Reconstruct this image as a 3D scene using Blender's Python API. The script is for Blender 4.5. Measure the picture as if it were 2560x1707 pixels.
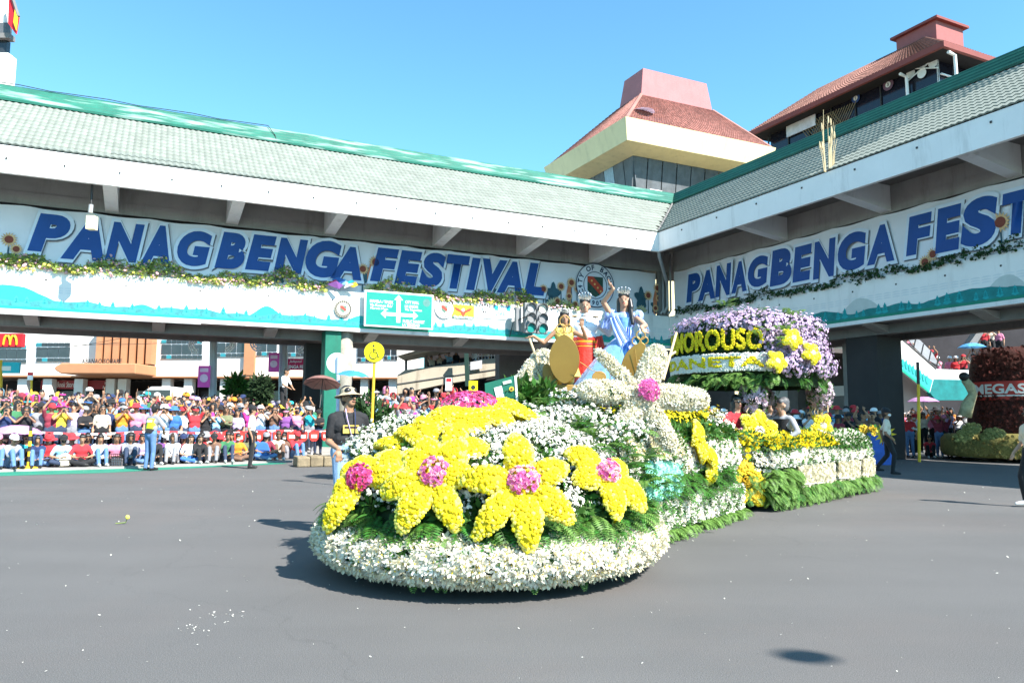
import bpy, bmesh, math, random
import numpy as np
from mathutils import Vector, Matrix
R = math.radians
random.seed(7); rng = np.random.default_rng(7)
scene = bpy.context.scene
for _o in list(bpy.data.objects): bpy.data.objects.remove(_o)
# ------------------------------------------------------------------ camera
W, H = 2560.0, 1707.0
F = 1903.0; PITCH = R(5.80); ROLL = R(0.27); CAMH = 1.38
cam_d = bpy.data.cameras.new('camera'); cam = bpy.data.objects.new('camera', cam_d)
scene.collection.objects.link(cam); scene.camera = cam
cam_d.sensor_width = 36.0; cam_d.lens = 36.0*F/W; cam_d.clip_start = .05; cam_d.clip_end = 3000
CM = Matrix.Translation((0,0,CAMH)) @ Matrix.Rotation(R(90)+PITCH,4,'X') @ Matrix.Rotation(ROLL,4,'Z')
cam.matrix_world = CM
# ------------------------------------------------------------------ sky, sun, exposure
SUN = Vector((.772,-.683,1.0)).normalized()
SEL = math.asin(SUN.z); SAZ = math.atan2(SUN.x, SUN.y)
wd = bpy.data.worlds.new('World'); scene.world = wd; wd.use_nodes = True
nt = wd.node_tree; nt.nodes.clear()
sky = nt.nodes.new('ShaderNodeTexSky'); sky.sky_type = 'NISHITA'; sky.sun_disc = False
sky.sun_elevation = SEL; sky.sun_rotation = SAZ; sky.altitude = 1400; sky.air_density = 1.0; sky.dust_density = .35; sky.ozone_density = 1.0
tint = nt.nodes.new('ShaderNodeMix'); tint.data_type = 'RGBA'; tint.blend_type = 'MULTIPLY'; tint.inputs[0].default_value = 1
tint.inputs[7].default_value = (.70,1.18,1.18,1)
bg = nt.nodes.new('ShaderNodeBackground'); bg.inputs[1].default_value = .108
out = nt.nodes.new('ShaderNodeOutputWorld')
nt.links.new(sky.outputs[0], tint.inputs[6]); nt.links.new(tint.outputs[2], bg.inputs[0]); nt.links.new(bg.outputs[0], out.inputs[0])
sd = bpy.data.lights.new('sun','SUN'); sd.energy = 4.8; sd.angle = R(.5); sd.color = (1,.955,.89)
so = bpy.data.objects.new('sun', sd); scene.collection.objects.link(so)
so.rotation_euler = (-SUN).to_track_quat('-Z','Y').to_euler(); so.location = SUN*80
vs = scene.view_settings; vs.view_transform = 'Standard'; vs.look = 'None'; vs.gamma = 1; vs.use_curve_mapping = False
vs.exposure = 1.50
# ------------------------------------------------------------------ pixel -> place
def ray(px, py):
    d = Vector(((px-W/2)/F, -(py-H/2)/F, -1.0))
    return (CM.to_3x3() @ d)
CO = Vector((0,0,CAMH))
def P(px, py, y):
    d = ray(px,py); return CO + d*(y/d.y)
def G(px, py, h=0.0):
    d = ray(px,py); return CO + d*((h-CAMH)/d.z)
def PL(px, py, pt, n):
    d = ray(px,py); n = Vector(n); return CO + d*((Vector(pt)-CO).dot(n)/d.dot(n))
# ------------------------------------------------------------------ materials
MATS = {}
def M(name, rgb=None, rough=.8, var=.12, scale=4.0, bump=0.0, metal=0.0, island=0.0, spec=.3, bscale=None, emit=0, hue=0.0, trans=0.0, dirt=0.0, sheen=0):
    if name in MATS: return MATS[name]
    m = bpy.data.materials.new(name); m.use_nodes = True; nt = m.node_tree; b = nt.nodes['Principled BSDF']
    b.inputs['Roughness'].default_value = rough; b.inputs['Metallic'].default_value = metal
    b.inputs['Specular IOR Level'].default_value = spec
    if sheen: b.inputs['Sheen Weight'].default_value = sheen
    tc = nt.nodes.new('ShaderNodeTexCoord')
    src = None
    rgbn = nt.nodes.new('ShaderNodeRGB'); rgbn.outputs[0].default_value = (*rgb,1); src = rgbn.outputs[0]
    def hsv(src, val_socket, lo, hi, what='Value'):
        mr = nt.nodes.new('ShaderNodeMapRange'); mr.inputs[3].default_value = lo; mr.inputs[4].default_value = hi
        nt.links.new(val_socket, mr.inputs[0])
        h = nt.nodes.new('ShaderNodeHueSaturation'); nt.links.new(src, h.inputs['Color']); nt.links.new(mr.outputs[0], h.inputs[what]); return h.outputs[0]
    if var:
        n = nt.nodes.new('ShaderNodeTexNoise'); n.inputs['Scale'].default_value = scale; n.inputs['Detail'].default_value = 5; n.inputs['Roughness'].default_value = .65
        nt.links.new(tc.outputs['Object'], n.inputs['Vector'])
        src = hsv(src, n.outputs[0], 1-2*var, 1+2*var)
    if island or hue:
        g = nt.nodes.new('ShaderNodeNewGeometry')
        if island: src = hsv(src, g.outputs['Random Per Island'], 1-island, 1+island)
        if hue: src = hsv(src, g.outputs['Random Per Island'], .5-hue, .5+hue, 'Hue')
    if dirt:
        w = nt.nodes.new('ShaderNodeTexNoise'); w.inputs['Scale'].default_value = 1.0; w.inputs['Detail'].default_value = 8; w.inputs['Roughness'].default_value = .75
        mp = nt.nodes.new('ShaderNodeMapping'); mp.inputs['Scale'].default_value = (1.6,1.6,.28)
        nt.links.new(tc.outputs['Object'], mp.inputs[0]); nt.links.new(mp.outputs[0], w.inputs['Vector'])
        cr = nt.nodes.new('ShaderNodeMapRange'); cr.inputs[1].default_value = .52; cr.inputs[2].default_value = .75; cr.inputs[3].default_value = 0; cr.inputs[4].default_value = dirt
        nt.links.new(w.outputs[0], cr.inputs[0])
        mx = nt.nodes.new('ShaderNodeMix'); mx.data_type='RGBA'; nt.links.new(cr.outputs[0], mx.inputs[0]); nt.links.new(src, mx.inputs[6]); mx.inputs[7].default_value = (rgb[0]*.25+.03, rgb[1]*.24+.025, rgb[2]*.22+.02,1); src = mx.outputs[2]
    nt.links.new(src, b.inputs['Base Color'])
    if bump:
        n2 = nt.nodes.new('ShaderNodeTexNoise'); n2.inputs['Scale'].default_value = bscale or scale*8; n2.inputs['Detail'].default_value = 4
        nt.links.new(tc.outputs['Object'], n2.inputs['Vector'])
        bp = nt.nodes.new('ShaderNodeBump'); bp.inputs['Strength'].default_value = bump; bp.inputs['Distance'].default_value = .02
        nt.links.new(n2.outputs[0], bp.inputs['Height']); nt.links.new(bp.outputs[0], b.inputs['Normal'])
    if trans:
        tl = nt.nodes.new('ShaderNodeBsdfTranslucent'); nt.links.new(src, tl.inputs[0])
        ms = nt.nodes.new('ShaderNodeMixShader'); ms.inputs[0].default_value = trans
        o = [n for n in nt.nodes if n.type=='OUTPUT_MATERIAL'][0]
        nt.links.new(b.outputs[0], ms.inputs[1]); nt.links.new(tl.outputs[0], ms.inputs[2]); nt.links.new(ms.outputs[0], o.inputs[0])
    if emit:
        nt.links.new(src, b.inputs['Emission Color']); b.inputs['Emission Strength'].default_value = emit
    MATS[name] = m; return m
# ------------------------------------------------------------------ objects
col = scene.collection
def setp(o, label=None, cat=None, group=None, kind=None):
    if label: o['label'] = label
    if cat: o['category'] = cat
    if group: o['group'] = group
    if kind: o['kind'] = kind
    return o
def thing(name, label, cat, loc=(0,0,0), rz=0, group=None, parent=None):
    o = bpy.data.objects.new(name, None); col.objects.link(o); o.location = loc; o.rotation_euler = (0,0,rz); o.empty_display_size = .2
    return setp(o, label, cat, group)
class MB:
    """collects geometry and links it as one mesh object"""
    def __init__(s): s.V = []; s.Fc = []; s.mi = []; s.n = 0
    def add(s, verts, faces, mi=0):
        o = s.n; s.V.extend([tuple(v) for v in verts]); s.n += len(verts)
        for f in faces: s.Fc.append(tuple(i+o for i in f)); s.mi.append(mi)
        return s
    def box(s, lo, hi, mi=0, mat=None):
        x0,y0,z0 = lo; x1,y1,z1 = hi
        v = [(x0,y0,z0),(x1,y0,z0),(x1,y1,z0),(x0,y1,z0),(x0,y0,z1),(x1,y0,z1),(x1,y1,z1),(x0,y1,z1)]
        if mat is not None: v = [tuple(mat @ Vector(q)) for q in v]
        return s.add(v, [(0,3,2,1),(4,5,6,7),(0,1,5,4),(1,2,6,5),(2,3,7,6),(3,0,4,7)], mi)
    def prism(s, poly, vec, mi=0):
        """poly: list of 3d points; vec: extrusion"""
        n = len(poly); vec = Vector(vec); a = [Vector(p) for p in poly]; b = [p+vec for p in a]
        return s.add(a+b, [tuple(range(n))[::-1], tuple(range(n,2*n))] + [(i,(i+1)%n,n+(i+1)%n,n+i) for i in range(n)], mi)
    def tube(s, pts, rad, seg=8, mi=0, cap=True):
        pts = [Vector(p) for p in pts]; n = len(pts); rad = rad if hasattr(rad,'__len__') else [rad]*n
        rings = []; ref = None
        for i,p in enumerate(pts):
            t = (pts[min(i+1,n-1)]-pts[max(i-1,0)]).normalized()
            if ref is None: ref = Vector((0,0,1)) if abs(t.z)<.9 else Vector((1,0,0))
            a = t.cross(ref).normalized(); b = t.cross(a).normalized(); ref = -b if False else ref
            rings.append([p+(a*math.cos(2*math.pi*k/seg)+b*math.sin(2*math.pi*k/seg))*rad[i] for k in range(seg)])
        v = [q for r in rings for q in r]; f = []
        for i in range(n-1):
            for k in range(seg): f.append((i*seg+k, i*seg+(k+1)%seg, (i+1)*seg+(k+1)%seg, (i+1)*seg+k))
        if cap: f.append(tuple(range(seg))[::-1]); f.append(tuple((n-1)*seg+k for k in range(seg)))
        return s.add(v,f,mi)
    def lathe(s, prof, seg=24, c=(0,0,0), mi=0, mat=None, a0=0, a1=2*math.pi, sx=1, sy=1):
        full = abs(a1-a0-2*math.pi)<1e-6; ns = seg if full else seg+1; v=[]; f=[]
        for r,z in prof:
            for k in range(ns):
                a = a0+(a1-a0)*k/seg; p = Vector((r*math.cos(a)*sx, r*math.sin(a)*sy, z))
                if mat is not None: p = mat @ p
                v.append(p+Vector(c))
        for i in range(len(prof)-1):
            for k in range(seg):
                k2 = (k+1)%ns; f.append((i*ns+k,i*ns+k2,(i+1)*ns+k2,(i+1)*ns+k))
        return s.add(v,f,mi)
    def disc(s, c, r, n=20, mat=None, mi=0, sx=1, sz=1, h=0.0):
        """flat disc in the xz plane, facing -y, optional thickness h to +y"""
        pts = [Vector((r*sx*math.cos(2*math.pi*k/n),0,r*sz*math.sin(2*math.pi*k/n)))+Vector(c) for k in range(n)]
        if mat is not None: pts = [mat @ p for p in pts]
        if h:
            hv = Vector((0,h,0)); hv = (mat.to_3x3() @ hv) if mat is not None else hv
            return s.prism(pts, hv, mi)
        return s.add(pts,[tuple(range(n))],mi)
    def ellipsoid(s, c, r, nu=12, nv=8, mi=0, mat=None):
        v=[];f=[]
        for i in range(nv+1):
            th = math.pi*i/nv
            for k in range(nu):
                ph = 2*math.pi*k/nu
                q = Vector((r[0]*math.sin(th)*math.cos(ph), r[1]*math.sin(th)*math.sin(ph), r[2]*math.cos(th)))
                if mat is not None: q = mat @ q
                v.append(q+Vector(c))
        for i in range(nv):
            for k in range(nu): f.append((i*nu+k,(i+1)*nu+k,(i+1)*nu+(k+1)%nu,i*nu+(k+1)%nu))
        return s.add(v,f,mi)
    def build(s, name, mats, parent=None, smooth=False, world=True, bevel=0):
        me = bpy.data.meshes.new(name)
        me.from_pydata([tuple(v) for v in s.V], [], s.Fc)
        return finish(me, name, mats, s.mi, parent, smooth, world, bevel)
def finish(me, name, mats, mi, parent, smooth=False, world=True, bevel=0):
    if not isinstance(mats,(list,tuple)): mats = [mats]
    for m in mats: me.materials.append(m)
    if mi is not None and len(mats)>1: me.polygons.foreach_set('material_index', np.array(mi,dtype=np.int32))
    if smooth: me.polygons.foreach_set('use_smooth', np.ones(len(me.polygons),dtype=bool))
    me.update()
    o = bpy.data.objects.new(name, me); col.objects.link(o)
    attach(o, parent, world)
    if bevel:
        bv = o.modifiers.new('bevel','BEVEL'); bv.width = bevel; bv.segments = 2; bv.limit_method = 'ANGLE'
    return o
def attach(o, parent, world=True):
    if parent is not None:
        o.parent = parent
        if world:   # geometry was made in world coordinates
            p = parent; m = Matrix.Identity(4)
            while p is not None:
                m = (p.matrix_parent_inverse @ p.matrix_basis) @ m if p.parent else p.matrix_basis @ m
                p = p.parent
            o.matrix_parent_inverse = m.inverted()
def npmesh(name, V, Q, mats, mi=None, parent=None, smooth=False, world=True, kind=None):
    """big mesh from numpy arrays: V (n,3), Q (m,k) all faces with k corners"""
    me = bpy.data.meshes.new(name); k = Q.shape[1]
    me.vertices.add(len(V)); me.vertices.foreach_set('co', V.astype(np.float32).ravel())
    me.loops.add(Q.size); me.loops.foreach_set('vertex_index', Q.astype(np.int32).ravel())
    me.polygons.add(len(Q)); me.polygons.foreach_set('loop_start', np.arange(0,Q.size,k,dtype=np.int32)); me.polygons.foreach_set('loop_total', np.full(len(Q),k,dtype=np.int32))
    me.update(calc_edges=True); me.validate()
    o = finish(me, name, mats, mi, parent, smooth, world)
    if kind: o['kind'] = kind
    return o
def copy_tree(o, parent=None):
    c = o.copy(); col.objects.link(c); c.parent = parent
    if parent is not None: c.matrix_parent_inverse = o.matrix_parent_inverse.copy()
    for ch in list(o.children): copy_tree(ch, c)
    return c
def eval_mesh(o):
    dg = bpy.context.evaluated_depsgraph_get(); dg.update()
    return bpy.data.meshes.new_from_object(o.evaluated_get(dg))
def text_mesh(body, size=1.0, bold=0.0, shear=0.0, spacing=1.0, extrude=0.0, res=3):
    cu = bpy.data.curves.new('t','FONT'); cu.body = body; cu.size = size; cu.offset = bold; cu.shear = shear; cu.space_character = spacing
    cu.align_x = 'CENTER'; cu.resolution_u = res; cu.extrude = extrude; cu.fill_mode = 'FRONT' if not extrude else 'BOTH'
    o = bpy.data.objects.new('t', cu); col.objects.link(o)
    me = eval_mesh(o); bpy.data.objects.remove(o); bpy.data.curves.remove(cu)
    v = np.empty(len(me.vertices)*3); me.vertices.foreach_get('co', v)
    return me, v.reshape(-1,3)
def text(body, mat, mtx, parent, size=1.0, bold=0.0, shear=0.0, spacing=1.0, width=None, height=None, extrude=0.0, name='lettering', res=3, fn=None, world=True):
    """flat lettering: local x right, z up, facing -y; mtx places it. width/height fit the box, centred"""
    me, v = text_mesh(body, size, bold, shear, spacing, extrude, res)
    if len(v)==0: return None
    lo = v.min(0); hi = v.max(0); c = (lo+hi)/2; v[:, :2] -= c[:2]
    if height: v[:,1] *= height/(hi[1]-lo[1]); 
    if width: v[:,0] *= width/(hi[0]-lo[0])
    elif height: v[:,0] *= height/(hi[1]-lo[1])
    w = np.stack([v[:,0], -v[:,2], v[:,1]],1)
    if fn is not None: w = fn(w)
    mm = np.array(mtx); w = w @ mm[:3,:3].T + mm[:3,3]
    me.vertices.foreach_set('co', w.astype(np.float32).ravel()); me.update()
    me.materials.clear()
    return finish(me, name, mat, None, parent, False, world)
def frame(pt, right, up=(0,0,1)):
    """matrix with x=right, z=up, y=into the wall"""
    r = Vector(right).normalized(); u = Vector(up); u = (u - r*u.dot(r)).normalized(); y = u.cross(r)
    m = Matrix.Identity(4)
    for i in range(3): m[i][0]=r[i]; m[i][1]=y[i]; m[i][2]=u[i]; m[i][3]=pt[i]
    return m
def plane_local(px, py, mtx):
    """pixel -> (x,z) in a frame() plane"""
    q = mtx.inverted() @ PL(px,py, mtx.translation, mtx.to_3x3() @ Vector((0,1,0))); return q.x, q.z
# ------------------------------------------------------------------ small plant pieces, scattered into joined meshes
def tmpl_flower(npet=6, r=1.0, cup=.35, wid=.55, centre=.28, layers=1):
    V=[];Q=[];m=[]
    for L in range(layers):
        rr = r*(1-.35*L); cc = cup+.45*L
        for k in range(npet):
            a = 2*math.pi*(k+.5*L)/npet; ca,sa = math.cos(a),math.sin(a); w = wid*rr*.5; o=len(V)
            def pt(t,s,z): return (ca*t-sa*s, sa*t+ca*s, z)
            V += [pt(.1*rr,-.3*w,.05+.1*L),pt(.62*rr,-w,cc*.45*rr+.1*L),pt(rr,0,cc*rr*.8+.1*L),pt(.62*rr,w,cc*.45*rr+.1*L)]
            Q.append((o,o+1,o+2,o+3)); m.append(0)
    if centre:
        o=len(V); c=centre*r; z0=.12*r
        V += [(c,0,z0),(0,c,z0),(-c,0,z0),(0,-c,z0),(0,0,z0+c*.9)]
        Q += [(o,o+1,o+4,o+4),(o+1,o+2,o+4,o+4),(o+2,o+3,o+4,o+4),(o+3,o,o+4,o+4)]; m += [1]*4
    return np.array(V),Q,m
def tmpl_puff(n=7, r=1.0):
    """small pompon: dome with a ragged rim"""
    V=[];Q=[];m=[]
    rings=[(1.0,.0),(.78,.5),(.38,.82)]
    for i,(rr,z) in enumerate(rings):
        for k in range(n):
            a=2*math.pi*(k+.5*(i%2))/n; q=r*rr*(1+.12*((k*7+i*3)%3-1)); V.append((q*math.cos(a),q*math.sin(a),z*r*.8))
    V.append((0,0,.85*r*.8)); t=len(V)-1
    for i in range(2):
        for k in range(n): Q.append((i*n+k,i*n+(k+1)%n,(i+1)*n+(k+1)%n,(i+1)*n+k)); m.append(0)
    for k in range(n): Q.append((2*n+k,2*n+(k+1)%n,t,t)); m.append(0)
    return np.array(V),Q,m
def tmpl_leaf(l=1.0, w=.4, bend=.3):
    V=[(0,0,0),(l*.5,-w/2,bend*.35*l),(l,0,bend*l*.6),(l*.5,w/2,bend*.35*l),(l*.5,0,bend*.2*l)]
    return np.array(V),[(0,1,2,4),(0,4,2,3)],[0,0]
def tmpl_clump(nl=7, l=1.0, w=.42, seed=1, up=.5):
    r=np.random.default_rng(seed); V=[];Q=[];m=[]
    for i in range(nl):
        a=r.uniform(0,2*math.pi); e=r.uniform(-.1,1.2)*up; L=l*r.uniform(.6,1.1); d=np.array([math.cos(a)*math.cos(e),math.sin(a)*math.cos(e),math.sin(e)])
        sd=np.array([-math.sin(a),math.cos(a),0]); b=d*.15*L; o=len(V)
        V += [tuple(b),tuple(b+d*L*.5-sd*w*L*.5+[0,0,.06*L]),tuple(b+d*L),tuple(b+d*L*.5+sd*w*L*.5+[0,0,.06*L])]; Q.append((o,o+1,o+2,o+3)); m.append(0)
    return np.array(V),Q,m
def tmpl_fern(n=12, l=1.0, w=.3, droop=.45):
    V=[];Q=[];m=[]
    def sp(t): return np.array([t*l*(1-.12*t), 0, l*(.42*t-droop*1.5*t*t)])
    for i in range(1,n+1):
        t=i/n*.97; p=sp(t); tn=sp(min(t+.03,1))-sp(t-.03); tn/=np.linalg.norm(tn)
        L=w*l*(math.sin(math.pi*min(1,(t*.86+.1)))**.7); hw=.42*l/n
        for s in (-1,1):
            tip=p+np.array([.12*L,s*L,-.22*L]); o=len(V); mid=p+np.array([.05*L,s*L*.55,-.02*L])
            V += [tuple(p-tn*hw*.6),tuple(mid-tn*hw),tuple(tip),tuple(mid+tn*hw)]; Q.append((o,o+1,o+2,o+3)); m.append(0)
    o=len(V); ts=np.linspace(0,1,5)
    for t in ts: p=sp(t); V += [tuple(p+[0,-.008*l,0]),tuple(p+[0,.008*l,.004])]
    for i in range(4): Q.append((o+2*i,o+2*i+2,o+2*i+3,o+2*i+1)); m.append(1)
    return np.array(V),Q,m
def tmpl_sprig(nf=7, l=1.0, fs=.16, seed=3, fm=1):
    """thin stems carrying tiny blossoms: mat0 stem/leaf, mat1 blossom"""
    r=np.random.default_rng(seed); V=[];Q=[];m=[]
    for i in range(nf):
        a=r.uniform(0,2*math.pi); e=r.uniform(.45,1.45); L=l*r.uniform(.55,1.05)
        d=np.array([math.cos(a)*math.cos(e),math.sin(a)*math.cos(e),math.sin(e)]); s=np.array([-math.sin(a),math.cos(a),0]); o=len(V)
        V += [tuple(-s*.03*l),tuple(s*.03*l),tuple(d*L+s*.012*l),tuple(d*L-s*.012*l)]; Q.append((o,o+1,o+2,o+3)); m.append(0)
        o=len(V); b=d*L*.5; V += [tuple(b),tuple(b+d*.2*l-s*.07*l),tuple(b+d*.33*l+s*.15*l),tuple(b+d*.12*l+s*.09*l)]; Q.append((o,o+1,o+2,o+3)); m.append(0)
        u=np.cross(d,s); f=fs*l*r.uniform(.7,1.3)
        for k in range(2):
            c=d*L*(1-.16*k)+s*r.uniform(-.08,.08)*l; o=len(V); ang=r.uniform(0,3)
            x=s*math.cos(ang)+u*math.sin(ang); y=-s*math.sin(ang)+u*math.cos(ang)
            V += [tuple(c-x*f+d*f*.4),tuple(c-y*f+d*f*.2),tuple(c+x*f+d*f*.4),tuple(c+y*f+d*f*.2)]; Q.append((o,o+1,o+2,o+3)); m.append(fm)
    return np.array(V),Q,m
def basis_from(Nn, spin=None, up_mix=None):
    Nn = Nn/np.linalg.norm(Nn,axis=1,keepdims=True); n=len(Nn)
    ref = np.tile(np.array([[0.,0,1]]),(n,1)); bad=np.abs(Nn[:,2])>.95; ref[bad]=[1,0,0]
    X=np.cross(ref,Nn); X/=np.linalg.norm(X,axis=1,keepdims=True); Y=np.cross(Nn,X)
    sp = rng.uniform(0,2*np.pi,n) if spin is None else spin
    c,s=np.cos(sp)[:,None],np.sin(sp)[:,None]
    return np.stack([X*c+Y*s, -X*s+Y*c, Nn],2)
def scatter(name, parts, mats, parent=None, kind='stuff', smooth=False):
    """parts: list of (template, points, normals, scale array, spin or None, material offset)"""
    VV=[];QQ=[];MM=[];off=0
    for tm,pts,nor,sc,spin,mo in parts:
        n=len(pts)
        if n==0: continue
        tv,tq,tmi=tm; B=basis_from(nor,spin); sc=np.broadcast_to(np.asarray(sc,float),(n,))
        v=np.einsum('nij,kj->nki',B,tv)*sc[:,None,None]+pts[:,None,:]
        q=np.array(tq)[None]+ (off+np.arange(n)*len(tv))[:,None,None]
        VV.append(v.reshape(-1,3)); QQ.append(q.reshape(-1,4)); MM.append(np.tile(np.array(tmi)+mo,n)); off+=n*len(tv)
    V=np.concatenate(VV);Q=np.concatenate(QQ);mi=np.concatenate(MM)
    # split degenerate quads (triangles written as quads)
    me=bpy.data.meshes.new(name); tri=Q[:,2]==Q[:,3]
    cnt=np.where(tri,3,4); loops=Q.ravel()[np.stack([np.ones_like(tri),np.ones_like(tri),np.ones_like(tri),~tri],1).ravel().astype(bool)]
    me.vertices.add(len(V)); me.vertices.foreach_set('co',V.astype(np.float32).ravel())
    me.loops.add(len(loops)); me.loops.foreach_set('vertex_index',loops.astype(np.int32))
    me.polygons.add(len(Q)); me.polygons.foreach_set('loop_start',(np.cumsum(cnt)-cnt).astype(np.int32)); me.polygons.foreach_set('loop_total',cnt.astype(np.int32))
    me.update(calc_edges=True)
    o=finish(me,name,mats,mi,parent,smooth,True)
    if kind: o['kind']=kind
    return o
def jit(nor, a):
    n = nor + rng.normal(0,a,nor.shape); return n/np.linalg.norm(n,axis=1,keepdims=True)
T_DAISY=tmpl_flower(6,1,.35,.62,.26); T_DAISY2=tmpl_flower(7,1,.3,.5,.3,2); T_LILY=tmpl_flower(5,1,.8,.6,.2); T_PUFF=tmpl_puff(5); T_MUM=tmpl_flower(8,1,.4,.5,.0,2)
T_CLUMP=tmpl_clump(); T_CLUMP2=tmpl_clump(9,1,.3,5,.9); T_FERN=tmpl_fern(); T_FERN2=tmpl_fern(10,1,.24,.2); T_SPRIG=tmpl_sprig(8,1,.12,3); T_SPRIG2=tmpl_sprig(8,1,.125,8)
# petal and leaf colours
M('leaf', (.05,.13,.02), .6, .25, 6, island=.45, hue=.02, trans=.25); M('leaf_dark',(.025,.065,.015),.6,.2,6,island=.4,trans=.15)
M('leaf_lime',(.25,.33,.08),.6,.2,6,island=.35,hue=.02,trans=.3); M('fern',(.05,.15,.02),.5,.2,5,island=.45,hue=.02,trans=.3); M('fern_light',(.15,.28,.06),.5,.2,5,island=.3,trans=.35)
M('petal_white',(.80,.77,.68),.7,.04,9,island=.10,trans=.2); M('petal_cream',(.68,.63,.47),.7,.06,9,island=.14,trans=.2)
M('petal_yellow',(.72,.56,.008),.65,.06,9,island=.24,hue=.012,trans=.15); M('petal_yellow_pale',(.80,.70,.13),.65,.06,9,island=.15,hue=.015,trans=.15); M('petal_gold',(.62,.40,.02),.65,.06,9,island=.2)
M('petal_pink',(.66,.13,.38),.65,.08,9,island=.4,hue=.02,trans=.15); M('petal_magenta',(.55,.04,.17),.65,.08,9,island=.4,hue=.02,trans=.1); M('petal_palepink',(.75,.42,.45),.65,.08,9,island=.3,hue=.02,trans=.15)
M('petal_purple',(.44,.32,.47),.7,.1,9,island=.35,hue=.03,trans=.15); M('petal_mauve',(.58,.44,.52),.7,.1,9,island=.3,trans=.1); M('petal_teal',(.28,.62,.50),.7,.1,9,island=.25,trans=.15)
M('pollen',(.70,.48,.04),.8,.1); M('moss',(.016,.035,.01),.9,.3,10,bump=.5)
# ------------------------------------------------------------------ ground
asph = M('asphalt',(.105,.102,.099),.85,.10,.35,bump=.35,bscale=160,dirt=.0)
nt=asph.node_tree; b=nt.nodes['Principled BSDF']; lk=b.inputs['Base Color'].links[0].from_socket
tc=nt.nodes.new('ShaderNodeTexCoord')
n1=nt.nodes.new('ShaderNodeTexNoise'); n1.inputs['Scale'].default_value=140; n1.inputs['Detail'].default_value=3; nt.links.new(tc.outputs['Object'],n1.inputs['Vector'])
mr=nt.nodes.new('ShaderNodeMapRange'); mr.inputs[1].default_value=.3; mr.inputs[2].default_value=.7; mr.inputs[3].default_value=.62; mr.inputs[4].default_value=1.42; nt.links.new(n1.outputs[0],mr.inputs[0])
mp=nt.nodes.new('ShaderNodeMapping'); mp.inputs['Rotation'].default_value=(0,0,.5); mp.inputs['Scale'].default_value=(.06,.8,1); nt.links.new(tc.outputs['Object'],mp.inputs[0])
n2=nt.nodes.new('ShaderNodeTexNoise'); n2.inputs['Scale'].default_value=1.2; n2.inputs['Detail'].default_value=6; nt.links.new(mp.outputs[0],n2.inputs['Vector'])
mr2=nt.nodes.new('ShaderNodeMapRange'); mr2.inputs[1].default_value=.3; mr2.inputs[2].default_value=.75; mr2.inputs[3].default_value=.93; mr2.inputs[4].default_value=1.08; nt.links.new(n2.outputs[0],mr2.inputs[0])
mu=nt.nodes.new('ShaderNodeMath'); mu.operation='MULTIPLY'; nt.links.new(mr.outputs[0],mu.inputs[0]); nt.links.new(mr2.outputs[0],mu.inputs[1])
hs=nt.nodes.new('ShaderNodeHueSaturation'); nt.links.new(lk,hs.inputs['Color']); nt.links.new(mu.outputs[0],hs.inputs['Value']); 
n3=nt.nodes.new('ShaderNodeTexNoise'); n3.inputs['Scale'].default_value=.22; n3.inputs['Detail'].default_value=6; n3.inputs['Roughness'].default_value=.6; nt.links.new(tc.outputs['Object'],n3.inputs['Vector'])
mr3=nt.nodes.new('ShaderNodeMapRange'); mr3.inputs[1].default_value=.5; mr3.inputs[2].default_value=.72; mr3.inputs[3].default_value=0; mr3.inputs[4].default_value=.55; nt.links.new(n3.outputs[0],mr3.inputs[0])
mx3=nt.nodes.new('ShaderNodeMix'); mx3.data_type='RGBA'; mx3.blend_type='MULTIPLY'; mx3.inputs[7].default_value=(1.18,1.02,.96,1); nt.links.new(mr3.outputs[0],mx3.inputs[0]); nt.links.new(hs.outputs[0],mx3.inputs[6])
vo=nt.nodes.new('ShaderNodeTexVoronoi'); vo.feature='DISTANCE_TO_EDGE'; vo.inputs['Scale'].default_value=.21; wn=nt.nodes.new('ShaderNodeTexNoise'); wn.inputs['Scale'].default_value=1.3; wn.inputs['Detail'].default_value=6; nt.links.new(tc.outputs['Object'],wn.inputs['Vector'])
va=nt.nodes.new('ShaderNodeVectorMath'); va.operation='MULTIPLY_ADD'; va.inputs[1].default_value=(.9,.9,.9); nt.links.new(wn.outputs['Color'],va.inputs[0]); nt.links.new(tc.outputs['Object'],va.inputs[2]); nt.links.new(va.outputs[0],vo.inputs['Vector'])
ck=nt.nodes.new('ShaderNodeMapRange'); ck.inputs[1].default_value=.0; ck.inputs[2].default_value=.0035; ck.inputs[3].default_value=.9; ck.inputs[4].default_value=1; nt.links.new(vo.outputs['Distance'],ck.inputs[0])
h4=nt.nodes.new('ShaderNodeHueSaturation'); nt.links.new(mx3.outputs[2],h4.inputs['Color']); nt.links.new(ck.outputs[0],h4.inputs['Value']); nt.links.new(h4.outputs[0],b.inputs['Base Color'])
g=MB(); N=40; xs=np.linspace(-1200,1200,N+1)
g.add([(-1500,-300,0),(1500,-300,0),(1500,2500,0),(-1500,2500,0)],[(0,1,2,3)])
setp(g.build('ground',asph),kind='structure')
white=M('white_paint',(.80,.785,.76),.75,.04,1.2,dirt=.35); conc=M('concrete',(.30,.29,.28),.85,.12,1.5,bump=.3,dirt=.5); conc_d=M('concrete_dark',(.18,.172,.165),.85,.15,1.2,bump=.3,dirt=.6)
white_old=M('white_render',(.72,.72,.71),.8,.05,1.0,dirt=.5,bump=.15)
green=M('green_paint',(.006,.20,.13),.6,.15,3); teal=M('teal_paint',(.01,.42,.38),.6,.15,2.5); dteal=M('dark_teal_paint',(.012,.20,.20),.7,.3,3)
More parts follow.
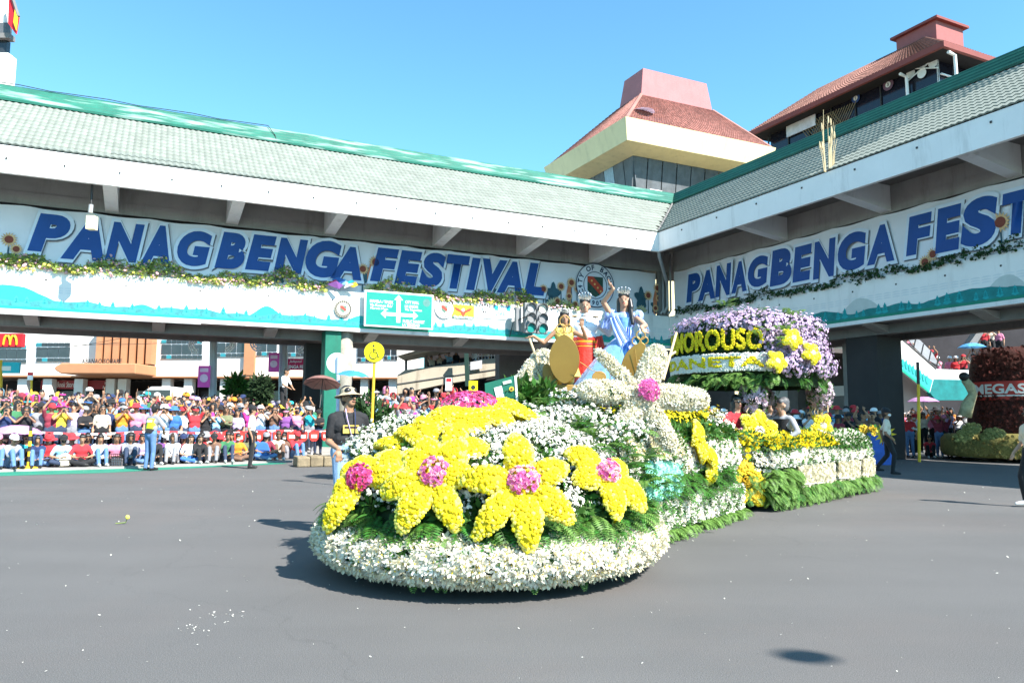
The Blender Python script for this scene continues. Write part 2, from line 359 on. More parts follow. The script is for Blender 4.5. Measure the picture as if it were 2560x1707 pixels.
# ------------------------------------------------------------------ the overpass, an L of two wings
C = Vector((7.6,36.4,0)); XP = Vector((.9013,.4332,0)); YP = Vector((-.4332,.9013,0))
FL = frame(C, XP); FR = frame(C, -YP)
LL, LR = 36.0, 30.0
ovp = thing('overpass','white concrete pedestrian overpass with green tiled roof, two wings meeting at a corner','overpass',C)
def wbox(mb, fr, x0,x1,d0,d1,z0,z1, mi=0): mb.box((x0,d0,z0),(x1,d1,z1),mi,fr)
def obox(name, fr, x0,x1,d0,d1,z0,z1, mat, bevel=0, parent=None):
    mb=MB(); wbox(mb,fr,x0,x1,d0,d1,z0,z1); return mb.build(name,mat,parent or ovp,bevel=bevel)
ZP0,ZP1=4.9,6.33
par_l=obox('parapet',FL,-LL,.2,0,.2,ZP0,ZP1,white,.015); par_r=obox('parapet',FR,0.0,LR,0,.2,ZP0,ZP1,white,.015)
for fr,x0,x1 in ((FL,-LL,.2),(FR,.2,LR)):
    obox('deck_slab',fr,x0,x1,.2,4.0,4.80,5.0,conc); obox('edge_lip',fr,x0-(.0),x1 if fr is FL else x1,-.06,.16,4.76,4.897,white_old)
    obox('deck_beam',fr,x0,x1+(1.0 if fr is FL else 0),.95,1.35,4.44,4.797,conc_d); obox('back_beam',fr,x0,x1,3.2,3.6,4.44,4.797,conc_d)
    obox('back_parapet',fr,x0,x1,3.8,4.0,5.003,6.1,white_old)
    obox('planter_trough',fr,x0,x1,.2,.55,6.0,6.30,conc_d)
# deck brackets
def bracket(fr,x,w=.42):
    mb=MB(); mb.prism([fr@Vector((x-w/2,.12,4.757)),fr@Vector((x-w/2,.12,4.72)),fr@Vector((x-w/2,.95,4.47)),fr@Vector((x-w/2,.95,4.757))], (fr.to_3x3()@Vector((w,0,0)))); mb.build('deck_bracket',conc,ovp)
for x in np.arange(-34,-1,3.9): bracket(FL,x)
for x in np.arange(3.2,29,3.9): bracket(FR,x)
# upper storey
FA0,FA1=8.80,9.67; OH=2.35
for fr,x0,x1,sg in ((FL,-LL,-OH+.15,-1),(FR,OH,LR,1)):
    obox('fascia',fr,x0,x1,-OH,-OH+.15,FA0,FA1,white,.01)
for fr,x0,x1,sg in ((FL,-LL,.25,-1),(FR,.0,LR,1)):
    if fr is FR: x0=.25*0-.25
    obox('lintel',fr,x0 if fr is FL else .0,x1 if fr is FL else x1,.25,.6,8.93,9.55,conc); 
    obox('lintel_lower',fr,x0 if fr is FL else .0,x1,.22,.6,8.50,8.922,conc)
    obox('soffit',fr,x0,x1 if fr is FR else x1,-OH+.16,.25,9.46,9.52,conc_d) if fr is FL else obox('soffit',fr,OH-.16,x1,-OH+.16,.25,9.46,9.52,conc_d)
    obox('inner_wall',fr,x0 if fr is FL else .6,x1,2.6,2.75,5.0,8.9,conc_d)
# outriggers under the eaves
def outrigger(fr,x,w=.42):
    mb=MB(); q=[(x-w/2,.22,8.56),(x-w/2,-OH+.16,8.86),(x-w/2,-OH+.16,9.455),(x-w/2,.22,9.455)]
    mb.prism([fr@Vector(p) for p in q], fr.to_3x3()@Vector((w,0,0))); mb.build('eave_bracket',white_old,ovp)
FFL=FL@Matrix.Translation((0,-OH,0)); FFR=FR@Matrix.Translation((0,-OH,0))
xo=[plane_local(px,py,FFL)[0] for px,py in ((274,455),(600,497),(862,530),(1150,563),(1370,590),(1560,613))]
for x in xo+[xo[0]-4.1]: outrigger(FL,x)
for x in [plane_local(px,py,FFR)[0] for px,py in ((1835,565),(2080,480),(2395,385))]+[23.5]: outrigger(FR,x)
# roof posts behind the banner
for fr,xl in ((FL,[-1.2,-9.2,-17.2,-25.2]),(FR,[2.6,10.4,18.2])):
    for x in xl: obox('roof_post',fr,x-.2,x+.2,.62,1.0,5.0,9.5,white_old)
# ---- roof: wave tiles
tile_m=M('green_tile',(.185,.205,.178),.6,.10,.9,island=.10,bump=.1); ridge_m=M('ridge_paint',(.012,.125,.085),.5,.3,1.6,spec=.5)
nt=ridge_m.node_tree; bb=nt.nodes['Principled BSDF']; lk=bb.inputs['Base Color'].links[0].from_socket; tc=nt.nodes.new('ShaderNodeTexCoord')
mp=nt.nodes.new('ShaderNodeMapping'); mp.inputs['Scale'].default_value=(.5,.5,5); n1=nt.nodes.new('ShaderNodeTexNoise'); n1.inputs['Scale'].default_value=1.1; n1.inputs['Detail'].default_value=6
nt.links.new(tc.outputs['Object'],mp.inputs[0]); nt.links.new(mp.outputs[0],n1.inputs['Vector'])
mr=nt.nodes.new('ShaderNodeMapRange'); mr.inputs[1].default_value=.5; mr.inputs[2].default_value=.68; nt.links.new(n1.outputs[0],mr.inputs[0]); mx=nt.nodes.new('ShaderNodeMix'); mx.data_type='RGBA'; mx.inputs[7].default_value=(.30,.42,.37,1)
nt.links.new(mr.outputs[0],mx.inputs[0]); nt.links.new(lk,mx.inputs[6]); nt.links.new(mx.outputs[2],bb.inputs['Base Color'])
ridge_shaded=M('ridge_paint_shaded',(.008,.075,.052),.55,.25,1.6)  # same ridge paint darkened: the right wing's shade put into the colour
E0=Vector((0,-OH-.03,FA1+.02)); E1=Vector((0,1.3,12.33)); SL=(E1-E0); SLn=SL.length; sdir=SL.normalized(); snor=Vector((0,-sdir.z,sdir.y)) if False else Vector((0,-SL.z,SL.y)).normalized()
def tile_template(w,l,amp,nseg=4):
    V=[];Fq=[]
    for t,dz in ((0,.028),(1,.0)):
        for k in range(nseg+1):
            u=k/nseg; V.append((w*(u-.5), l*1.06*t, dz+amp*(.5-.5*math.cos(2*math.pi*u))*(1 if True else 1)))
    for k in range(nseg+1): V.append((w*(k/nseg-.5), 0.0, -.01+amp*.5*(.5-.5*math.cos(2*math.pi*k/nseg))))
    n=nseg+1
    for k in range(nseg): Fq.append((k,k+1,n+k+1,n+k)); Fq.append((2*n+k,2*n+k+1,k+1,k))
    return V,Fq
TW=.205; ROWS=12; TL=SLn/ROWS
tv,tf=tile_template(TW*1.0,TL,.036)
tile_me=bpy.data.meshes.new('roof_tile'); tile_me.from_pydata(tv,[],tf); tile_me.materials.append(tile_m); tile_me.update()
def tile_rows(fr,xs,sel,E0=E0,sdir=sdir,snor=snor):
    out=[]
    for r in range(ROWS):
        o=E0+sdir*(TL*r)
        for x in xs:
            dd=o.y+sdir.y*TL*.5
            if sel(x,dd): out.append(Matrix.Translation((x,o.y,o.z)) @ Matrix(((1,0,0,0),(0,sdir.y,snor.y,0),(0,sdir.z,snor.z,0),(0,0,0,1))))
    return [fr@m for m in out]
mL=tile_rows(FL,np.arange(-LL,1.4,TW),lambda x,d: x<d-.06); mR=tile_rows(FR,np.arange(-1.3,LR,TW),lambda x,d: x>-d+.06)
roof=MB().add([FL@Vector(p) for p in ((-LL,-OH,FA1-.02),(-OH,-OH,FA1-.02),(1.35,1.35,12.30),(-LL,1.35,12.30))],[(0,1,2,3)]).add([FR@Vector(p) for p in ((OH,-OH,FA1-.02),(LR,-OH,FA1-.02),(LR,1.35,12.30),(-1.35,1.35,12.30))],[(0,1,2,3)])
roof.add([FL@Vector(p) for p in ((-LL,5.9,9.4),(5.9,5.9,9.4),(1.7,1.7,13.0),(-LL,1.7,13.0))],[(0,1,2,3)]).add([FR@Vector(p) for p in ((-5.9,5.9,9.4),(LR,5.9,9.4),(LR,1.7,13.0),(-1.7,1.7,13.0))],[(0,1,2,3)])
roof_o=roof.build('roof',conc_d,ovp)
allt=sorted(mL+mR,key=lambda m:(m.translation-CO).length + (0 if -.72*m.translation.y<m.translation.x<.72*m.translation.y else 60))
for m in allt[:290]:
    o=bpy.data.objects.new('roof_tile',tile_me); col.objects.link(o); o.parent=roof_o; o.matrix_parent_inverse=(ovp.matrix_basis).inverted() if False else Matrix.Identity(4)
    o.matrix_parent_inverse=(ovp.matrix_basis @ roof_o.matrix_parent_inverse @ roof_o.matrix_basis).inverted(); o.matrix_basis=m
def bake_tiles(name,ms,tv,tf,mat,parent):
    A=np.array([np.array(m) for m in ms]); v4=np.c_[np.array(tv),np.ones(len(tv))]; V=np.einsum('nij,kj->nki',A,v4)[:,:,:3]; n=len(ms)
    Q=(np.array(tf)[None]+(np.arange(n)*len(tv))[:,None,None]).reshape(-1,4); return npmesh(name,V.reshape(-1,3),Q,mat,None,parent,kind='stuff')
bake_tiles('roof_tile',allt[290:],tv,tf,tile_m,roof_o)
# ribbed ridge cladding
for fr,mt,x0,x1,sg in ((FL,ridge_m,-LL,0,-1),(FR,ridge_shaded,0,LR,1)):
    prof=[(1.24,12.36),(1.22,12.44)]
    for k in range(4):
        a=k/4;b2=(k+1)/4; p=lambda t:(1.26+.46*t,12.44+.62*t)
        q0=p(a);q1=p(b2); prof+=[(q0[0],q0[1]+.02),(q1[0]-.035,q1[1]-.02),(q1[0]-.035,q1[1]+.005)]
    prof+=[(1.72,13.10),(1.86,13.06)]
    mb=MB(); n=len(prof); V=[]
    for d,z in prof:
        xe = d if fr is FL else -d
        V += [fr@Vector((x0 if fr is FL else xe,d,z)), fr@Vector((xe if fr is FL else x1,d,z))]
    mb.add(V,[(2*i,2*i+1,2*i+3,2*i+2) for i in range(n-1)]); mb.build('ridge_cap',mt,ovp)
# valley flashing
mb=MB(); mb.tube([FL@Vector((q,q,z+.02)) for q,z in ((-OH,FA1+.03),(1.25,12.36))],.05,6); mb.build('valley_gutter',conc_d,ovp)
# bolts on fascia and weep holes on parapet
bolt=M('iron',(.05,.05,.05),.5,.1,metal=.5)
for fr,xs,d,z in ((FL,np.arange(-33,-3,1.55),-OH-.01,9.25),(FR,np.arange(4,29,2.2),-OH-.01,9.42)):
    for x in xs: MB().box((x-.025,d-.02,z-.03),(x+.025,d+.015,z+.03),0,fr).build('bolt',bolt,ovp)
for fr,xs in ((FL,np.arange(-33,-2,2.4)),(FR,np.arange(1.8,29,1.75))):
    for x in xs: MB().disc((x,-.006,5.95),.035,8,fr,h=.01).build('weep_hole',bolt,ovp)
# corner downpipes
pipe=M('pipe_grey',(.33,.34,.35),.45,.1,2,spec=.5)
pc=FL@Vector((-OH+.1,-OH+.1,9.0)); 
mb=MB(); mb.tube([pc+Vector((0,0,.2)),pc+Vector((0,0,-.35)),FL@Vector((-.35,-.25,7.95)),FL@Vector((-.22,-.12,7.8)),FL@Vector((-.22,-.12,6.75)),FL@Vector((-.45,-.12,6.45))],.075,8); mb.build('downpipe',pipe,ovp,True)
for k,(a,bq) in enumerate(((-.05,-.16),(-.45,-.1))): MB().tube([FL@Vector((a,bq,9.4)),FL@Vector((a,bq,6.6)),FL@Vector((a-.15,bq,6.4))],.05,8).build('downpipe',pipe,ovp,True)
obox('corner_post',FL,-.62,-.02,.02,.2,6.34,8.49,conc_d)
# columns under the deck
def col_at(px,py,fr,d,w,mat,name='column',z1=4.44,dd=.7):
    x=plane_local(px,py,fr@Matrix.Translation((0,d,0)))[0]; return obox(name,fr,x-w/2,x+w/2,d,d+dd,0,z1,mat,.02)
gcol=col_at(832,900,FL,.1,.62,M('column_green',(.007,.13,.085),.6,.2,2,dirt=.4),z1=4.755); 
xg=plane_local(868,900,FL)[0]; mb=MB(); mb.tube([FL@Vector((xg,.5,0)),FL@Vector((xg+.02,.5,2.5)),FL@Vector((xg,.5,4.75))],[.34,.3,.33],14); mb.build('column',M('column_bare',(.28,.26,.22),.9,.3,5,bump=.6,dirt=.5),ovp,True)
col_at(787,900,FL,2.2,.72,M('column_black',(.03,.03,.03),.8,.2,1),dd=.6); col_at(2155,930,FR,1.0,1.35,M('column_shaded',(.035,.033,.035),.8,.2,1,dirt=.5),dd=1.3); col_at(1672,930,FL,1.2,.9,MATS['column_shaded'],dd=.9)  # shade under the deck put into these near-black column colours
xw=plane_local(2085,900,FR@Matrix.Translation((0,1.6,0)))[0]; obox('column',FR,xw-.45,xw+.5,2.6,3.2,0,4.44,conc)
# ---- mural on the parapets
def hills(name,fr,lst,z0,mat,off,n=10,zmin=None):
    for cx,hw,top,skew in lst:
        mb=MB(); V=[];Fc=[]
        for i in range(2*n+1):
            t=(i-n)/n; x=cx+hw*t; h=(math.cos(math.pi*t)*.5+.5)**(.8+.4*skew); z=z0+(top-z0)*h+.012*math.sin(x*9)
            V += [fr@Vector((x,-off,z0)),fr@Vector((x,-off,max(z,z0+.001)))]
        Fc=[(2*i,2*i+2,2*i+3,2*i+1) for i in range(2*n)]; mb.add(V,Fc); mb.build(name,mat,par_l if fr is FL else par_r)
def pxh(fr,l): # (px peak, py peak, px left, px right)
    o=[]
    for px,py,a,b2,sk in l:
        x,z=plane_local(px,py,fr); xa=plane_local(a,py,fr)[0]; xb=plane_local(b2,py,fr)[0]; o.append((x,max(x-xa,xb-x),z,sk))
    return o
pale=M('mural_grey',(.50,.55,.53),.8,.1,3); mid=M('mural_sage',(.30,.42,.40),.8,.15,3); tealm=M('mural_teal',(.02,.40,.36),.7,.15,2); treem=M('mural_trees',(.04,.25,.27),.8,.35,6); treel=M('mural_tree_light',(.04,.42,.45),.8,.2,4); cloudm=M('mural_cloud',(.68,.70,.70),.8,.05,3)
hills('mural_hill',FL,pxh(FL,[(410,738,310,500,.5),(592,750,540,650,.5),(1290,795,1180,1420,.4)]),5.0,pale,.004)
hills('mural_hill',FL,pxh(FL,[(490,772,410,600,.2),(735,785,650,830,.0),(930,785,860,1000,.2),(1180,805,1000,1350,.1)]),5.0,mid,.008)
hills('mural_hill',FL,pxh(FL,[(25,712,-170,190,.3),(355,762,280,430,.4),(668,766,610,735,.6),(905,790,830,960,.3)]),5.0,tealm,.012)
hills('mural_hill',FR,pxh(FR,[(2150,745,2070,2240,.6),(2515,686,2430,2610,.5)]),5.0,pale,.004)
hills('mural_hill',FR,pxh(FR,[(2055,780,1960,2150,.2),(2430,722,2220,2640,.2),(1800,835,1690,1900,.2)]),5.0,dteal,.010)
for fr,x0,x1,m1,m2,pp in ((FL,-LL,-.02,treem,green,par_l),(FR,.02,LR,dteal,green,par_r)):  # right wing's mural colours are darker copies with its shade put in
    V=[];n=240
    for i in range(n+1):
        x=x0+(x1-x0)*i/n; V+= [fr@Vector((x,-.016,4.99)),fr@Vector((x,-.016,5.22+.05*math.sin(x*1.7)+.035*math.sin(x*5.1+1)))]
    MB().add(V,[(2*i,2*i+2,2*i+3,2*i+1) for i in range(n)]).build('mural_forest',m1,pp)
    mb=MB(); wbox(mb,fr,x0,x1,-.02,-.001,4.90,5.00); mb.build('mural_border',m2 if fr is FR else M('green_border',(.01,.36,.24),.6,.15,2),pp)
    mb=MB()
    for x in np.arange(x0+.3,x1-.3,.43):
        xx=x+random.uniform(-.12,.12); h=random.uniform(.2,.36); z0=5.02
        for k in range(3):
            zz=z0+h*(.15+.28*k); w=h*(.42-.1*k); mb.add([fr@Vector((xx-w,-.020,zz)),fr@Vector((xx,-.020,zz-.05)),fr@Vector((xx+w,-.020,zz)),fr@Vector((xx,-.020,zz+h*.42))],[(0,1,2,3)])
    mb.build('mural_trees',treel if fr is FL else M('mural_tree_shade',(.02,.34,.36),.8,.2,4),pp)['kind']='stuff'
    mb=MB()
    for z in (5.52,5.60,5.68):
        for x in np.arange(x0+.2,x1-.4,.34): mb.add([fr@Vector((x+.17+.16*math.cos(a),-.0035,z+.045*math.sin(a))) for a in np.linspace(0,math.pi,6)],[tuple(range(6))])
    mb.build('mural_cloud',cloudm,pp)
# fluorescent batten under the deck edge
MB().tube([FL@Vector((plane_local(-40,780,FL)[0],-.08,4.74)),FL@Vector((plane_local(502,802,FL)[0],-.08,4.74))],.035,6).build('light_tube',white,ovp)
# ------------------------------------------------------------------ banners
ban_m=M('banner_cloth',(.68,.69,.73),.6,.06,.8,bump=.25,bscale=2.5); blue=M('banner_blue',(.010,.065,.26),.55,.12,1.5); blueo=M('banner_outline',(.62,.70,.80),.6,.05); shad=M('banner_shadow',(.10,.11,.13),.7,.1)
def bwave(x,z): return .018*math.sin(x*1.9)+.012*math.sin(x*4.7+z*2)
def banner(fr,x0,x1,zt,label):
    root=thing('banner',label,'banner',fr@Vector(((x0+x1)/2,.12,6.35)))
    nx=int((x1-x0)*5); nz=10; V=[];Fq=[]
    for i in range(nx+1):
        x=x0+(x1-x0)*i/nx; sag=.05*abs(math.sin(math.pi*(x-x0)/1.9))
        for j in range(nz+1):
            t=j/nz; z=6.32+(zt-sag-6.32)*t; V.append(fr@Vector((x,.10+bwave(x,z)+.03*t*math.sin((x-x0)*3.3),z)))
    for i in range(nx):
        for j in range(nz): a=i*(nz+1)+j; Fq.append((a,a+nz+1,a+nz+2,a+1))
    MB().add(V,Fq).build('cloth',ban_m,root,True)
    return root
banL=banner(FL,-LL,-.75,8.42,'white festival banner with big blue lettering and round city seal')
banR=banner(FR,.25,LR,8.46,'white festival banner in shade whose lettering is cut short')
def word(root,fr,body,pa,pb,zlo,zhi,d=.03,shear=.22):
    x0=plane_local(*pa,fr)[0]; x1=plane_local(*pb,fr)[0]; zc=(zlo+zhi)/2; w=x1-x0; h=zhi-zlo
    for nm,mt,bo,dd,dx,dz,gw in (('lettering_shadow',shad,.075,.0,.05,-.07,.16),('lettering_outline',blueo,.075,-.012,0,0,.16),('lettering',blue,.028,-.024,0,0,0)):
        text(body,mt,fr@Matrix.Translation(((x0+x1)/2+dx,d+dd,zc+dz)),root,1,bo,shear,1.0 if not gw else 1.0,width=w+gw,height=h+gw,name=nm)
def letters(root,fr,items,d=.052,shear=.2):
    """each glyph its own width from the photograph: (char, px left, px right, py top, py bottom)"""
    f2=fr@Matrix.Translation((0,d,0))
    for ch,a,b2,t,bt in items:
        x0=plane_local(a,bt,f2)[0]; x1=plane_local(b2,t,f2)[0]; z1=plane_local((a+b2)/2,t,f2)[1]; z0=plane_local((a+b2)/2,bt,f2)[1]
        for nm,mt,bo,dd,dx,dz,g2 in (('letter_shadow',shad,.075,0,.035,-.045,.24),('letter_outline',blueo,.075,-.007,0,0,.24),('letter',blue,.064,-.014,0,0,0)):
            text(ch,mt,f2@Matrix.Translation(((x0+x1)/2+dx,dd,(z0+z1)/2+dz)),root,1,bo,shear,width=x1-x0+g2,height=z1-z0+g2,name=nm,res=5)
def lerp(a,b,t): return a+(b-a)*t
k=2560/2352
Lft=[('P',62,164,492,580),('A',138,245,501,598),('N',240,333,512,602),('A',320,395,517,612),('G',405,488,530,612),('B',492,565,534,618),('E',562,636,540,622),('N',628,708,548,628),('G',700,785,552,638),('A',758,832,566,642),
 ('F',849,917,570,648),('E',905,970,576,655),('S',962,1024,580,660),('T',1024,1080,586,664),('I',1070,1104,592,667),('V',1108,1166,596,670),('A',1140,1200,600,674),('L',1203,1252,604,678)]
letters(banL,FL,[(c,a*k,b*k,t*k,u*k) for c,a,b,t,u in Lft],shear=.22)
q=(2560-1600)/2352
Rgt=[('P',285,370,450,622),('A',355,458,432,612),('N',462,560,395,588),('A',560,650,378,566),('G',664,785,345,532),('B',795,925,300,520),('E',935,1055,280,496),('N',1060,1200,245,476),('G',1216,1385,200,430),('A',1390,1550,155,388),('F',1630,1790,90,330),('E',1808,1970,40,315),('S',1965,2190,-15,280),('T',2230,2420,-60,205),('I',2400,2500,-100,180),('V',2500,2700,-130,160)]
letters(banR,FR,[(c,1600+a*q,1600+b*q,500+t*q,500+u*q) for c,a,b,t,u in Rgt[:-2]],shear=.15)
# city seal on the left banner
sx,sz=plane_local(1489,712,FL); sr=1.03; sz-=.02
sm=lambda n,r,w,mat,d: MB().add([FL@Vector((sx+rr*math.cos(a),d,sz+rr*math.sin(a))) for a in np.linspace(0,2*math.pi,49)[:-1] for rr in (r-w,r)],[(2*i,2*i+1,(2*i+3)%96,(2*i+2)%96) for i in range(48)]).build(n,mat,banL)
navy=M('seal_navy',(.015,.03,.08),.6,.1); sred=M('seal_red',(.45,.06,.03),.6,.1); sgr=M('seal_green',(.03,.07,.05),.6,.4,8); yel=M('seal_gold',(.65,.40,.12),.6,.1)
sm('seal_ring',sr,.04,navy,.02); sm('seal_ring',sr*.62,.035,navy,.02)
MB().disc((sx,.035,sz),sr*.98,40,FL).build('seal_ground',M('seal_white',(.66,.70,.76),.6,.05),banL)
for i,ch in enumerate('CITY OF BAGUIO'):
    a=R(205-i*230/13); mm=FL@Matrix.Translation((sx+sr*.8*math.cos(a),.02,sz+sr*.8*math.sin(a)))@Matrix.Rotation(-(a-math.pi/2),4,'Y')
    if ch!=' ': text(ch,navy,mm,banL,1,.03,height=.24,name='seal_lettering')
for i,ch in enumerate('1909'):
    a=R(247+i*15); mm=FL@Matrix.Translation((sx+sr*.8*math.cos(a),.02,sz+sr*.8*math.sin(a)))@Matrix.Rotation(-(a+math.pi/2),4,'Y')
    text(ch,navy,mm,banL,1,.03,height=.22,name='seal_lettering')
for a in (188,-8):
    aa=R(a); MB().add([FL@Vector((sx+sr*.8*math.cos(aa)+(.1 if i%2==0 else .04)*math.sin(2*math.pi*i/10),.02,sz+sr*.8*math.sin(aa)+(.1 if i%2==0 else .04)*math.cos(2*math.pi*i/10))) for i in range(10)],[tuple(range(10))]).build('seal_star',navy,banL)
sh=[(-.42,.40),(.42,.40),(.42,-.25),(.22,-.45),(0,-.55),(-.22,-.45),(-.42,-.25)]
MB().add([FL@Vector((sx+x,.025,sz+z)) for x,z in sh],[tuple(range(7))]).build('seal_shield',sgr,banL)
MB().add([FL@Vector((sx+x,.017,sz+z)) for x,z in ((-.42,.40),(-.12,.40),(.42,-.12),(.42,-.25),(.25,-.42),(-.42,.18))],[tuple(range(6))]).build('seal_band',sred,banL)
for i in range(4): MB().disc((sx-.2+.16*i,.009,sz+.2-.155*i),.05,10,FL).build('seal_disc',yel,banL)
# printed sunflowers and leaves
sfb=M('print_brown',(.20,.05,.03),.7,.2); sfp=M('print_petal',(.62,.40,.20),.7,.2); sfo=M('print_orange',(.50,.17,.08),.7,.2); sfg=M('print_leaf',(.03,.09,.12),.7,.3); sfl=M('print_sage',(.42,.42,.25),.7,.2)
def sunflower(root,fr,px,py,r):
    x,z=plane_local(px,py,fr); m=16
    MB().add([fr@Vector((x+(r if i%2==0 else r*.62)*math.cos(math.pi*i/m),.045,z+(r if i%2==0 else r*.62)*math.sin(math.pi*i/m))) for i in range(2*m)],[tuple(range(2*m))]).build('print_sunflower',sfp,root)
    MB().disc((x,.038,z),r*.5,14,fr).build('print_sunflower_eye',sfb,root)
    MB().add([fr@Vector((x+dx,.05,zz)) for dx,zz in ((-.03,6.4),(.03,6.4),(.02,z-r*.4),(-.02,z-r*.4))],[(0,1,2,3)]).build('print_stem',sfg,root)
for px,py,r in ((22,598,.26),(40,622,.2),(1430,706,.26),(1404,716,.24),(1360,722,.24),(1424,740,.2),(1444,722,.18),(1395,752,.22),(1645,720,.26),(1622,738,.26),(1648,745,.2),(1640,770,.2),(940,655,.3),(908,672,.26),(1440,760,.2)):
    sunflower(banL,FL,px,py,r)
for px,py,r in ((2498,555,.33),(2330,635,.24),(2310,655,.25)): sunflower(banR,FR,px,py,r)
def leafprint(root,fr,px,py,r,mat):
    x,z=plane_local(px,py,fr); m=26
    MB().add([fr@Vector((x+r*(1+.28*math.sin(5*a))*math.cos(a)*.75,.055,max(6.38,z+r*(1+.28*math.sin(5*a))*math.sin(a)))) for a in np.linspace(0,2*math.pi,m)[:-1]],[tuple(range(m-1))]).build('print_leaf',mat,root)
for px,py,r in ((1385,735,.45),(1605,745,.45),(1380,760,.35),(1640,765,.3),(1410,765,.3),(920,690,.3),(1240,742,.3),(700,690,.25),(460,650,.25)): leafprint(banL,FL,px,py,r,sfg)
for px,py,r in ((1425,730,.4),(1640,735,.4),(928,665,.4),(1300,742,.25)):
    x,z=plane_local(px,py,FL); MB().add([FL@Vector((x+dx,.052,6.4+dz)) for dx,dz in ((-.12,0),(.12,0),(.14,.7),(0,1.25),(-.14,.7))],[tuple(range(5))]).build('print_spike',sfo,banL)
for px,py in ((1655,765),(1605,772),(1385,775),(1415,775),(930,705)):
    x,z=plane_local(px,py,FL)
    for a in range(-3,4): MB().add([FL@Vector((x+p*math.sin(a*.35)+q2*math.cos(a*.35),.05,6.38+p*math.cos(a*.35)-q2*math.sin(a*.35))) for p,q2 in ((0,-.03),(.3,-.05),(.42,0),(.3,.05),(0,.03))],[tuple(range(5))]).build('print_grass',sfl,banL)
# ------------------------------------------------------------------ flower troughs along the parapets
def trough(fr,xa,xb,dens,mats,label,zz=6.34,h=.72):
    n=int((xb-xa)*dens); x=rng.uniform(xa,xb,n); env=.6+.35*np.sin(x*1.3)+.25*np.sin(x*3.1+1)
    env=np.clip(env,.25,1.15); d=rng.uniform(-.14,.4,n); z=zz-.12*(d<0)+rng.uniform(0,1,n)**.8*h*env*(1-.4*np.abs(d-.1))
    pts=np.array([fr@Vector(q) for q in zip(x,d,z)]); nor=np.tile(np.array(fr.to_3x3()@Vector((0,-.7,.7)))[None],(n,1)); nor=jit(nor,.5)
    k=rng.random(n); a=k<.55; b=(k>=.55)&(k<.78); c=k>=.8
    return scatter('trough_flowers',[(T_CLUMP,pts[a],nor[a],rng.uniform(.08,.16,a.sum()),None,0),(T_PUFF,pts[b],nor[b],rng.uniform(.035,.07,b.sum()),None,1),(T_PUFF,pts[c],nor[c],rng.uniform(.04,.07,c.sum()),None,2)],mats)
mm=MATS
xa,xb=plane_local(860,710,FL)[0],plane_local(900,720,FL)[0]
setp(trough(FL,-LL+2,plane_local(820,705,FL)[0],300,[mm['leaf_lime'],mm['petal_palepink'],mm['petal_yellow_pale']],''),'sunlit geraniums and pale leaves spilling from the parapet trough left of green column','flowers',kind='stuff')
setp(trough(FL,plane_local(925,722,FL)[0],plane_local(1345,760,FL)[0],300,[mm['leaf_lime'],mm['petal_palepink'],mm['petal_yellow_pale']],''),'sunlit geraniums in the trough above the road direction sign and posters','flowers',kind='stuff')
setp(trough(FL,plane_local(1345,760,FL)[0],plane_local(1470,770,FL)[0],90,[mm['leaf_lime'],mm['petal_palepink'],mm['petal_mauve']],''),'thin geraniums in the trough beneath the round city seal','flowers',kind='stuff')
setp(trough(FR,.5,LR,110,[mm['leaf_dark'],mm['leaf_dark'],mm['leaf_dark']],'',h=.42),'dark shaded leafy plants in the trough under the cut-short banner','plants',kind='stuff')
# ------------------------------------------------------------------ buildings behind
cream=M('cream_render',(.72,.62,.36),.85,.08,.6,dirt=.35,bump=.1); redtile=M('red_tile',(.32,.145,.12),.75,.15,.8,island=.25); redwall=M('red_wall',(.40,.155,.155),.8,.1,.8,dirt=.25)
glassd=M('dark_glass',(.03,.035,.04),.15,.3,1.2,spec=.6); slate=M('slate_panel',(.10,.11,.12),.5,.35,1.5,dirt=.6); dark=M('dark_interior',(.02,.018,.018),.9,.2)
bwhite=M('facade_white',(.76,.72,.66),.8,.04,.5,dirt=.2); orange=M('facade_orange',(.42,.20,.10),.7,.1,1.5); red=M('shop_red',(.30,.03,.03),.6,.15); wframe=M('window_frame',(.75,.76,.76),.6,.05)
# ---- red pagoda-roofed tower
ZT=52.0; c0=P(1564,291,ZT); HT=c0.z; c0b=P(1568,344,ZT); HB=c0b.z
tow=thing('tower','cream tower with flared red tiled roof and flat-topped pink lantern','tower',(c0.x,c0.y,0))
def HZ(px,py,h): d=ray(px,py); return CO+d*((h-CAMH)/d.z)
cR=HZ(1935,372,HT); wR=(cR-c0).dot(XP); wL=(HZ(1361,419,HT)-c0).dot(YP)
def T(x,y,z): return c0+XP*x+YP*y+Vector((0,0,z-c0.z))
wR=max(wR,14); print('tower',c0,wR)
mb=MB()   # flared fascia
top=[T(0,0,HT),T(wR,0,HT),T(wR,wL,HT),T(0,wL,HT)]; ins=.35; bot=[T(ins,ins,HB),T(wR-ins,ins,HB),T(wR-ins,wL-ins,HB),T(ins,wL-ins,HB)]
mb.add(top+bot,[(0,1,5,4),(1,2,6,5),(2,3,7,6),(3,0,4,7),(4,5,6,7)]); mb.build('fascia',cream,tow)
s2=2.0   # soffit slopes in to the window band
b2=[T(s2,s2,HB-.35),T(wR-s2,s2,HB-.35),T(wR-s2,wL-s2,HB-.35),T(s2,wL-s2,HB-.35)]
mb=MB().add([v-Vector((0,0,.01)) for v in bot]+b2,[(0,1,5,4),(1,2,6,5),(2,3,7,6),(3,0,4,7)]); mb.build('soffit',cream,tow)
MB().box((s2+.7,s2+.7,0),(wR-s2-.7,wL-s2-.7,HB-.36),0,Matrix.Translation((c0.x,c0.y,0))@Matrix(((XP.x,YP.x,0,0),(XP.y,YP.y,0,0),(0,0,1,0),(0,0,0,1)))).build('core',dark,tow)
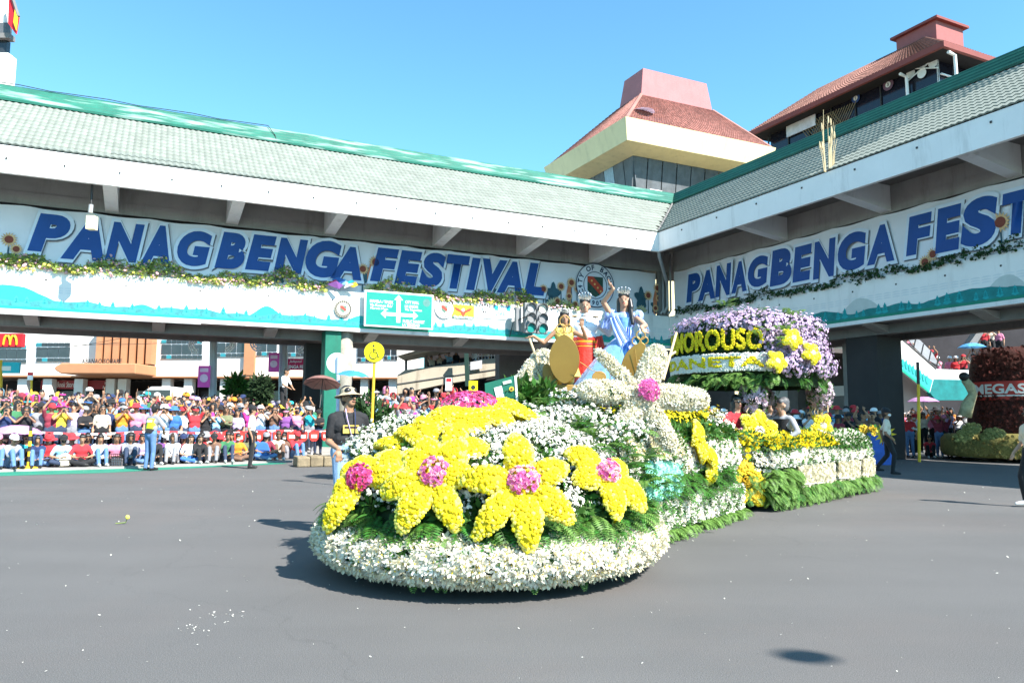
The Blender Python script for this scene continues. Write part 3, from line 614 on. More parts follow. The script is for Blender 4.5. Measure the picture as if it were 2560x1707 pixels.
TM=Matrix.Translation((c0.x,c0.y,0))@Matrix(((XP.x,YP.x,0,0),(XP.y,YP.y,0,0),(0,0,1,0),(0,0,0,1)))
MB().box((s2-.35,s2-.35,0),(wR-s2+.35,wL-s2+.35,HB-3.25),0,TM).build('wall',cream,tow)
for i in range(int((wR-2*s2)/1.35)):
    x=s2+1.35*i; o=MB().prism([TM@Vector(p) for p in ((x+.04,s2-.0,HB-.37),(x+1.30,s2,HB-.37),(x+1.30,s2+.35,HB-3.24),(x+.04,s2+.35,HB-3.24))],TM.to_3x3()@Vector((0,.06,0))).build('window_panel',slate,tow)
    if i in (1,3): MB().box((x+.1,s2-.05,HB-2.75),(x+1.2,s2+.24,HB-2.70),0,TM).build('awning_pane',wframe,o)
for i in range(6):
    y=s2+1.35*i; MB().prism([TM@Vector(p) for p in ((s2,y+.04,HB-.37),(s2,y+1.30,HB-.37),(s2+.35,y+1.30,HB-3.24),(s2+.35,y+.04,HB-3.24))],TM.to_3x3()@Vector((.06,0,0))).build('window_panel',slate if i!=2 else M('pane_sky',(.25,.32,.36),.2,.2),tow)
# roof: tiled hips up to the lantern foot
HL=HT+3.1; LF=[HZ(1603,237,HL),HZ(1785,275,HL),None,HZ(1548,272,HL)]; lw_=(LF[1]-LF[0]).dot(XP); ld_=(LF[3]-LF[0]).dot(YP); ax=(LF[0]-c0).dot(XP); ay=(LF[0]-c0).dot(YP); print('lantern',ax,ay,lw_,ld_)
def hipface(pa,pb,pc,pd,rows,cols,name):
    """tiles between eave pa-pb and top pd-pc"""
    mb=MB(); V=[];Q=[]
    for r in range(rows):
        t0,t1=r/rows,(r+1.12)/rows
        e0,e1=pa.lerp(pd,t0),pb.lerp(pc,t0); u0,u1=pa.lerp(pd,min(1,t1)),pb.lerp(pc,min(1,t1)); nn=(pb-pa).cross(pd-pa).normalized()
        if nn.z<0: nn=-nn
        for c in range(cols):
            s0,s1=c/cols,(c+1)/cols; sm_=(s0+s1)/2; o=len(V); w=.09
            V += [e0.lerp(e1,s0)+nn*.02,e0.lerp(e1,sm_)+nn*(.02+w),e0.lerp(e1,s1)+nn*.02,u0.lerp(u1,s0)-nn*.02,u0.lerp(u1,sm_)+nn*.05,u0.lerp(u1,s1)-nn*.02,e0.lerp(e1,sm_)-nn*.03]
            Q += [(o,o+1,o+4,o+3),(o+1,o+2,o+5,o+4),(o,o+6,o+2,o+1)]
    return MB().add(V,Q).build(name,redtile,tow)
e=.25; ev=[T(e,e,HT+.02),T(wR-e,e,HT+.02),T(wR-e,wL-e,HT+.02),T(e,wL-e,HT+.02)]; tp=[T(ax,ay,HL),T(ax+lw_,ay,HL),T(ax+lw_,ay+ld_,HL),T(ax,ay+ld_,HL)]
hipface(ev[0],ev[1],tp[1],tp[0],22,60,'tile_slope')['kind']='stuff'; hipface(ev[3],ev[0],tp[0],tp[3],22,60,'tile_slope')['kind']='stuff'
MB().tube([ev[0],tp[0]],.14,8).build('hip_tiles',redtile,tow); MB().tube([ev[1],tp[1]],.14,8).build('hip_tiles',redtile,tow)
# lantern
HTOP=HL+2.25
lb=[q-Vector((0,0,.05)) for q in tp]; i_=.35; lt4=[T(ax+i_,ay+i_*.6,HTOP),T(ax+lw_-i_,ay+i_*.6,HTOP),T(ax+lw_-i_,ay+ld_-i_*.6,HTOP),T(ax+i_,ay+ld_-i_*.6,HTOP)]
MB().add(lb+lt4,[(0,1,5,4),(1,2,6,5),(2,3,7,6),(3,0,4,7),(4,5,6,7)]).build('lantern',redwall,tow)
# ---- long red-roofed building on the right
ZB=47.0; k0=P(2358,108,ZB); HE=k0.z; BM=Matrix.Translation((k0.x,k0.y,0))@Matrix(((XP.x,YP.x,0,0),(XP.y,YP.y,0,0),(0,0,1,0),(0,0,0,1)))
bl=thing('long_building','long brown building with red eaves and dark glazed top floor behind the right-hand roof','building',(k0.x,k0.y,0))
kf=HZ(1851,334,HE); LB=(kf-k0).dot(YP); WB=14; print('long',k0,LB)
def B(x,y,z): return BM@Vector((x,y,z))
rm=M('brown_eave',(.20,.05,.04),.6,.1,1.5); rtop=HE+3.3; u=4.2
MB().add([B(0,0,HE),B(WB,0,HE),B(WB,LB,HE),B(0,LB,HE),B(u,u,rtop),B(WB-u,u,rtop),B(WB-u,LB-u,rtop),B(u,LB-u,rtop)],[(4,5,6,7)]).build('roof_top',redtile,bl)
def hip2(pa,pb,pc,pd,rows,cols):
    o=hipface(pa,pb,pc,pd,rows,cols,'tile_slope'); o.data.materials[0]=M('brown_tile',(.24,.115,.09),.75,.15,.8,island=.25); o.parent=bl; o.matrix_parent_inverse=Matrix.Translation(-bl.location); o['kind']='stuff'
hip2(B(0,LB,HE+.1),B(0,0,HE+.1),B(u,u,rtop),B(u,LB-u,rtop),18,70); hip2(B(0,0,HE+.1),B(WB,0,HE+.1),B(WB-u,u,rtop),B(u,u,rtop),18,50)
for lo,hi in (((-.12,-.12,HE-.28),(.12,LB,HE+.1)),((.125,-.12,HE-.28),(WB,.12,HE+.1))): MB().box(lo,hi,0,BM).build('eave_board',rm,bl)
MB().box((.12,.12,HE-.2),(WB,LB,HE-.12),0,BM).build('eave_soffit',dark,bl)
MB().box((1.3,1.3,0),(WB-1.2,LB-1,HE-2.35),0,BM).build('wall',M('beige_wall',(.50,.46,.40),.85,.1,dirt=.4),bl)
MB().box((1.5,1.5,HE-2.4),(WB-1.5,LB-1.2,HE-.2),0,BM).build('glazing',M('night_glass',(.012,.012,.02),.12,.2,spec=.5),bl)
MB().box((1.12,1.12,HE-2.62),(1.5,LB-1,HE-2.3),0,BM).build('sill_band',white_old,bl); MB().box((1.5,1.12,HE-2.62),(WB-1.2,1.5,HE-2.3),0,BM).build('sill_band',white_old,bl)
for y in np.arange(1.4,LB-1,2.2): MB().box((1.4,y,HE-2.3),(1.48,y+.1,HE-.2),0,BM).build('mullion',bolt,bl)
for x in np.arange(1.4,WB-2,1.8): MB().box((x,1.4,HE-2.3),(x+.12,1.48,HE-.2),0,BM).build('mullion',wframe,bl)
MB().box((1.62,1.3,HE-1.2),(WB-2,1.42,HE-1.12),0,BM).build('transom',wframe,bl)
fB=BM@Matrix(((0,1,0,0),(1,0,0,0),(0,0,1,0),(0,0,0,1)))   # x along building
fBf=frame(B(1.36,0,0), -YP)
for px,py,rr,t in ((2220,212,.42,'3'),(2139,246,.36,'2')):
    x,z=plane_local(px,py,fBf); MB().disc((x,0,z),rr,20,fBf,h=.03).build('ball_sign',M('ball_purple',(.15,.08,.12),.4,.1) if t=='3' else M('ball_blue',(.02,.06,.2),.4,.1),bl)
    MB().disc((x,-.012,z),rr*.5,16,fBf).build('ball_spot',wframe,bl); text(t,bolt,fBf@Matrix.Translation((x,-.02,z)),bl,1,.03,height=rr*.6)
for px,py in ((2303,160),(2332,158),(2276,184),(2304,184)):
    x,z=plane_local(px,py,fBf); MB().disc((x,0,z),.33,18,fBf,h=.03).build('white_disc',wframe,bl)
for a,b in (((2270,203),(2342,140)),((2268,173),(2345,170))):
    xa,za=plane_local(*a,fBf); xb,zb=plane_local(*b,fBf); MB().tube([fBf@Vector((xa,-.02,za)),fBf@Vector((xb,-.02,zb))],.05,6).build('cue_bar',wframe,bl)
for px,py in ((2270,150),(2392,118)):
    x,z=plane_local(px,py,fBf); MB().tube([fBf@Vector((x,-.9,HE-.5)),fBf@Vector((x,-.25,HE-.6)),fBf@Vector((x,-.2,HE-2.5))],.11,8).build('downpipe',white,bl)
x,z=plane_local(2003,310,fBf); MB().box((x-1.5,-.1,z-.65),(x+1.5,0,z+.65),0,fBf).build('notice_board',M('board_pale',(.6,.6,.66),.6,.25,1.5),bl)
x0,_=plane_local(2025,300,fBf); x1,_=plane_local(2110,260,fBf); mb=MB()
for i in range(14):
    for sgn in (1,-1):
        xs=x0+(x1-x0)*i/13; pa=Vector((xs,-.03,HE-2.2)); pb=Vector((xs+sgn*1.1,-.03,HE-.6)); mb.tube([fBf@pa,fBf@pb],.04,4)
mb.build('lattice',M('lattice_wood',(.20,.15,.09),.7,.2),bl)['kind']='stuff'
# roof monitor
MB().box((4.4,3.4,rtop-.9),(7.4,6.6,rtop+1.0),0,BM).build('roof_monitor',M('monitor_brown',(.28,.09,.085),.7,.1),bl); MB().box((4.1,3.1,rtop+1.0),(7.7,6.9,rtop+1.18),0,BM).build('monitor_cap',rm,bl)
# ---- far left tower with the restaurant sign, seen at the frame's edge
YU=68.0; ul=thing('corner_block','white high block with slanted red and yellow sign at the frame edge above the roof','building',(P(-60,100,YU).x,YU,0))
def urect(name,px1,py0,py1,dy,dep,mat):
    a=P(px1,py0,YU); b=P(px1,py1,YU); MB().box((a.x-12,YU+dy,min(a.z,b.z)),(a.x,YU+dy+dep,max(a.z,b.z))).build(name,mat,ul)
MB().box((P(-60,100,YU).x-8,YU+.5,0),(P(18,100,YU).x,YU+1.5,P(18,130,YU).z)).build('wall',bwhite,ul)
urect('wall',24,135,260,-.2,.7,bwhite); urect('window_band',16,100,135,.1,.5,glassd); urect('ledge',30,88,100,-.4,.9,conc_d); urect('ledge',22,60,88,-.2,.7,slate); urect('wall',26,-90,60,-.1,.6,bwhite)
MB().prism([P(20,58,YU-1),P(38,84,YU-1),P(45,42,YU-1),P(33,4,YU-1),P(22,-6,YU-1)],(0,.25,0)).build('sign_red',M('sign_red',(.62,.02,.03),.5,.05),ul); MB().prism([P(33,56,YU-1.2),P(40,76,YU-1.2),P(44,38,YU-1.2),P(37,22,YU-1.2)],(0,.12,0)).build('sign_yellow',M('sign_yellow',(.80,.50,.03),.5,.05),ul)
MB().tube([P(31,-6,YU-1.1),P(46,42,YU-1.1)],.14,6).build('sign_roof',conc_d,ul)
# ---- far blocks closing the street
for x0,x1,y,h,mt,lab in ((-75,-28,74,10,bwhite,'plain pale far block beyond the shopping building'),(6,30,70,6.5,conc_d,'dim far block glimpsed behind the overpass corner'),(30,80,62,7,conc_d,'dim far block beyond the stair landing')):
    o=thing('far_block',lab,'building',((x0+x1)/2,y,0)); MB().box((x0,y,0),(x1,y+6,h)).build('wall',mt,o); MB().box((x0-.2,y-.3,h),(x1+.2,y+6.2,h+.3)).build('roof_slab',conc,o)
# ---- white shopping building seen under the left wing
ZA=56.0; fA=frame(Vector((0,ZA,0)),(1,0,0)); 
def A(px,py,dy=0.0): q=P(px,py,ZA+dy); return q
ab=thing('shopping_building','white shopping building with orange fins and orange canopy under the left wing','building',(-20,ZA,0))
def arect(name,px0,py0,px1,py1,y0,y1,mat,parent=ab,bevel=0):
    a=A(px0,py0,0);b=A(px1,py1,0); return MB().box((min(a.x,b.x),ZA+y0,min(a.z,b.z)),(max(a.x,b.x),ZA+y1,max(a.z,b.z))).build(name,mat,parent,bevel=bevel)
arect('wall',-160,700,1012,945,0,8,bwhite); arect('roof_edge',-160,692,1020,702,-.4,8,bwhite)
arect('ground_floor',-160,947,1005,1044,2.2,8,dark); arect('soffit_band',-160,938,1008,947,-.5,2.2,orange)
def window(px0,py0,px1,py1,cols,rows=(.22,.56,.22)):
    w=arect('window',px0,py0,px1,py1,-.06,-.01,wframe); H_=py1-py0; y=py0; n=cols
    for ri,rf in enumerate(rows):
        k2=cols*2 if ri!=1 else cols; y2=y+H_*rf
        for c in range(k2):
            xa=px0+(px1-px0)*c/k2; xb=px0+(px1-px0)*(c+1)/k2; g2=.9+.5*(ri==1); arect('pane',xa+g2,y+g2,xb-g2,y2-g2,-.10,-.062,glassd if (c*5+ri)%7 else M('pane_teal',(.03,.22,.26),.2,.1),w)
        y=y2
for w in ((-30,862,68,908,4),(92,856,177,905,3),(404,849,507,898,4),(538,846,620,893,3),(642,843,694,890,2),(716,846,764,892,2),(893,855,935,905,2),(960,850,995,900,2)): window(*w)
bay=arect('fin_bay',258,812,388,912,-.08,0,glassd)
for i in range(7): x=260+i*20.5; arect('fin',x,812,x+8,912,-.9,-.09,orange,bay)
for y in (853,): arect('transom',268,y,388,y+3,-.2,-.09,wframe,bay)
arect('pilaster',617,815,638,938,-.35,0,orange)
# canopy with a rounded nose
a=A(200,915);b=A(392,941); zc=(a.z+b.z)/2; hh=(a.z-b.z)/2
MB().prism([Vector((b.x,ZA-3.2,b.z)),Vector((a.x+.5,ZA-3.2,b.z)),Vector((a.x+.15,ZA-3.2,b.z+.2)),Vector((a.x,ZA-3.2,zc)),Vector((a.x+.15,ZA-3.2,a.z-.2)),Vector((a.x+.5,ZA-3.2,a.z)),Vector((b.x,ZA-3.2,a.z))],(0,3.15,0)).build('canopy',orange,ab,bevel=.08)
cl=A(276,907); text('ABANAO SQUARE',bolt,Matrix.Translation((cl.x,ZA-1.2,cl.z)),ab,1,.035,.1,1.1,width=A(325,907).x-A(227,907).x,height=.42)
sb=arect('shop_sign',90,949,283,972,.6,.75,red)
l=A(135,960); text('National Book Store',M('sign_cream',(.75,.6,.5),.6,.05),Matrix.Translation((l.x,ZA+.57,l.z)),sb,1,.01,.15,width=2.4,height=.4)
l=A(262,962); text('National\nBook Store',MATS['sign_cream'],Matrix.Translation((l.x,ZA+.57,l.z)),sb,1,.01,.15,width=.9,height=.5)
for px in (55,118,196,275,305,415,470,560,640,910,980): arect('pillar',px-8,947,px+8,1044,-.1,.5,bwhite)
for px0,px1,mt in ((66,108,slate),(128,150,M('shop_glass',(.25,.27,.28),.3,.3)),(206,265,glassd),(315,345,wframe),(350,405,glassd),(425,462,M('shop_poster',(.35,.06,.05),.6,.6,2.0)),(480,550,glassd),(570,632,M('shop_brown',(.25,.14,.08),.5,.4)),(650,700,glassd),(920,972,glassd)):
    arect('shopfront',px0,975,px1,1040,1.6,1.75,mt)
for i in range(1,3): arect('door_bar',315+i*10,975,316.5+i*10,1040,1.5,1.59,M('alu',(.4,.4,.4),.4,.05))
# ---- beige terraced building right of it
ZC=47.0
tb=thing('terrace_building','stained beige building with open terrace and spectators under the overpass','building',(P(1100,1000,ZC).x,ZC,0))
def TB(px,py,dz=0): return P(px,py,ZC+dz)
stain=M('beige_stained',(.46,.40,.31),.85,.12,.8,dirt=.8,bump=.2)
def slant(name,pts,depth,mat,dz=0): return MB().prism([TB(px,py,dz) for px,py in pts],(0,depth,0)).build(name,mat,tb)
slant('terrace_wall',[(993,985),(993,938),(1012,925),(1262,892),(1264,935),(1100,962)],1.2,stain); slant('wall_joint',[(993,958),(1262,918),(1262,920),(993,960.5)],.05,conc_d,-.06)
slant('terrace_rear',[(1060,980),(1060,850),(1270,840),(1270,980)],.4,dark,3.2); slant('roof_slab',[(994,892),(1120,868),(1275,858),(1275,845),(1110,855),(994,886)],3.5,stain,-.8)
slant('end_wall',[(992,866),(1090,862),(992,890)],.5,bwhite,-1.0)
for px in (1012,1063,1165): slant('terrace_post',[(px,930),(px,865),(px+5,865),(px+5,928)],.3,conc_d,1.5)
mb=MB()
for i in range(9): x=1188+i*8; mb.prism([TB(x,900,.2),TB(x,862,.2),TB(x+1.2,862,.2),TB(x+1.2,899,.2)],(0,.05,0))
for j in range(5): mb.prism([TB(1186,899-j*9,.2),TB(1256,896-j*9,.2),TB(1256,897.2-j*9,.2),TB(1186,900.2-j*9,.2)],(0,.05,0))
mb.build('window_grille',wframe,tb)['kind']='stuff'
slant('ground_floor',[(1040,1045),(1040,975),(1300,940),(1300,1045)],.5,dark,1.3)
slant('drain_pole',[(1163,965),(1160,862),(1170,862),(1174,965)],.3,M('dark_green_pole',(.02,.05,.04),.5,.1),-1.2)
slant('notice_panel',[(1176,925),(1176,905),(1205,900),(1205,921)],.06,M('panel_grey',(.5,.5,.52),.6,.1),-.2)
bs=thing('company_sign','blue and white company sign with a swoosh on the dark building corner','sign',TB(1290,930,-1))
mb=MB().prism([TB(1259,932,-1),TB(1259,896,-1),TB(1312,899,-1),TB(1312,933,-1)],(0,.15,0)); mb.build('panel',M('sign_paleblue',(.38,.50,.58),.5,.1),bs)
MB().prism([TB(1262,931,-1.05),TB(1268,915,-1.05),TB(1284,906,-1.05),TB(1308,902,-1.05),TB(1292,912,-1.05),TB(1282,924,-1.05),TB(1276,932,-1.05)],(0,.03,0)).build('swoosh',M('swoosh_blue',(.03,.16,.42),.5,.1),bs)
q=TB(1296,924,-1.08); text('airtech',M('sign_ink',(.03,.05,.1),.6,0),Matrix.Translation((q.x,q.y,q.z)),bs,1,.01,.1,width=.85,height=.24)
# ---- dark arcade behind the corner and right wing
dk=thing('arcade_wall','dark shaded arcade wall with roller shutters behind the right wing','building',FR@Vector((0,8,0)))
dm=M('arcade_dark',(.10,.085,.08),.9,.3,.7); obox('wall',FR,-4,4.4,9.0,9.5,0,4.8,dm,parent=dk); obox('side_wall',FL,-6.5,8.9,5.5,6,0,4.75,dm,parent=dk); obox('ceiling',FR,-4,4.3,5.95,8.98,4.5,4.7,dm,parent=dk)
sh_m=M('shutter',(.20,.21,.21),.5,.1,2)
for x in (-3.4,.2):
    s=obox('shutter_box',FR,x,x+2.4,8.7,8.99,2.6,3.1,white_old,parent=dk); 
    o=obox('shutter',FR,x+.05,x+2.35,8.85,8.99,0,2.59,sh_m,parent=dk)
    mb=MB()
    for j in range(22): wbox(mb,FR,x+.05,x+2.35,8.80,8.849,.1+j*.113,.1+j*.113+.07)
    mb.build('shutter_slats',sh_m,o)['kind']='stuff'
for x in (-.9,2.9): obox('pier',FR,x,x+.7,8.4,8.99,0,4.45,conc_d,parent=dk)
# ---- stair ramp with mural beyond the right wing
ZS=34.0
st=thing('stair_ramp','white stair ramp with teal mural and landing full of spectators beyond the right wing','stairs',P(2290,1000,ZS))
def S(px,py,dz=0): return P(px,py,ZS+dz)
def sl(name,pts,depth,mat,dz=0,par=None): return MB().prism([S(px,py,dz) for px,py in pts],(0,depth,0)).build(name,mat,par or st)
pw=sl('ramp_parapet',[(2204,842),(2245,842),(2340,925),(2325,980),(2204,882)],.3,white)
sl('ramp_mural',[(2204,862),(2290,925),(2332,950),(2324,979),(2204,880)],.02,treel,-.03,pw); sl('ramp_border',[(2200,877),(2324,977),(2324,983),(2200,884)],.04,MATS['green_border'],-.05,pw)
for i in range(14):
    t=i/13; x=2206+112*t; y=866+80*t; sl('mural_tree',[(x-2,y+12),(x+2,y+13),(x+3.5,y+2),(x,y-9-3*(i%2)),(x-3.5,y+1)],.01,tealm,-.045,pw)
sl('ramp_soffit',[(2202,884),(2324,983),(2350,1005),(2350,1046),(2202,1046)],2.0,M('pinkish_wall',(.42,.33,.30),.85,.12,1,dirt=.3),.6)
sl('landing_wall',[(2330,960),(2338,922),(2442,926),(2442,950)],.3,white_old,.1); sl('landing_mural',[(2324,980),(2334,948),(2442,950),(2442,1000),(2340,1000)],.3,dteal,.05)
sl('landing_floor',[(2330,945),(2560,945),(2560,955),(2330,955)],5,conc_d,.5); sl('rear_wall',[(2180,780),(2640,780),(2640,1046),(2180,1046)],.4,M('stairwell_dark',(.035,.032,.035),.9,.3,.8),8)
sl('low_wall',[(2202,975),(2255,965),(2255,1046),(2202,1046)],.1,white_old,.4); sl('shutter',[(2204,962),(2254,964),(2254,988),(2204,986)],.06,conc,-.0)
mb=MB()
for j in range(6): mb.prism([S(2205,990+j*5,.3),S(2253,990+j*5,.3),S(2253,992.5+j*5,.3),S(2205,992.5+j*5,.3)],(0,.05,0))
mb.build('louvres',wframe,st)['kind']='stuff'
MB().tube([S(2245,840,.1),S(2340,922,.1)],.05,6).build('handrail',bolt,st)
for i in range(6): t=i/5; MB().tube([S(2245+95*t,842+82*t,.3),S(2252+95*t,815+75*t,.3)],.03,5).build('baluster',bolt,st)
sl('tarpaulin',[(2262,838),(2300,850),(2330,880),(2350,915),(2320,900),(2290,872)],.08,M('tarp',(.30,.31,.33),.5,.3,2),.9)
sl('tilted_column',[(2420,862),(2452,818),(2468,818),(2440,862)],.5,conc_d,2.0)
# ------------------------------------------------------------------ signs, posters and lights on the overpass
sgreen=M('sign_green',(.012,.26,.21),.4,.12,.8); swhite=M('sign_white',(.82,.82,.82),.5,.03); sgrey=M('lamp_housing',(.20,.205,.21),.5,.15,3)
def fbox(name,fr,px0,py0,px1,py1,d0,d1,mat,parent,bevel=0,world=True):
    f=fr@Matrix.Translation((0,d0,0)); a=plane_local(px0,py0,f); b=plane_local(px1,py1,f); return MB().box((min(a[0],b[0]),d0,min(a[1],b[1])),(max(a[0],b[0]),d1,max(a[1],b[1])),0,fr).build(name,mat,parent,bevel=bevel)
ds=thing('direction_sign','green road direction sign with white arrows on the parapet','road sign',FL@Vector((plane_local(1000,780,FL)[0],-.2,5)))
dd=-.30; f=FL@Matrix.Translation((0,dd,0))
x0,z1=plane_local(912,724,f); x1,_=plane_local(1084,745,f); z0=plane_local(912,815,f)[1]
MB().box((x0,dd,z0),(x1,dd+.06,z1),0,FL).build('border',swhite,ds,bevel=.02); MB().box((x0+.07,dd-.01,z0+.07),(x1-.07,dd-.001,z1-.07),0,FL).build('panel',sgreen,ds)
for x in (x0+.5,x1-.5): MB().box((x,dd+.06,z0+.2),(x+.08,-.001,z1-.2),0,FL).build('bracket',bolt,ds)
xc=(x0+x1)/2; zc=(z0+z1)/2; w=x1-x0; h=z1-z0; A_=Matrix.Translation((xc,dd-.014,zc))
arr=[(-.045*w,-.35*h),(.01*w,-.35*h),(.01*w,.28*h),(.045*w,.28*h),(-.0175*w,.42*h),(-.08*w,.28*h),(-.045*w,.28*h)]
MB().add([FL@Vector((xc+x,dd-.014,zc+z)) for x,z in arr],[tuple(range(7))]).build('arrow',swhite,ds)
zz=-.13*h; ar2=[(-.27*w,zz),(-.2*w,zz+.12*h),(-.2*w,zz+.045*h),(.2*w,zz+.045*h),(.2*w,zz+.12*h),(.27*w,zz),(.2*w,zz-.12*h),(.2*w,zz-.045*h),(-.2*w,zz-.045*h),(-.2*w,zz-.12*h)]
MB().add([FL@Vector((xc+x,dd-.018,zc+z)) for x,z in ar2],[tuple(range(10))]).build('arrow',swhite,ds)
for body,x,z,ww,hh in (('MANILA / TPLEX',-.26,.20,.33,.085),('Via Kennon Rd./',-.265,.095,.32,.075),('Marcos Hwy.',-.29,-.0,.25,.075),('CITY HALL',.18,.24,.2,.085),('LA UNION',.17,.12,.19,.085),('Via Naguilian',.20,.02,.25,.075),('PUBLIC MARKET',.21,-.30,.32,.085),('LA TRINIDAD',.17,-.40,.25,.08)):
    text(body,swhite,FL@Matrix.Translation((xc+x*w,dd-.016,zc+z*h)),ds,1,.02,width=ww*w,height=hh*h)
MB().disc((x1-.3,dd-.012,z1-.35),.16,16,FL).build('seal',M('sign_seal',(.08,.22,.2),.6,.3,6),ds)
# round seal plaque over the green column
def plaque(px,py,r,label,m1,m2,d=-.08):
    o=thing('seal_plaque',label,'plaque'); f=FL@Matrix.Translation((0,d,0)); x,z=plane_local(px,py,f); o.location=FL@Vector((x,d,z-r))
    MB().disc((x,d,z),r,28,FL,h=.05).build('disc',m1,o); MB().disc((x,d-.006,z),r*.72,24,FL).build('face',m2,o)
    MB().add([FL@Vector((x+a*r,d-.012,z+b*r)) for a,b in ((-.35,.35),(.35,.35),(.35,-.15),(0,-.45),(-.35,-.15))],[tuple(range(5))]).build('shield',M('plaque_green',(.1,.2,.15),.6,.4,7),o)
    MB().add([FL@Vector((x+a*r,d-.018,z+b*r)) for a,b in ((-.35,.35),(-.1,.35),(.35,-.05),(.35,-.15),(.22,-.25),(-.35,.12))],[tuple(range(6))]).build('band',M('plaque_red',(.5,.06,.04),.6,.1),o)
    for i in range(22):
        a=2*math.pi*i/22; MB().add([FL@Vector((x+math.cos(a)*r*.86+dx,d-.004,z+math.sin(a)*r*.86+dz)) for dx,dz in ((-.02,-.035),(.02,-.035),(.02,.035),(-.02,.035))],[(0,1,2,3)]).build('mark',bolt,o)
    return o
plaque(858,772,.34,'weathered round seal plaque above the green column',M('plaque_bronze',(.32,.30,.24),.6,.3,5),M('plaque_pale',(.45,.43,.38),.6,.2,5))
plaque(1111,772,.40,'round white seal plaque beside the yellow eagle poster',swhite,M('plaque_white',(.72,.72,.70),.6,.05))
# paint-company poster
po=thing('poster','yellow poster with red eagle between green bands','poster',FL@Vector((plane_local(1158,775,FL)[0],-.05,5.3)))
fbox('panel',FL,1132,752,1185,796,-.05,-.01,M('poster_yellow',(.80,.58,.03),.5,.04),po); fbox('band',FL,1132,752,1185,764,-.056,-.051,M('poster_green',(.08,.22,.18),.5,.05),po); fbox('band',FL,1132,789,1185,797,-.056,-.051,MATS['poster_green'],po)
f=FL@Matrix.Translation((0,-.062,0)); x,z=plane_local(1158,758,f); text('BOYSEN',swhite,FL@Matrix.Translation((x,-.062,z)),po,1,.03,width=.9,height=.16); x,z=plane_local(1158,793,f); text('The No.1 Paint',swhite,FL@Matrix.Translation((x,-.062,z)),po,1,.01,width=.85,height=.11)
x,z=plane_local(1158,776,f); eg=[(-.43,.12),(-.25,.1),(-.08,.0),(-.06,.06),(.06,.06),(.08,0),(.25,.1),(.43,.12),(.3,-.02),(.12,-.09),(.07,-.2),(0,-.26),(-.07,-.2),(-.12,-.09),(-.3,-.02)]
MB().add([FL@Vector((x+a,-.06,z+b)) for a,b in eg],[tuple(range(15))]).build('eagle',M('poster_red',(.45,.07,.03),.5,.1),po); MB().disc((x,-.066,z+.02),.07,10,FL).build('eagle_head',swhite,po)
# heritage poster
pu=thing('poster','white poster with blue temple logo beside the traffic light','poster',FL@Vector((plane_local(1240,785,FL)[0],-.05,5.3)))
fbox('panel',FL,1194,760,1280,800,-.04,-.008,swhite,pu); tq=M('poster_cyan',(.02,.42,.68),.5,.05); fbox('logo_field',FL,1236,762,1276,778,-.047,-.041,tq,pu)
x,z=plane_local(1256,768,f)
for i in range(5): MB().box((x-.2+.09*i,-.052,z-.16),(x-.15+.09*i,-.048,z+.02),0,FL).build('temple_column',swhite,pu)
MB().add([FL@Vector((x+a,-.053,z+b)) for a,b in ((-.28,.03),(.28,.03),(0,.17))],[(0,1,2)]).build('temple_roof',swhite,pu)
x,z=plane_local(1256,785,f); text('unesco',M('poster_inkblue',(.03,.2,.38),.5,.05),FL@Matrix.Translation((x,-.05,z)),pu,1,.01,width=.66,height=.15); x,z=plane_local(1213,786,f); text('BAGUIO',M('poster_inkgrey',(.45,.46,.48),.5,.05),FL@Matrix.Translation((x,-.05,z)),pu,1,0,width=.52,height=.13)
for i,(a,b) in enumerate(((1200,764),(1206,762),(1212,761),(1219,762),(1225,765),(1206,772),(1218,772),(1209,778),(1215,779))):
    x,z=plane_local(a,b,f); MB().add([FL@Vector((x+p,-.05,z+q2)) for p,q2 in ((-.05,-.05),(.05,-.05),(0,.06))],[(0,1,2)]).build('triangle',bolt if i!=5 else tq,pu)
# six-lens traffic light
tl=thing('traffic_light','grey six-lens traffic light hung on the overpass edge','traffic light',FL@Vector((plane_local(1340,800,FL)[0],-.9,4.9)))
d=-.9; f=FL@Matrix.Translation((0,d,0)); x0,z1=plane_local(1312,756,f); x1,z0=plane_local(1370,835,f); xm=(x0+x1)/2
for s in (0,1): MB().box((x0+(xm-x0)*s+.02*s,d,z0),(xm+(x1-xm)*s-.0-.02*(1-s),d+.22,z1),0,FL).build('housing',sgrey,tl,bevel=.03)
lw=(x1-x0)/4; hh=(z1-z0)/3
for s in (0,1):
    for r in range(3):
        cx=x0+lw*(1+2*s); cz=z1-hh*(r+.5); m_=(sgrey if r==1 else (M('lens_grey',(.30,.30,.31),.3,.1) if s==0 else M('lens_cream',(.72,.68,.56),.35,.05))) if r<2 else M('lens_green',(.015,.22,.19),.3,.25,4)
        ln=MB().disc((cx,d-.02,cz),lw*.68,20,FL,h=.018).build('lens',m_,tl); mb=MB()
        pr=[(lw*.70,0),(lw*.80,0),(lw*.80,.16),(lw*.76,.16),(lw*.70,0)]
        mb.lathe(pr,24,(0,0,0),0,FL@Matrix.Translation((cx,d,cz))@Matrix.Rotation(R(90),4,'X'),a0=R(-20),a1=R(200)); mb.build('visor',sgrey,ln)
MB().box((x0-.25,d+.3,z0+.1),(x0-.02,d+.5,z1-.2),0,FL).build('back_box',sgrey,tl); MB().tube([FL@Vector((xm,d+.22,zc)),FL@Vector((xm,0,zc))],.05,6).build('arm',bolt,tl)
lr=thing('flood_arm','thin black lamp arm reaching from parapet to traffic light','lamp arm',FL@Vector((plane_local(1275,840,FL)[0],-.1,4.9)))
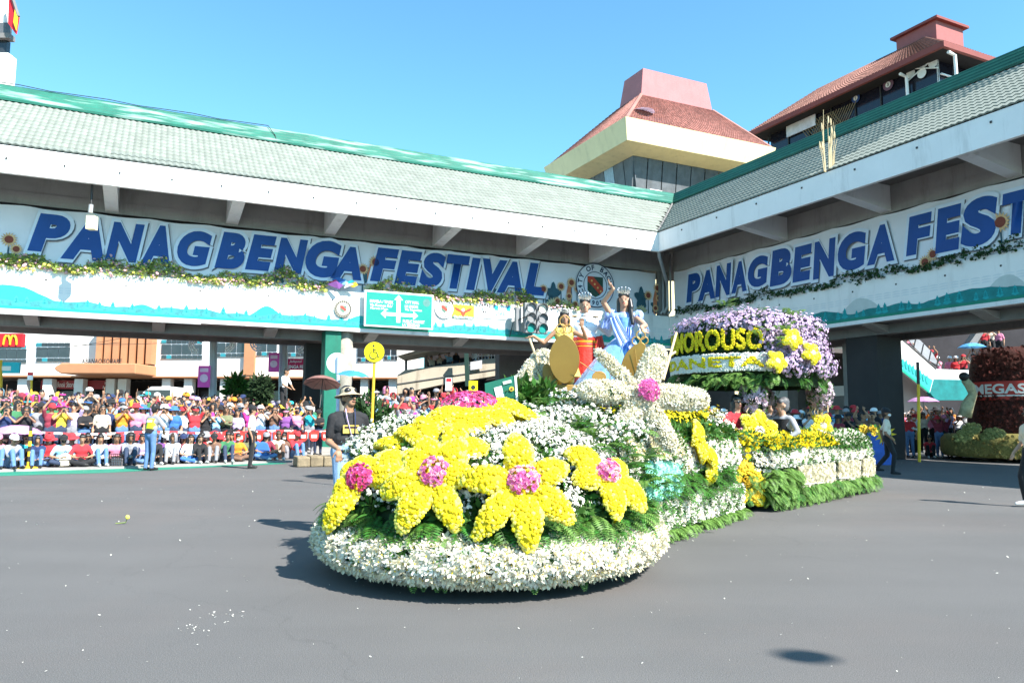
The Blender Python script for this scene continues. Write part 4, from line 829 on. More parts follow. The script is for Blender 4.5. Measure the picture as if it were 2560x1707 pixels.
MB().tube([PL(1274,842,FL@Vector((0,-.12,0)),YP),PL(1283,805,FL@Vector((0,-.35,0)),YP),PL(1328,786,FL@Vector((0,-1.2,0)),YP)],.02,6).build('arm',bolt,lr); MB().box((-.06,-.06,-.06),(.06,.06,.06),0,Matrix.Translation(PL(1333,790,FL@Vector((0,-1.2,0)),YP))).build('lamp_head',bolt,lr)
# hanging lamp at the left banner
hl=thing('hanging_lamp','thin black rod hanging from eave with pale lamp box before the left banner','lamp',FL@Vector((0,0,0)))
tp=PL(231,456,FL@Vector((0,-1.9,0)),YP); bt=PL(226,545,FL@Vector((0,-1.9,0)),YP); hl.location=bt
MB().tube([tp,PL(228,515,FL@Vector((0,-1.9,0)),YP)],.035,6).build('rod',bolt,hl); MB().tube([PL(228,512,FL@Vector((0,-1.9,0)),YP),PL(226,532,FL@Vector((0,-1.9,0)),YP)],.07,8).build('socket',pipe,hl)
MB().box((-.12,-.12,-.24),(.14,.12,.2),0,Matrix.Translation(PL(229,556,FL@Vector((0,-1.9,0)),YP))).build('lamp_box',M('lamp_cream',(.72,.66,.42),.5,.1),hl)
# ------------------------------------------------------------------ signs on poles
yel_m=M('yellow_sign',(.80,.68,.01),.45,.04); ypole=M('yellow_pole',(.72,.44,.03),.55,.1,3)
pw_=thing('accessibility_sign','round yellow wheelchair sign on yellow pole','sign',G(925,1262))
zb=15.2; q=P(936,880,zb); base=Vector((P(926,1100,zb).x,zb,0)); pw_.location=base
MB().tube([base,q+Vector((0,.03,-.15)),q+Vector((0,.03,.1))],.028,8).build('pole',ypole,pw_)
fS=frame(q,(1,0,0)); rr=26.5/F*zb; MB().disc((0,-.01,0),rr,32,fS,h=.02).build('rim',bolt,pw_); MB().disc((0,-.016,0),rr*.95,32,fS).build('face',yel_m,pw_)
MB().disc((-.015,-.02,.125),.023,10,fS).build('pictogram',bolt,pw_); mb=MB()
for pts in ([(-.02,.09),(-.015,0),(.055,-.005),(.085,-.10),(.11,-.095)],[(-.015,.045),(.035,.04)]): mb.tube([fS@Vector((a,-.022,b)) for a,b in pts],.008,6)
mb.tube([fS@Vector((-.012+.075*math.cos(a),-.022,-.06+.075*math.sin(a))) for a in np.linspace(R(120),R(335),14)],.008,6); mb.build('pictogram',bolt,pw_)['kind']='stuff'
bw=thing('round_sign','blank white round sign back on pale blue pole beside the green column','sign'); zb=24.5; q=P(842,907,zb); base=Vector((P(845,1060,zb).x,zb,0)); bw.location=base
MB().tube([base,q+Vector((.05,-.03,.2))],.055,8).build('pole',M('pale_pole',(.45,.50,.62),.5,.1),bw); MB().disc((0,0,0),.33,32,frame(q,(1,0,0)),h=.02).build('disc',swhite,bw)
# fast-food sign and street-name signs on the left
mc=thing('restaurant_sign','red square sign with yellow double arch on the left','sign'); zb=34.; mc.location=P(20,960,zb)
a=P(-30,833,zb); b=P(54,867,zb); MB().box((a.x,zb,b.z),(b.x,zb+.25,a.z)).build('panel',MATS['sign_red'],mc,bevel=.02)
MB().tube([Vector((a.x+.3,zb+.15,0)),Vector((a.x+.3,zb+.15,b.z))],.08,8).build('post',bolt,mc)
q=P(26,851,zb); mb=MB()
for s in (-1,1): mb.tube([Vector((q.x+s*.145+.15*math.cos(t)*1.0,zb-.02,q.z-.2+.42*math.sin(t))) for t in np.linspace(0,math.pi,13)],[.04+.018*math.sin(t) for t in np.linspace(0,math.pi,13)],6)
mb.build('arches',MATS['sign_yellow'],mc)['kind']='stuff'
tr=thing('transit_sign','turquoise and white hanging stop sign below the red arch sign','sign'); zb=30.; tr.location=P(12,1050,zb)
a=P(-20,905,zb); b=P(47,933,zb); MB().box((a.x,zb,b.z),(b.x,zb+.1,a.z)).build('panel',M('sign_cyan',(.02,.48,.60),.5,.05),tr); MB().box((a.x+.3,zb-.02,b.z+.1),(b.x-.32,zb-.002,a.z-.16)).build('field',swhite,tr)
MB().tube([P(2,1040,zb),P(2,900,zb)],.06,8).build('post',ypole,tr)
for px,z1,lab,mt in ((78,931,'small red and white parking sign on yellow post','sign_red'),): 
    o=thing('parking_sign',lab,'sign'); zb=27.; o.location=P(px,1040,zb); MB().tube([P(px-1,1060,zb),P(px+1,935,zb)],.035,6).build('post',ypole,o)
    a=P(px-6,931,zb);b=P(px+6,950,zb); MB().box((a.x,zb-.06,b.z),(b.x,zb-.04,a.z)).build('plate',swhite,o); MB().box((a.x,zb-.07,a.z-.1),(b.x,zb-.062,a.z)).build('plate_top',MATS['sign_red'],o)
# lamp posts with festival lights and street banners
def street_post(px,py0,py1,zb,r,label):
    o=thing('lamp_post',label,'lamp post'); b0=P(px,py1,zb); o.location=Vector((b0.x,zb,0)); MB().tube([Vector((b0.x,zb,0)),P(px,py0,zb)],r,10).build('pole',pipe,o); return o
p1=street_post(534,838,1040,31,.15,'grey lamp post with white curled festival lights beside pink banner'); p2=street_post(709,840,1040,33,.19,'thick pale lamp post near the red festival poster')
def curl(o,px,py,zb,r,s):
    mb=MB(); c=P(px,py,zb)
    for k in range(3): mb.tube([c+Vector((s*(r*(1-.25*k))*math.cos(t),0,(r*(1-.25*k))*math.sin(t))) for t in np.linspace(R(-100),R(150),14)],.035,5)
    for t in np.linspace(R(-80),R(140),6): mb.tube([c+Vector((s*r*.5*math.cos(t),0,r*.5*math.sin(t))),c+Vector((s*r*math.cos(t),0,r*math.sin(t)))],.025,4)
    mb.build('festival_light',swhite,o)
curl(p1,494,862,31,.36,-1); curl(p1,566,858,31,.36,1); curl(p2,650,855,33,.42,-1); curl(p2,745,858,33,.45,1)
def street_banner(px0,py0,px1,py1,zb,label,mats,nm='street_banner'):
    o=thing(nm,label,'banner'); a=P(px0,py0,zb);b=P(px1,py1,zb); o.location=Vector(((a.x+b.x)/2,zb,b.z)); MB().box((a.x,zb,b.z),(b.x,zb+.03,a.z)).build('cloth',mats[0],o)
    cx=(a.x+b.x)/2; MB().disc((cx,zb-.01,b.z+(a.z-b.z)*.42),(b.x-a.x)*.34,16).build('print',mats[1],o); MB().box((a.x+.08,zb-.008,a.z-.25),(b.x-.08,zb-.004,a.z-.1)).build('print_line',mats[1],o); return o
pk=M('banner_pink',(.70,.08,.40),.6,.1); pk2=M('banner_palepink',(.75,.5,.65),.6,.2,4)
street_banner(496,914,524,968,30.5,'pink festival street banner on the grey lamp post',(pk,pk2)); street_banner(672,882,697,930,32.5,'pink street banner on the thick lamp post',(pk,pk2))
rp=thing('festival_poster','red festival poster hung beside the dark column','poster'); zb=36.; a=P(717,896,zb);b=P(762,925,zb); rp.location=Vector(((a.x+b.x)/2,zb,b.z)); MB().box((a.x,zb,b.z),(b.x,zb+.04,a.z)).build('panel',M('poster_crimson',(.55,.02,.10),.6,.08),rp)
q=P(740,917,zb); text('ENGA FE',swhite,Matrix.Translation((q.x,zb-.01,q.z)),rp,1,.03,width=.7,height=.17); q=P(739,904,zb); text('Jadepool',swhite,Matrix.Translation((q.x,zb-.01,q.z)),rp,1,.01,.3,width=.6,height=.15)
# small yellow warning board and red notice beneath the terrace
for px,py,w_,h_,mt,lab in ((1183,968,11,16,'yellow_sign','yellow notice board with black emblem under the stained terrace'),(1122,960,8,16,'sign_white','narrow white and red notice under the stained terrace'),(1688,975,9,18,'petal_mauve','pink paper notice on the dark column behind the white star')):
    zb=24. if px<1500 else 30.; o=thing('notice_board',lab,'notice'); q=P(px,py,zb); o.location=Vector((q.x,zb,0)); s=zb/F
    MB().box((q.x-w_*s,zb,q.z-h_*s),(q.x+w_*s,zb+.03,q.z+h_*s)).build('plate',MATS[mt],o); MB().tube([Vector((q.x,zb+.04,0)),Vector((q.x,zb+.04,q.z))],.025,6).build('post',bolt,o)
    if px==1183: MB().disc((q.x,zb-.006,q.z),.07,12).build('emblem',bolt,o)
    else: MB().box((q.x-w_*s*.8,zb-.006,q.z+h_*s*.4),(q.x+w_*s*.8,zb-.002,q.z+h_*s*.9)).build('print',MATS['sign_red'],o)
# overhead wires across the shop front
for i,(a,b) in enumerate((((-20,848),(300,856)),((-20,872),(300,846)),((100,858),(640,838)))):
    zb=40.+i; pa=P(*a,zb);pb=P(*b,zb); pts=[pa.lerp(pb,t)-Vector((0,0,.25*math.sin(math.pi*t))) for t in np.linspace(0,1,9)]
    setp(MB().tube(pts,.012,4).build('overhead_wire',bolt),'thin overhead wire across the white shop front','wire','overhead wires')
# ------------------------------------------------------------------ the flower float
Y3=np.array
fl=thing('flower_float','long parade float of white blossoms with giant yellow flowers and star','parade float',(-.1,7.7,0))
FC=Vector((-.20,7.70,0)); FA_,FB_=1.60,1.86
prof=[(.90,.13),(.99,.165),(1.04,.25),(1.03,.36),(.975,.42),(.93,.45),(.91,.60),(.86,.72),(.76,.90),(.62,1.08),(.45,1.22),(.25,1.32),(.0,1.36)]
pr=np.array(prof); seglen=np.r_[0,np.cumsum(np.hypot(np.diff(pr[:,0])*1.8,np.diff(pr[:,1])))]
def surf(phi,v):
    """point and normal on the front mound; v = arclength along the profile"""
    r=np.interp(v,seglen,pr[:,0]); z=np.interp(v,seglen,pr[:,1]); e=.03
    r2=np.interp(v+e,seglen,pr[:,0]); z2=np.interp(v+e,seglen,pr[:,1]); r1=np.interp(v-e,seglen,pr[:,0]); z1=np.interp(v-e,seglen,pr[:,1])
    dr=(r2-r1)*1.8; dz=z2-z1; p=np.stack([FC.x+FA_*r*np.cos(phi),FC.y+FB_*r*np.sin(phi),z],1)
    n=np.stack([dz*np.cos(phi)/FA_*1.8,dz*np.sin(phi)/FB_*1.8,-dr],1); n/=np.linalg.norm(n,axis=1,keepdims=True)+1e-9; return p,n
def zone(n,v0,v1,p0=-math.pi-.5,p1=.5):
    phi=rng.uniform(p0,p1,n); v=rng.uniform(v0,v1,n); return surf(phi,v)
def vz(z): return float(np.interp(z,pr[:,1],seglen))
mb=MB(); V=[];Q=[]; ns=48
for i,(r,z) in enumerate(prof[:-1]+[(.02,1.36)]):
    for k in range(ns): a=2*math.pi*k/ns; V.append((FC.x+FA_*r*.975*math.cos(a),FC.y+FB_*r*.975*math.sin(a),z-.02))
for i in range(len(prof)-1):
    for k in range(ns): Q.append((i*ns+k,i*ns+(k+1)%ns,(i+1)*ns+(k+1)%ns,(i+1)*ns+k))
mb.add(V,Q); mb.build('mound',MATS['moss'],fl,True)
# white skirt of blossoms
p,n=zone(5600,0.02,vz(.45)); k=rng.random(5600)
scatter('white_skirt',[(T_LILY,p[k<.6],jit(n[k<.6],.35),rng.uniform(.034,.058,(k<.6).sum()),None,0),(T_DAISY,p[(k>=.6)&(k<.87)],jit(n[(k>=.6)&(k<.87)],.35),rng.uniform(.03,.05,((k>=.6)&(k<.87)).sum()),None,0),(T_CLUMP,p[k>=.87],jit(n[k>=.87],.4),.055,None,2)],[MATS['petal_white'],MATS['pollen'],MATS['leaf']],fl)
p,n=zone(1500,0.02,vz(.45)); scatter('white_skirt_tips',[(T_LILY,p+n*.03,jit(n,.4),rng.uniform(.03,.05,1500),None,0)],[MATS['petal_cream'],MATS['pollen']],fl)
def ferns(name,p,n,l0,l1,mats,parent,up=.5,out=.8,tm=None):
    m=len(p); d=n.copy(); d[:,2]=0; d/=np.linalg.norm(d,axis=1,keepdims=True)+1e-9; a=rng.normal(0,.7,m)
    dx=d[:,0]*np.cos(a)-d[:,1]*np.sin(a); dy=d[:,0]*np.sin(a)+d[:,1]*np.cos(a)
    X=np.stack([dx*out,dy*out,rng.uniform(up-.3,up+.3,m)],1); X/=np.linalg.norm(X,axis=1,keepdims=True)
    Z=np.stack([-X[:,0]*X[:,2],-X[:,1]*X[:,2],X[:,0]**2+X[:,1]**2],1); Z/=np.linalg.norm(Z,axis=1,keepdims=True)+1e-9; Yv=np.cross(Z,X); B=np.stack([X,Yv,Z],2)
    tv,tq,tm_=(tm or T_FERN); s=rng.uniform(l0,l1,m); v=np.einsum('nij,kj->nki',B,tv)*s[:,None,None]+p[:,None,:]; q=np.array(tq)[None]+(np.arange(m)*len(tv))[:,None,None]
    return npmesh(name,v.reshape(-1,3),q.reshape(-1,4),mats,np.tile(np.array(tm_),m),parent,kind='stuff')
FM=[MATS['fern'],MATS['leaf_dark']]; FM2=[MATS['fern_light'],MATS['leaf']]
p,n=zone(230,vz(.45),vz(.60)); ferns('fern_band',p,n,.18,.30,FM,fl,up=-.2)
p,n=zone(130,vz(.45),vz(.60)); ferns('fern_band_light',p+n*.02,n,.16,.28,FM2,fl,up=-.25)
p,n=zone(26,.0,.03); ferns('fern_hem',p,n,.10,.17,FM2,fl,up=-.2)
p,n=zone(1700,vz(.44),vz(1.34)); k=np.hypot(p[:,0]+.40,p[:,1]-7.4)>.6; p,n=p[k][:1300],n[k][:1300]; scatter('leafy_filling',[(T_CLUMP,p,jit(n,.4),rng.uniform(.08,.15,len(p)),None,0)],[MATS['leaf']],fl)
p,n=zone(1450,vz(.66),vz(1.34)); k=(np.hypot(p[:,0]+.40,p[:,1]-7.5)>.62)&((rng.random(len(p))<.35)|(p[:,2]<.95)|(p[:,0]>-.2)); p,n=p[k],n[k]; scatter('white_filling',[(T_SPRIG,p,jit(n,.35),rng.uniform(.09,.15,len(p)),None,0)],[MATS['leaf'],MATS['petal_white']],fl)
# ---- giant flowers: each petal a thick pad covered with small blossoms
def petal(parent,c,tip,nrm,wid,mats,nb=340,thick=.06,base=.12,cup=.1,bs=.0155,name='petal',rim=None):
    c=Vector(c);tip=Vector(tip); ax=tip-c; L=ax.length; ax.normalize(); nrm=(nrm-ax*nrm.dot(ax)).normalized(); sd=nrm.cross(ax)
    N_=10; V=[];Q=[]
    def wf(t): return wid*max(.06,math.sin(math.pi*(.03+.94*t**1.15))**.72)
    bow=.13*L; o_=random.uniform(-.01,.05)
    def lift(t,s): return o_*t+bow*(math.sin(math.pi*min(1,t*1.02))-.25) + cup*L*(t*t*.5-.15)*0 + thick*(1-s*s)**.5*(math.sin(math.pi*min(1,t*.9+.08)))**.5 - .12*L*max(0,t-.55)**2*2
    for i in range(N_+1):
        t=base+(1-base)*i/N_; w=wf(t)
        for j in range(7):
            s=-1+j/3; V.append(c+ax*(L*t)+sd*(w*s)+nrm*lift(t,s*.99))
        V.append(c+ax*(L*t)-nrm*thick*.5-nrm*.12*L*max(0,t-.55)**2*2)
    for i in range(N_):
        for j in range(6): a=i*8+j; Q.append((a,a+1,a+9,a+8))
        Q.append((i*8+6,i*8+7,i*8+15,i*8+14)); Q.append((i*8+7,i*8,i*8+8,i*8+15))
    nv=len(V); Vn=np.array([tuple(v) for v in V])
    # blossoms
    t=rng.uniform(base,1,nb); s=np.sign(rng.uniform(-1,1,nb))*rng.random(nb)**.6; pts=[];ns=[]
    for a,b in zip(t,s):
        w=wf(a); pts.append(c+ax*(L*a)+sd*(w*b)+nrm*lift(a,b*.99)); ns.append(nrm+sd*(b*abs(b)*.9))
    pts=np.array([tuple(q) for q in pts]); ns=np.array([tuple(q) for q in ns]); ns=jit(ns,.25)
    tv,tq,tmm=T_PUFF; B=basis_from(ns); sc=rng.uniform(.6,1.45,nb)*bs; v=np.einsum('nij,kj->nki',B,tv)*sc[:,None,None]+pts[:,None,:]
    faces=[tuple(q) for q in Q]; mi=[0]*len(faces); r=(np.abs(s)>.8)|(t>.9)
    pick=np.where(rng.random(nb)<(.12+.62*r),1,0)
    for k2 in range(nb):
        o=nv+k2*len(tv)
        for f in tq: faces.append(tuple(dict.fromkeys(x+o for x in f))); mi.append(int(pick[k2]))
    me=bpy.data.meshes.new(name); me.from_pydata(np.vstack([Vn,v.reshape(-1,3)]).tolist(),[],faces); return finish(me,name,mats,mi,parent)
def disc_centre(parent,c,nrm,r,mats,n=110,flat=1.0,name='flower_centre',bs=.02):
    B=basis_from(np.array([tuple(nrm)]),np.array([0.]))[0]; V=[];k=0
    a=rng.uniform(0,2*np.pi,n); q=np.sqrt(rng.random(n)); z=.45*r*np.sqrt(np.maximum(0,1-q*q)); loc=np.stack([q*np.cos(a)*r,q*np.sin(a)*r,z],1); pts=loc@B.T+np.array(c); ns=np.stack([q*np.cos(a),q*np.sin(a),1.2-.4*q],1)@B.T
    kk=rng.random(n)<.6
    o=scatter(name,[(T_MUM,pts[kk],jit(ns[kk],.3),rng.uniform(.7,1.2,kk.sum())*bs,None,0),(T_MUM,pts[~kk],jit(ns[~kk],.3),rng.uniform(.7,1.2,(~kk).sum())*bs,None,1)],mats,parent,kind=None)
    return o
def hit_mound(px,py):
    d=ray(px,py).normalized(); t=4.0
    while t<14:
        q=CO+d*t; rr=math.hypot((q.x-FC.x)/FA_,(q.y-FC.y)/FB_)
        if q.z<1.36 and q.z>0:
            rm=float(np.interp(-q.z,-pr[::-1,1],pr[::-1,0])) if False else float(np.interp(q.z,pr[3:,1],pr[3:,0]))
            if rr<=rm: return q
        t+=.01
    return CO+d*8
YM=[MATS['petal_yellow'],MATS['petal_yellow_pale']]; PKM=[MATS['petal_pink'],MATS['petal_palepink']]; MGM=[MATS['petal_magenta'],MATS['petal_pink']]
def giant(cx,cy,tips,wid,r,cm,tilt=.55,lift=.10,nb=340,label=None):
    q=hit_mound(cx,cy); a=math.atan2((q.y-FC.y)/FB_,(q.x-FC.x)/FA_); nr=Vector((math.cos(a),math.sin(a),.9)).normalized(); tc=(CO-q).normalized(); nrm=(nr*(1-tilt)+tc*tilt).normalized(); c=q+nrm*lift-ray(cx,cy).normalized()*.0
    g=bpy.data.objects.new('giant_flower',None); col.objects.link(g); g.location=c; attach(g,fl,True)
    for (tx,ty) in tips: petal(g,c-nrm*.03,PL(tx,ty,c,nrm),nrm,wid*random.uniform(.92,1.08),YM,nb)
    disc_centre(g,c+nrm*.075,nrm,r*1.08,cm,130); return g
giant(1302,1228,[(1284,1088),(1420,1168),(1434,1304),(1324,1380),(1185,1345),(1146,1196)],.112,.115,PKM,.6,.26)
giant(1099,1205,[(1012,1132),(950,1234),(996,1330),(1143,1326),(1058,1096),(1166,1106),(1185,1195)],.115,.11,PKM,.55,.22)
giant(925,1217,[(811,1325),(838,1246),(858,1168),(920,1142),(1018,1136),(1032,1192)],.112,.11,MGM,.62,.22)
giant(1488,1212,[(1412,1128),(1566,1168),(1614,1275),(1540,1302),(1430,1205)],.112,.10,PKM,.45,.22)
# flower lying on the top
tg=bpy.data.objects.new('giant_flower',None); col.objects.link(tg); tc_=P(1176,1040,7.62); tg.location=tc_; attach(tg,fl,True); nt_=Vector((0,-.28,1)).normalized()
for tx,ty,w_ in ((1364,1050,.14),(1320,1030,.12),(1050,1068,.13),(1068,1092,.14),(1150,1098,.15),(1200,1098,.14),(1288,1082,.14)):
    petal(tg,tc_,PL(tx,ty,tc_-Vector((0,0,.0)),nt_),nt_,w_,YM,420,thick=.08)
disc_centre(tg,tc_+Vector((0,0,.10)),nt_,.29,MGM,380)
# loose yellow petals higher on the mound
for (bx,by,tx,ty) in ((1085,1150,1000,1098),(1085,1140,1058,1058),(1110,1135,1165,1066),(1020,1165,925,1185),(1010,1140,950,1130),(1150,1150,1215,1108),(905,1180,872,1245),(1180,1165,1080,1165)):
    q0=hit_mound(bx,by); q1=hit_mound(tx,ty); tcv=(CO-q0).normalized(); petal(fl,q0+tcv*.10,q1+tcv*.14,tcv*.6+Vector((0,0,.5)),.12,YM,320,name='loose_petal')
# ferns and white sprays over the top right of the mound
def at_list(lst,jx=25,jy=15,n=6):
    pts=[]
    for px,py,y in lst:
        for _ in range(n): pts.append(tuple(P(px+random.uniform(-jx,jx),py+random.uniform(-jy,jy),y+random.uniform(-.15,.25))))
    return np.array(pts)
UP=lambda m: np.tile(np.array([[.05,-.55,.85]]),(m,1))
lst=[(1410,1110,7.35),(1450,1080,7.7),(1500,1095,7.6),(1540,1120,7.5),(1560,1085,7.9),(1480,1130,7.2),(1380,1140,7.1),(1340,1010,8.6),(1390,1010,8.6),(1450,1030,8.4),(1500,1040,8.4),(1300,1060,8.1),(1340,1080,7.9),(1590,1150,7.4),(1580,1190,7.2),(1620,1210,7.3)]
p=at_list(lst,30,18,4); ferns('fern_spray',p,UP(len(p)),.2,.38,FM,fl,up=.35); p=at_list(lst,30,18,4); ferns('fern_spray_light',p,UP(len(p)),.2,.34,FM2,fl,up=.4)
lst2=[(1400,1060,8.0),(1440,1050,8.1),(1490,1070,7.9),(1350,1050,8.2),(1300,1090,7.7),(1250,1110,7.5),(1530,1100,7.6),(1580,1090,7.8),(1420,1010,8.5),(1470,1010,8.5),(930,1110,7.9),(965,1095,8.0),(1000,1080,8.1),(940,1140,7.7),(1010,1110,7.8),(1040,1075,8.1),(905,1140,7.9)]
p=at_list(lst2,32,22,26); scatter('white_spray',[(T_SPRIG,p,jit(UP(len(p)),.4),rng.uniform(.10,.17,len(p)),None,0)],[MATS['leaf'],MATS['petal_white']],fl)
# ---- body behind the mound: a long rounded hull bending to the right
def hull(name,cl,hw,prof2,mat,parent,ends=True):
    """stadium-shaped lathe along a centre line cl (two points)"""
    a=Vector((*cl[0],0)); b=Vector((*cl[1],0)); d=(b-a).normalized(); s=Vector((d.y,-d.x,0)); out=[]
    ring=[]
    for k in range(13): t=math.pi/2+math.pi*k/12; ring.append((a, math.cos(t), math.sin(t)))
    for k in range(13): t=-math.pi/2+math.pi*k/12; ring.append((b, math.cos(t), math.sin(t)))
    V=[];Q=[];m=len(ring)
    for r,z in prof2:
        for o,cx,sx_ in ring: V.append(o+d*(cx*hw*r*.6)-s*(sx_*hw*r)*1.0+Vector((0,0,z)))
    for i in range(len(prof2)-1):
        for k in range(m): Q.append((i*m+k,i*m+(k+1)%m,(i+1)*m+(k+1)%m,(i+1)*m+k))
    Q.append(tuple(range((len(prof2)-1)*m,len(prof2)*m))); MB().add(V,Q).build(name,mat,parent,True)
    def side(n,z0,z1,t0=0,t1=1,off=0.0,both=False):
        t=rng.uniform(t0,t1,n); z=rng.uniform(z0,z1,n); pz=np.array(prof2); r=np.interp(z,pz[:,1],pz[:,0]); A=np.array(a);Bv=np.array(b); S=np.array(s)
        p=A+(Bv-A)*t[:,None]+S*(hw*r+off)[:,None]; p[:,2]=z; nn=np.tile(S[None]*.85+np.array([0,0,.35]),(n,1)); return p,nn
    def endcap(n,z0,z1,rear=False):
        t=rng.uniform(-math.pi/2,math.pi/2,n); z=rng.uniform(z0,z1,n); pz=np.array(prof2); r=np.interp(z,pz[:,1],pz[:,0])*hw; D=np.array(d)*(1 if rear else -1); S=np.array(s); o=np.array(b if rear else a)
        p=o+D*(np.cos(t)*r*.6)[:,None]+S*(np.sin(t)*r)[:,None]; p[:,2]=z; nn=D*np.cos(t)[:,None]+S*np.sin(t)[:,None]+np.array([0,0,.3]); return p,nn
    def top(n,t0=0,t1=1,z=None):
        t=rng.uniform(t0,t1,n); q=rng.uniform(-1,1,n); A=np.array(a);Bv=np.array(b); S=np.array(s); pz=prof2[-1]; p=A+(Bv-A)*t[:,None]+S*(q*hw*pz[0])[:,None]; p[:,2]=pz[1]; return p,np.tile(np.array([[0,0,1.]]),(n,1))
    return side,endcap,top,d,s
bprof=[(.92,.06),(1.0,.14),(1.02,.42),(.93,.50),(.90,.66),(.98,.78),(.98,1.0),(.90,1.22),(.70,1.34)]
side,endc,top,bd,bs_=hull('hull',((.75,9.35),(2.35,11.65)),1.12,bprof,MATS['moss'],fl)
WM=[MATS['petal_white'],MATS['pollen'],MATS['leaf']]
def white_mass(name,pts,parent,s0=.03,s1=.05,mats=WM,leaf=.1,tm=T_DAISY):
    p,n=pts; k=rng.random(len(p))<leaf; scatter(name,[(tm,p[~k],jit(n[~k],.45),rng.uniform(s0,s1,(~k).sum()),None,0),(T_CLUMP,p[k],jit(n[k],.4),.08,None,2)],mats,parent)
cat2=lambda *a:(np.vstack([x[0] for x in a]),np.vstack([x[1] for x in a]))
white_mass('white_hem',cat2(side(2600,.14,.46,-.35,1.0),endc(500,.14,.46,True)),fl,.032,.052)
p,n=cat2(side(110,.06,.14,-.3,1.0),endc(30,.06,.14,True)); ferns('fern_fringe',p,n,.16,.3,FM2,fl,up=-.35)
p,n=side(120,.44,.72,-.35,1.0); ferns('fern_side',p,n,.18,.36,FM,fl,up=-.1)
white_mass('white_side',cat2(side(2400,.70,1.2,-.3,1.0),endc(900,.16,1.2),endc(500,.6,1.2,True)),fl,.03,.05); p,n=side(700,1.14,1.34,0,1); scatter('shoulder_yellow',[(T_MUM,p,jit(n+np.array([0,0,.5]),.5),rng.uniform(.03,.05,700),None,0),(T_CLUMP,p[::2],jit(n[::2],.5),.12,None,1)],[MATS['petal_yellow'],MATS['leaf']],fl)
white_mass('cream_side',side(900,.95,1.3,-.35,.25,.06),fl,.03,.05,[MATS['petal_cream'],MATS['pollen'],MATS['leaf']])
yat=lambda px: 8.7+(px-1645)/200*2.3; m=420; p=np.array([tuple(P(q1,1160+rng.uniform(0,85),yat(q1)-.06+rng.uniform(-.06,.06))) for q1 in rng.uniform(1618,1702,m)]); n=np.tile(np.array(bs_)*.8+np.array([0,-.3,.3]),(m,1)); scatter('teal_blossoms',[(T_MUM,p,jit(n,.4),rng.uniform(.04,.06,m),None,0)],[MATS['petal_teal']],fl)
p,n=top(700); scatter('top_leaves',[(T_CLUMP2,p,jit(n,.4),rng.uniform(.12,.22,700),None,0)],[MATS['leaf']],fl)
p,n=top(900,.1,1); scatter('top_yellow',[(T_SPRIG2,p,jit(n,.35),rng.uniform(.15,.28,900),None,0)],[MATS['leaf'],MATS['petal_yellow']],fl)
# yellow sprays and the tall yellow petals along the edge
p=at_list([(1745,1040,10.6),(1720,1060,10.4),(1700,1030,10.4),(1690,1060,10.2),(1755,1075,10.6),(1825,1105,11.2),(1860,1095,11.3),(1800,1120,11.0),(1850,1130,11.2),(1880,1110,11.5)],22,14,34); scatter('yellow_spray',[(T_MUM,p,jit(UP(len(p)),.5),rng.uniform(.03,.05,len(p)),None,0),(T_CLUMP,p[::3],jit(UP(len(p[::3])),.5),.1,None,1)],[MATS['petal_yellow'],MATS['leaf']],fl)
p=at_list([(1780,1055,11),(1800,1080,11.1),(1770,1075,10.9)],25,14,40); scatter('white_tuft',[(T_SPRIG,p,jit(UP(len(p)),.5),rng.uniform(.1,.16,len(p)),None,0)],[MATS['leaf'],MATS['petal_white']],fl)
for (bx,by,tx,ty,yy,w_) in ((1730,1125,1738,1050,10.3,.13),(1752,1160,1735,1095,10.3,.14),(1770,1150,1765,1210,10.5,.14),(1735,1110,1790,1180,10.4,.12)): petal(fl,P(bx,by,yat(bx)-.16),P(tx,ty,yat(tx)-.16),Vector((.75,-.6,.2)),w_,YM,300,name='edge_petal')
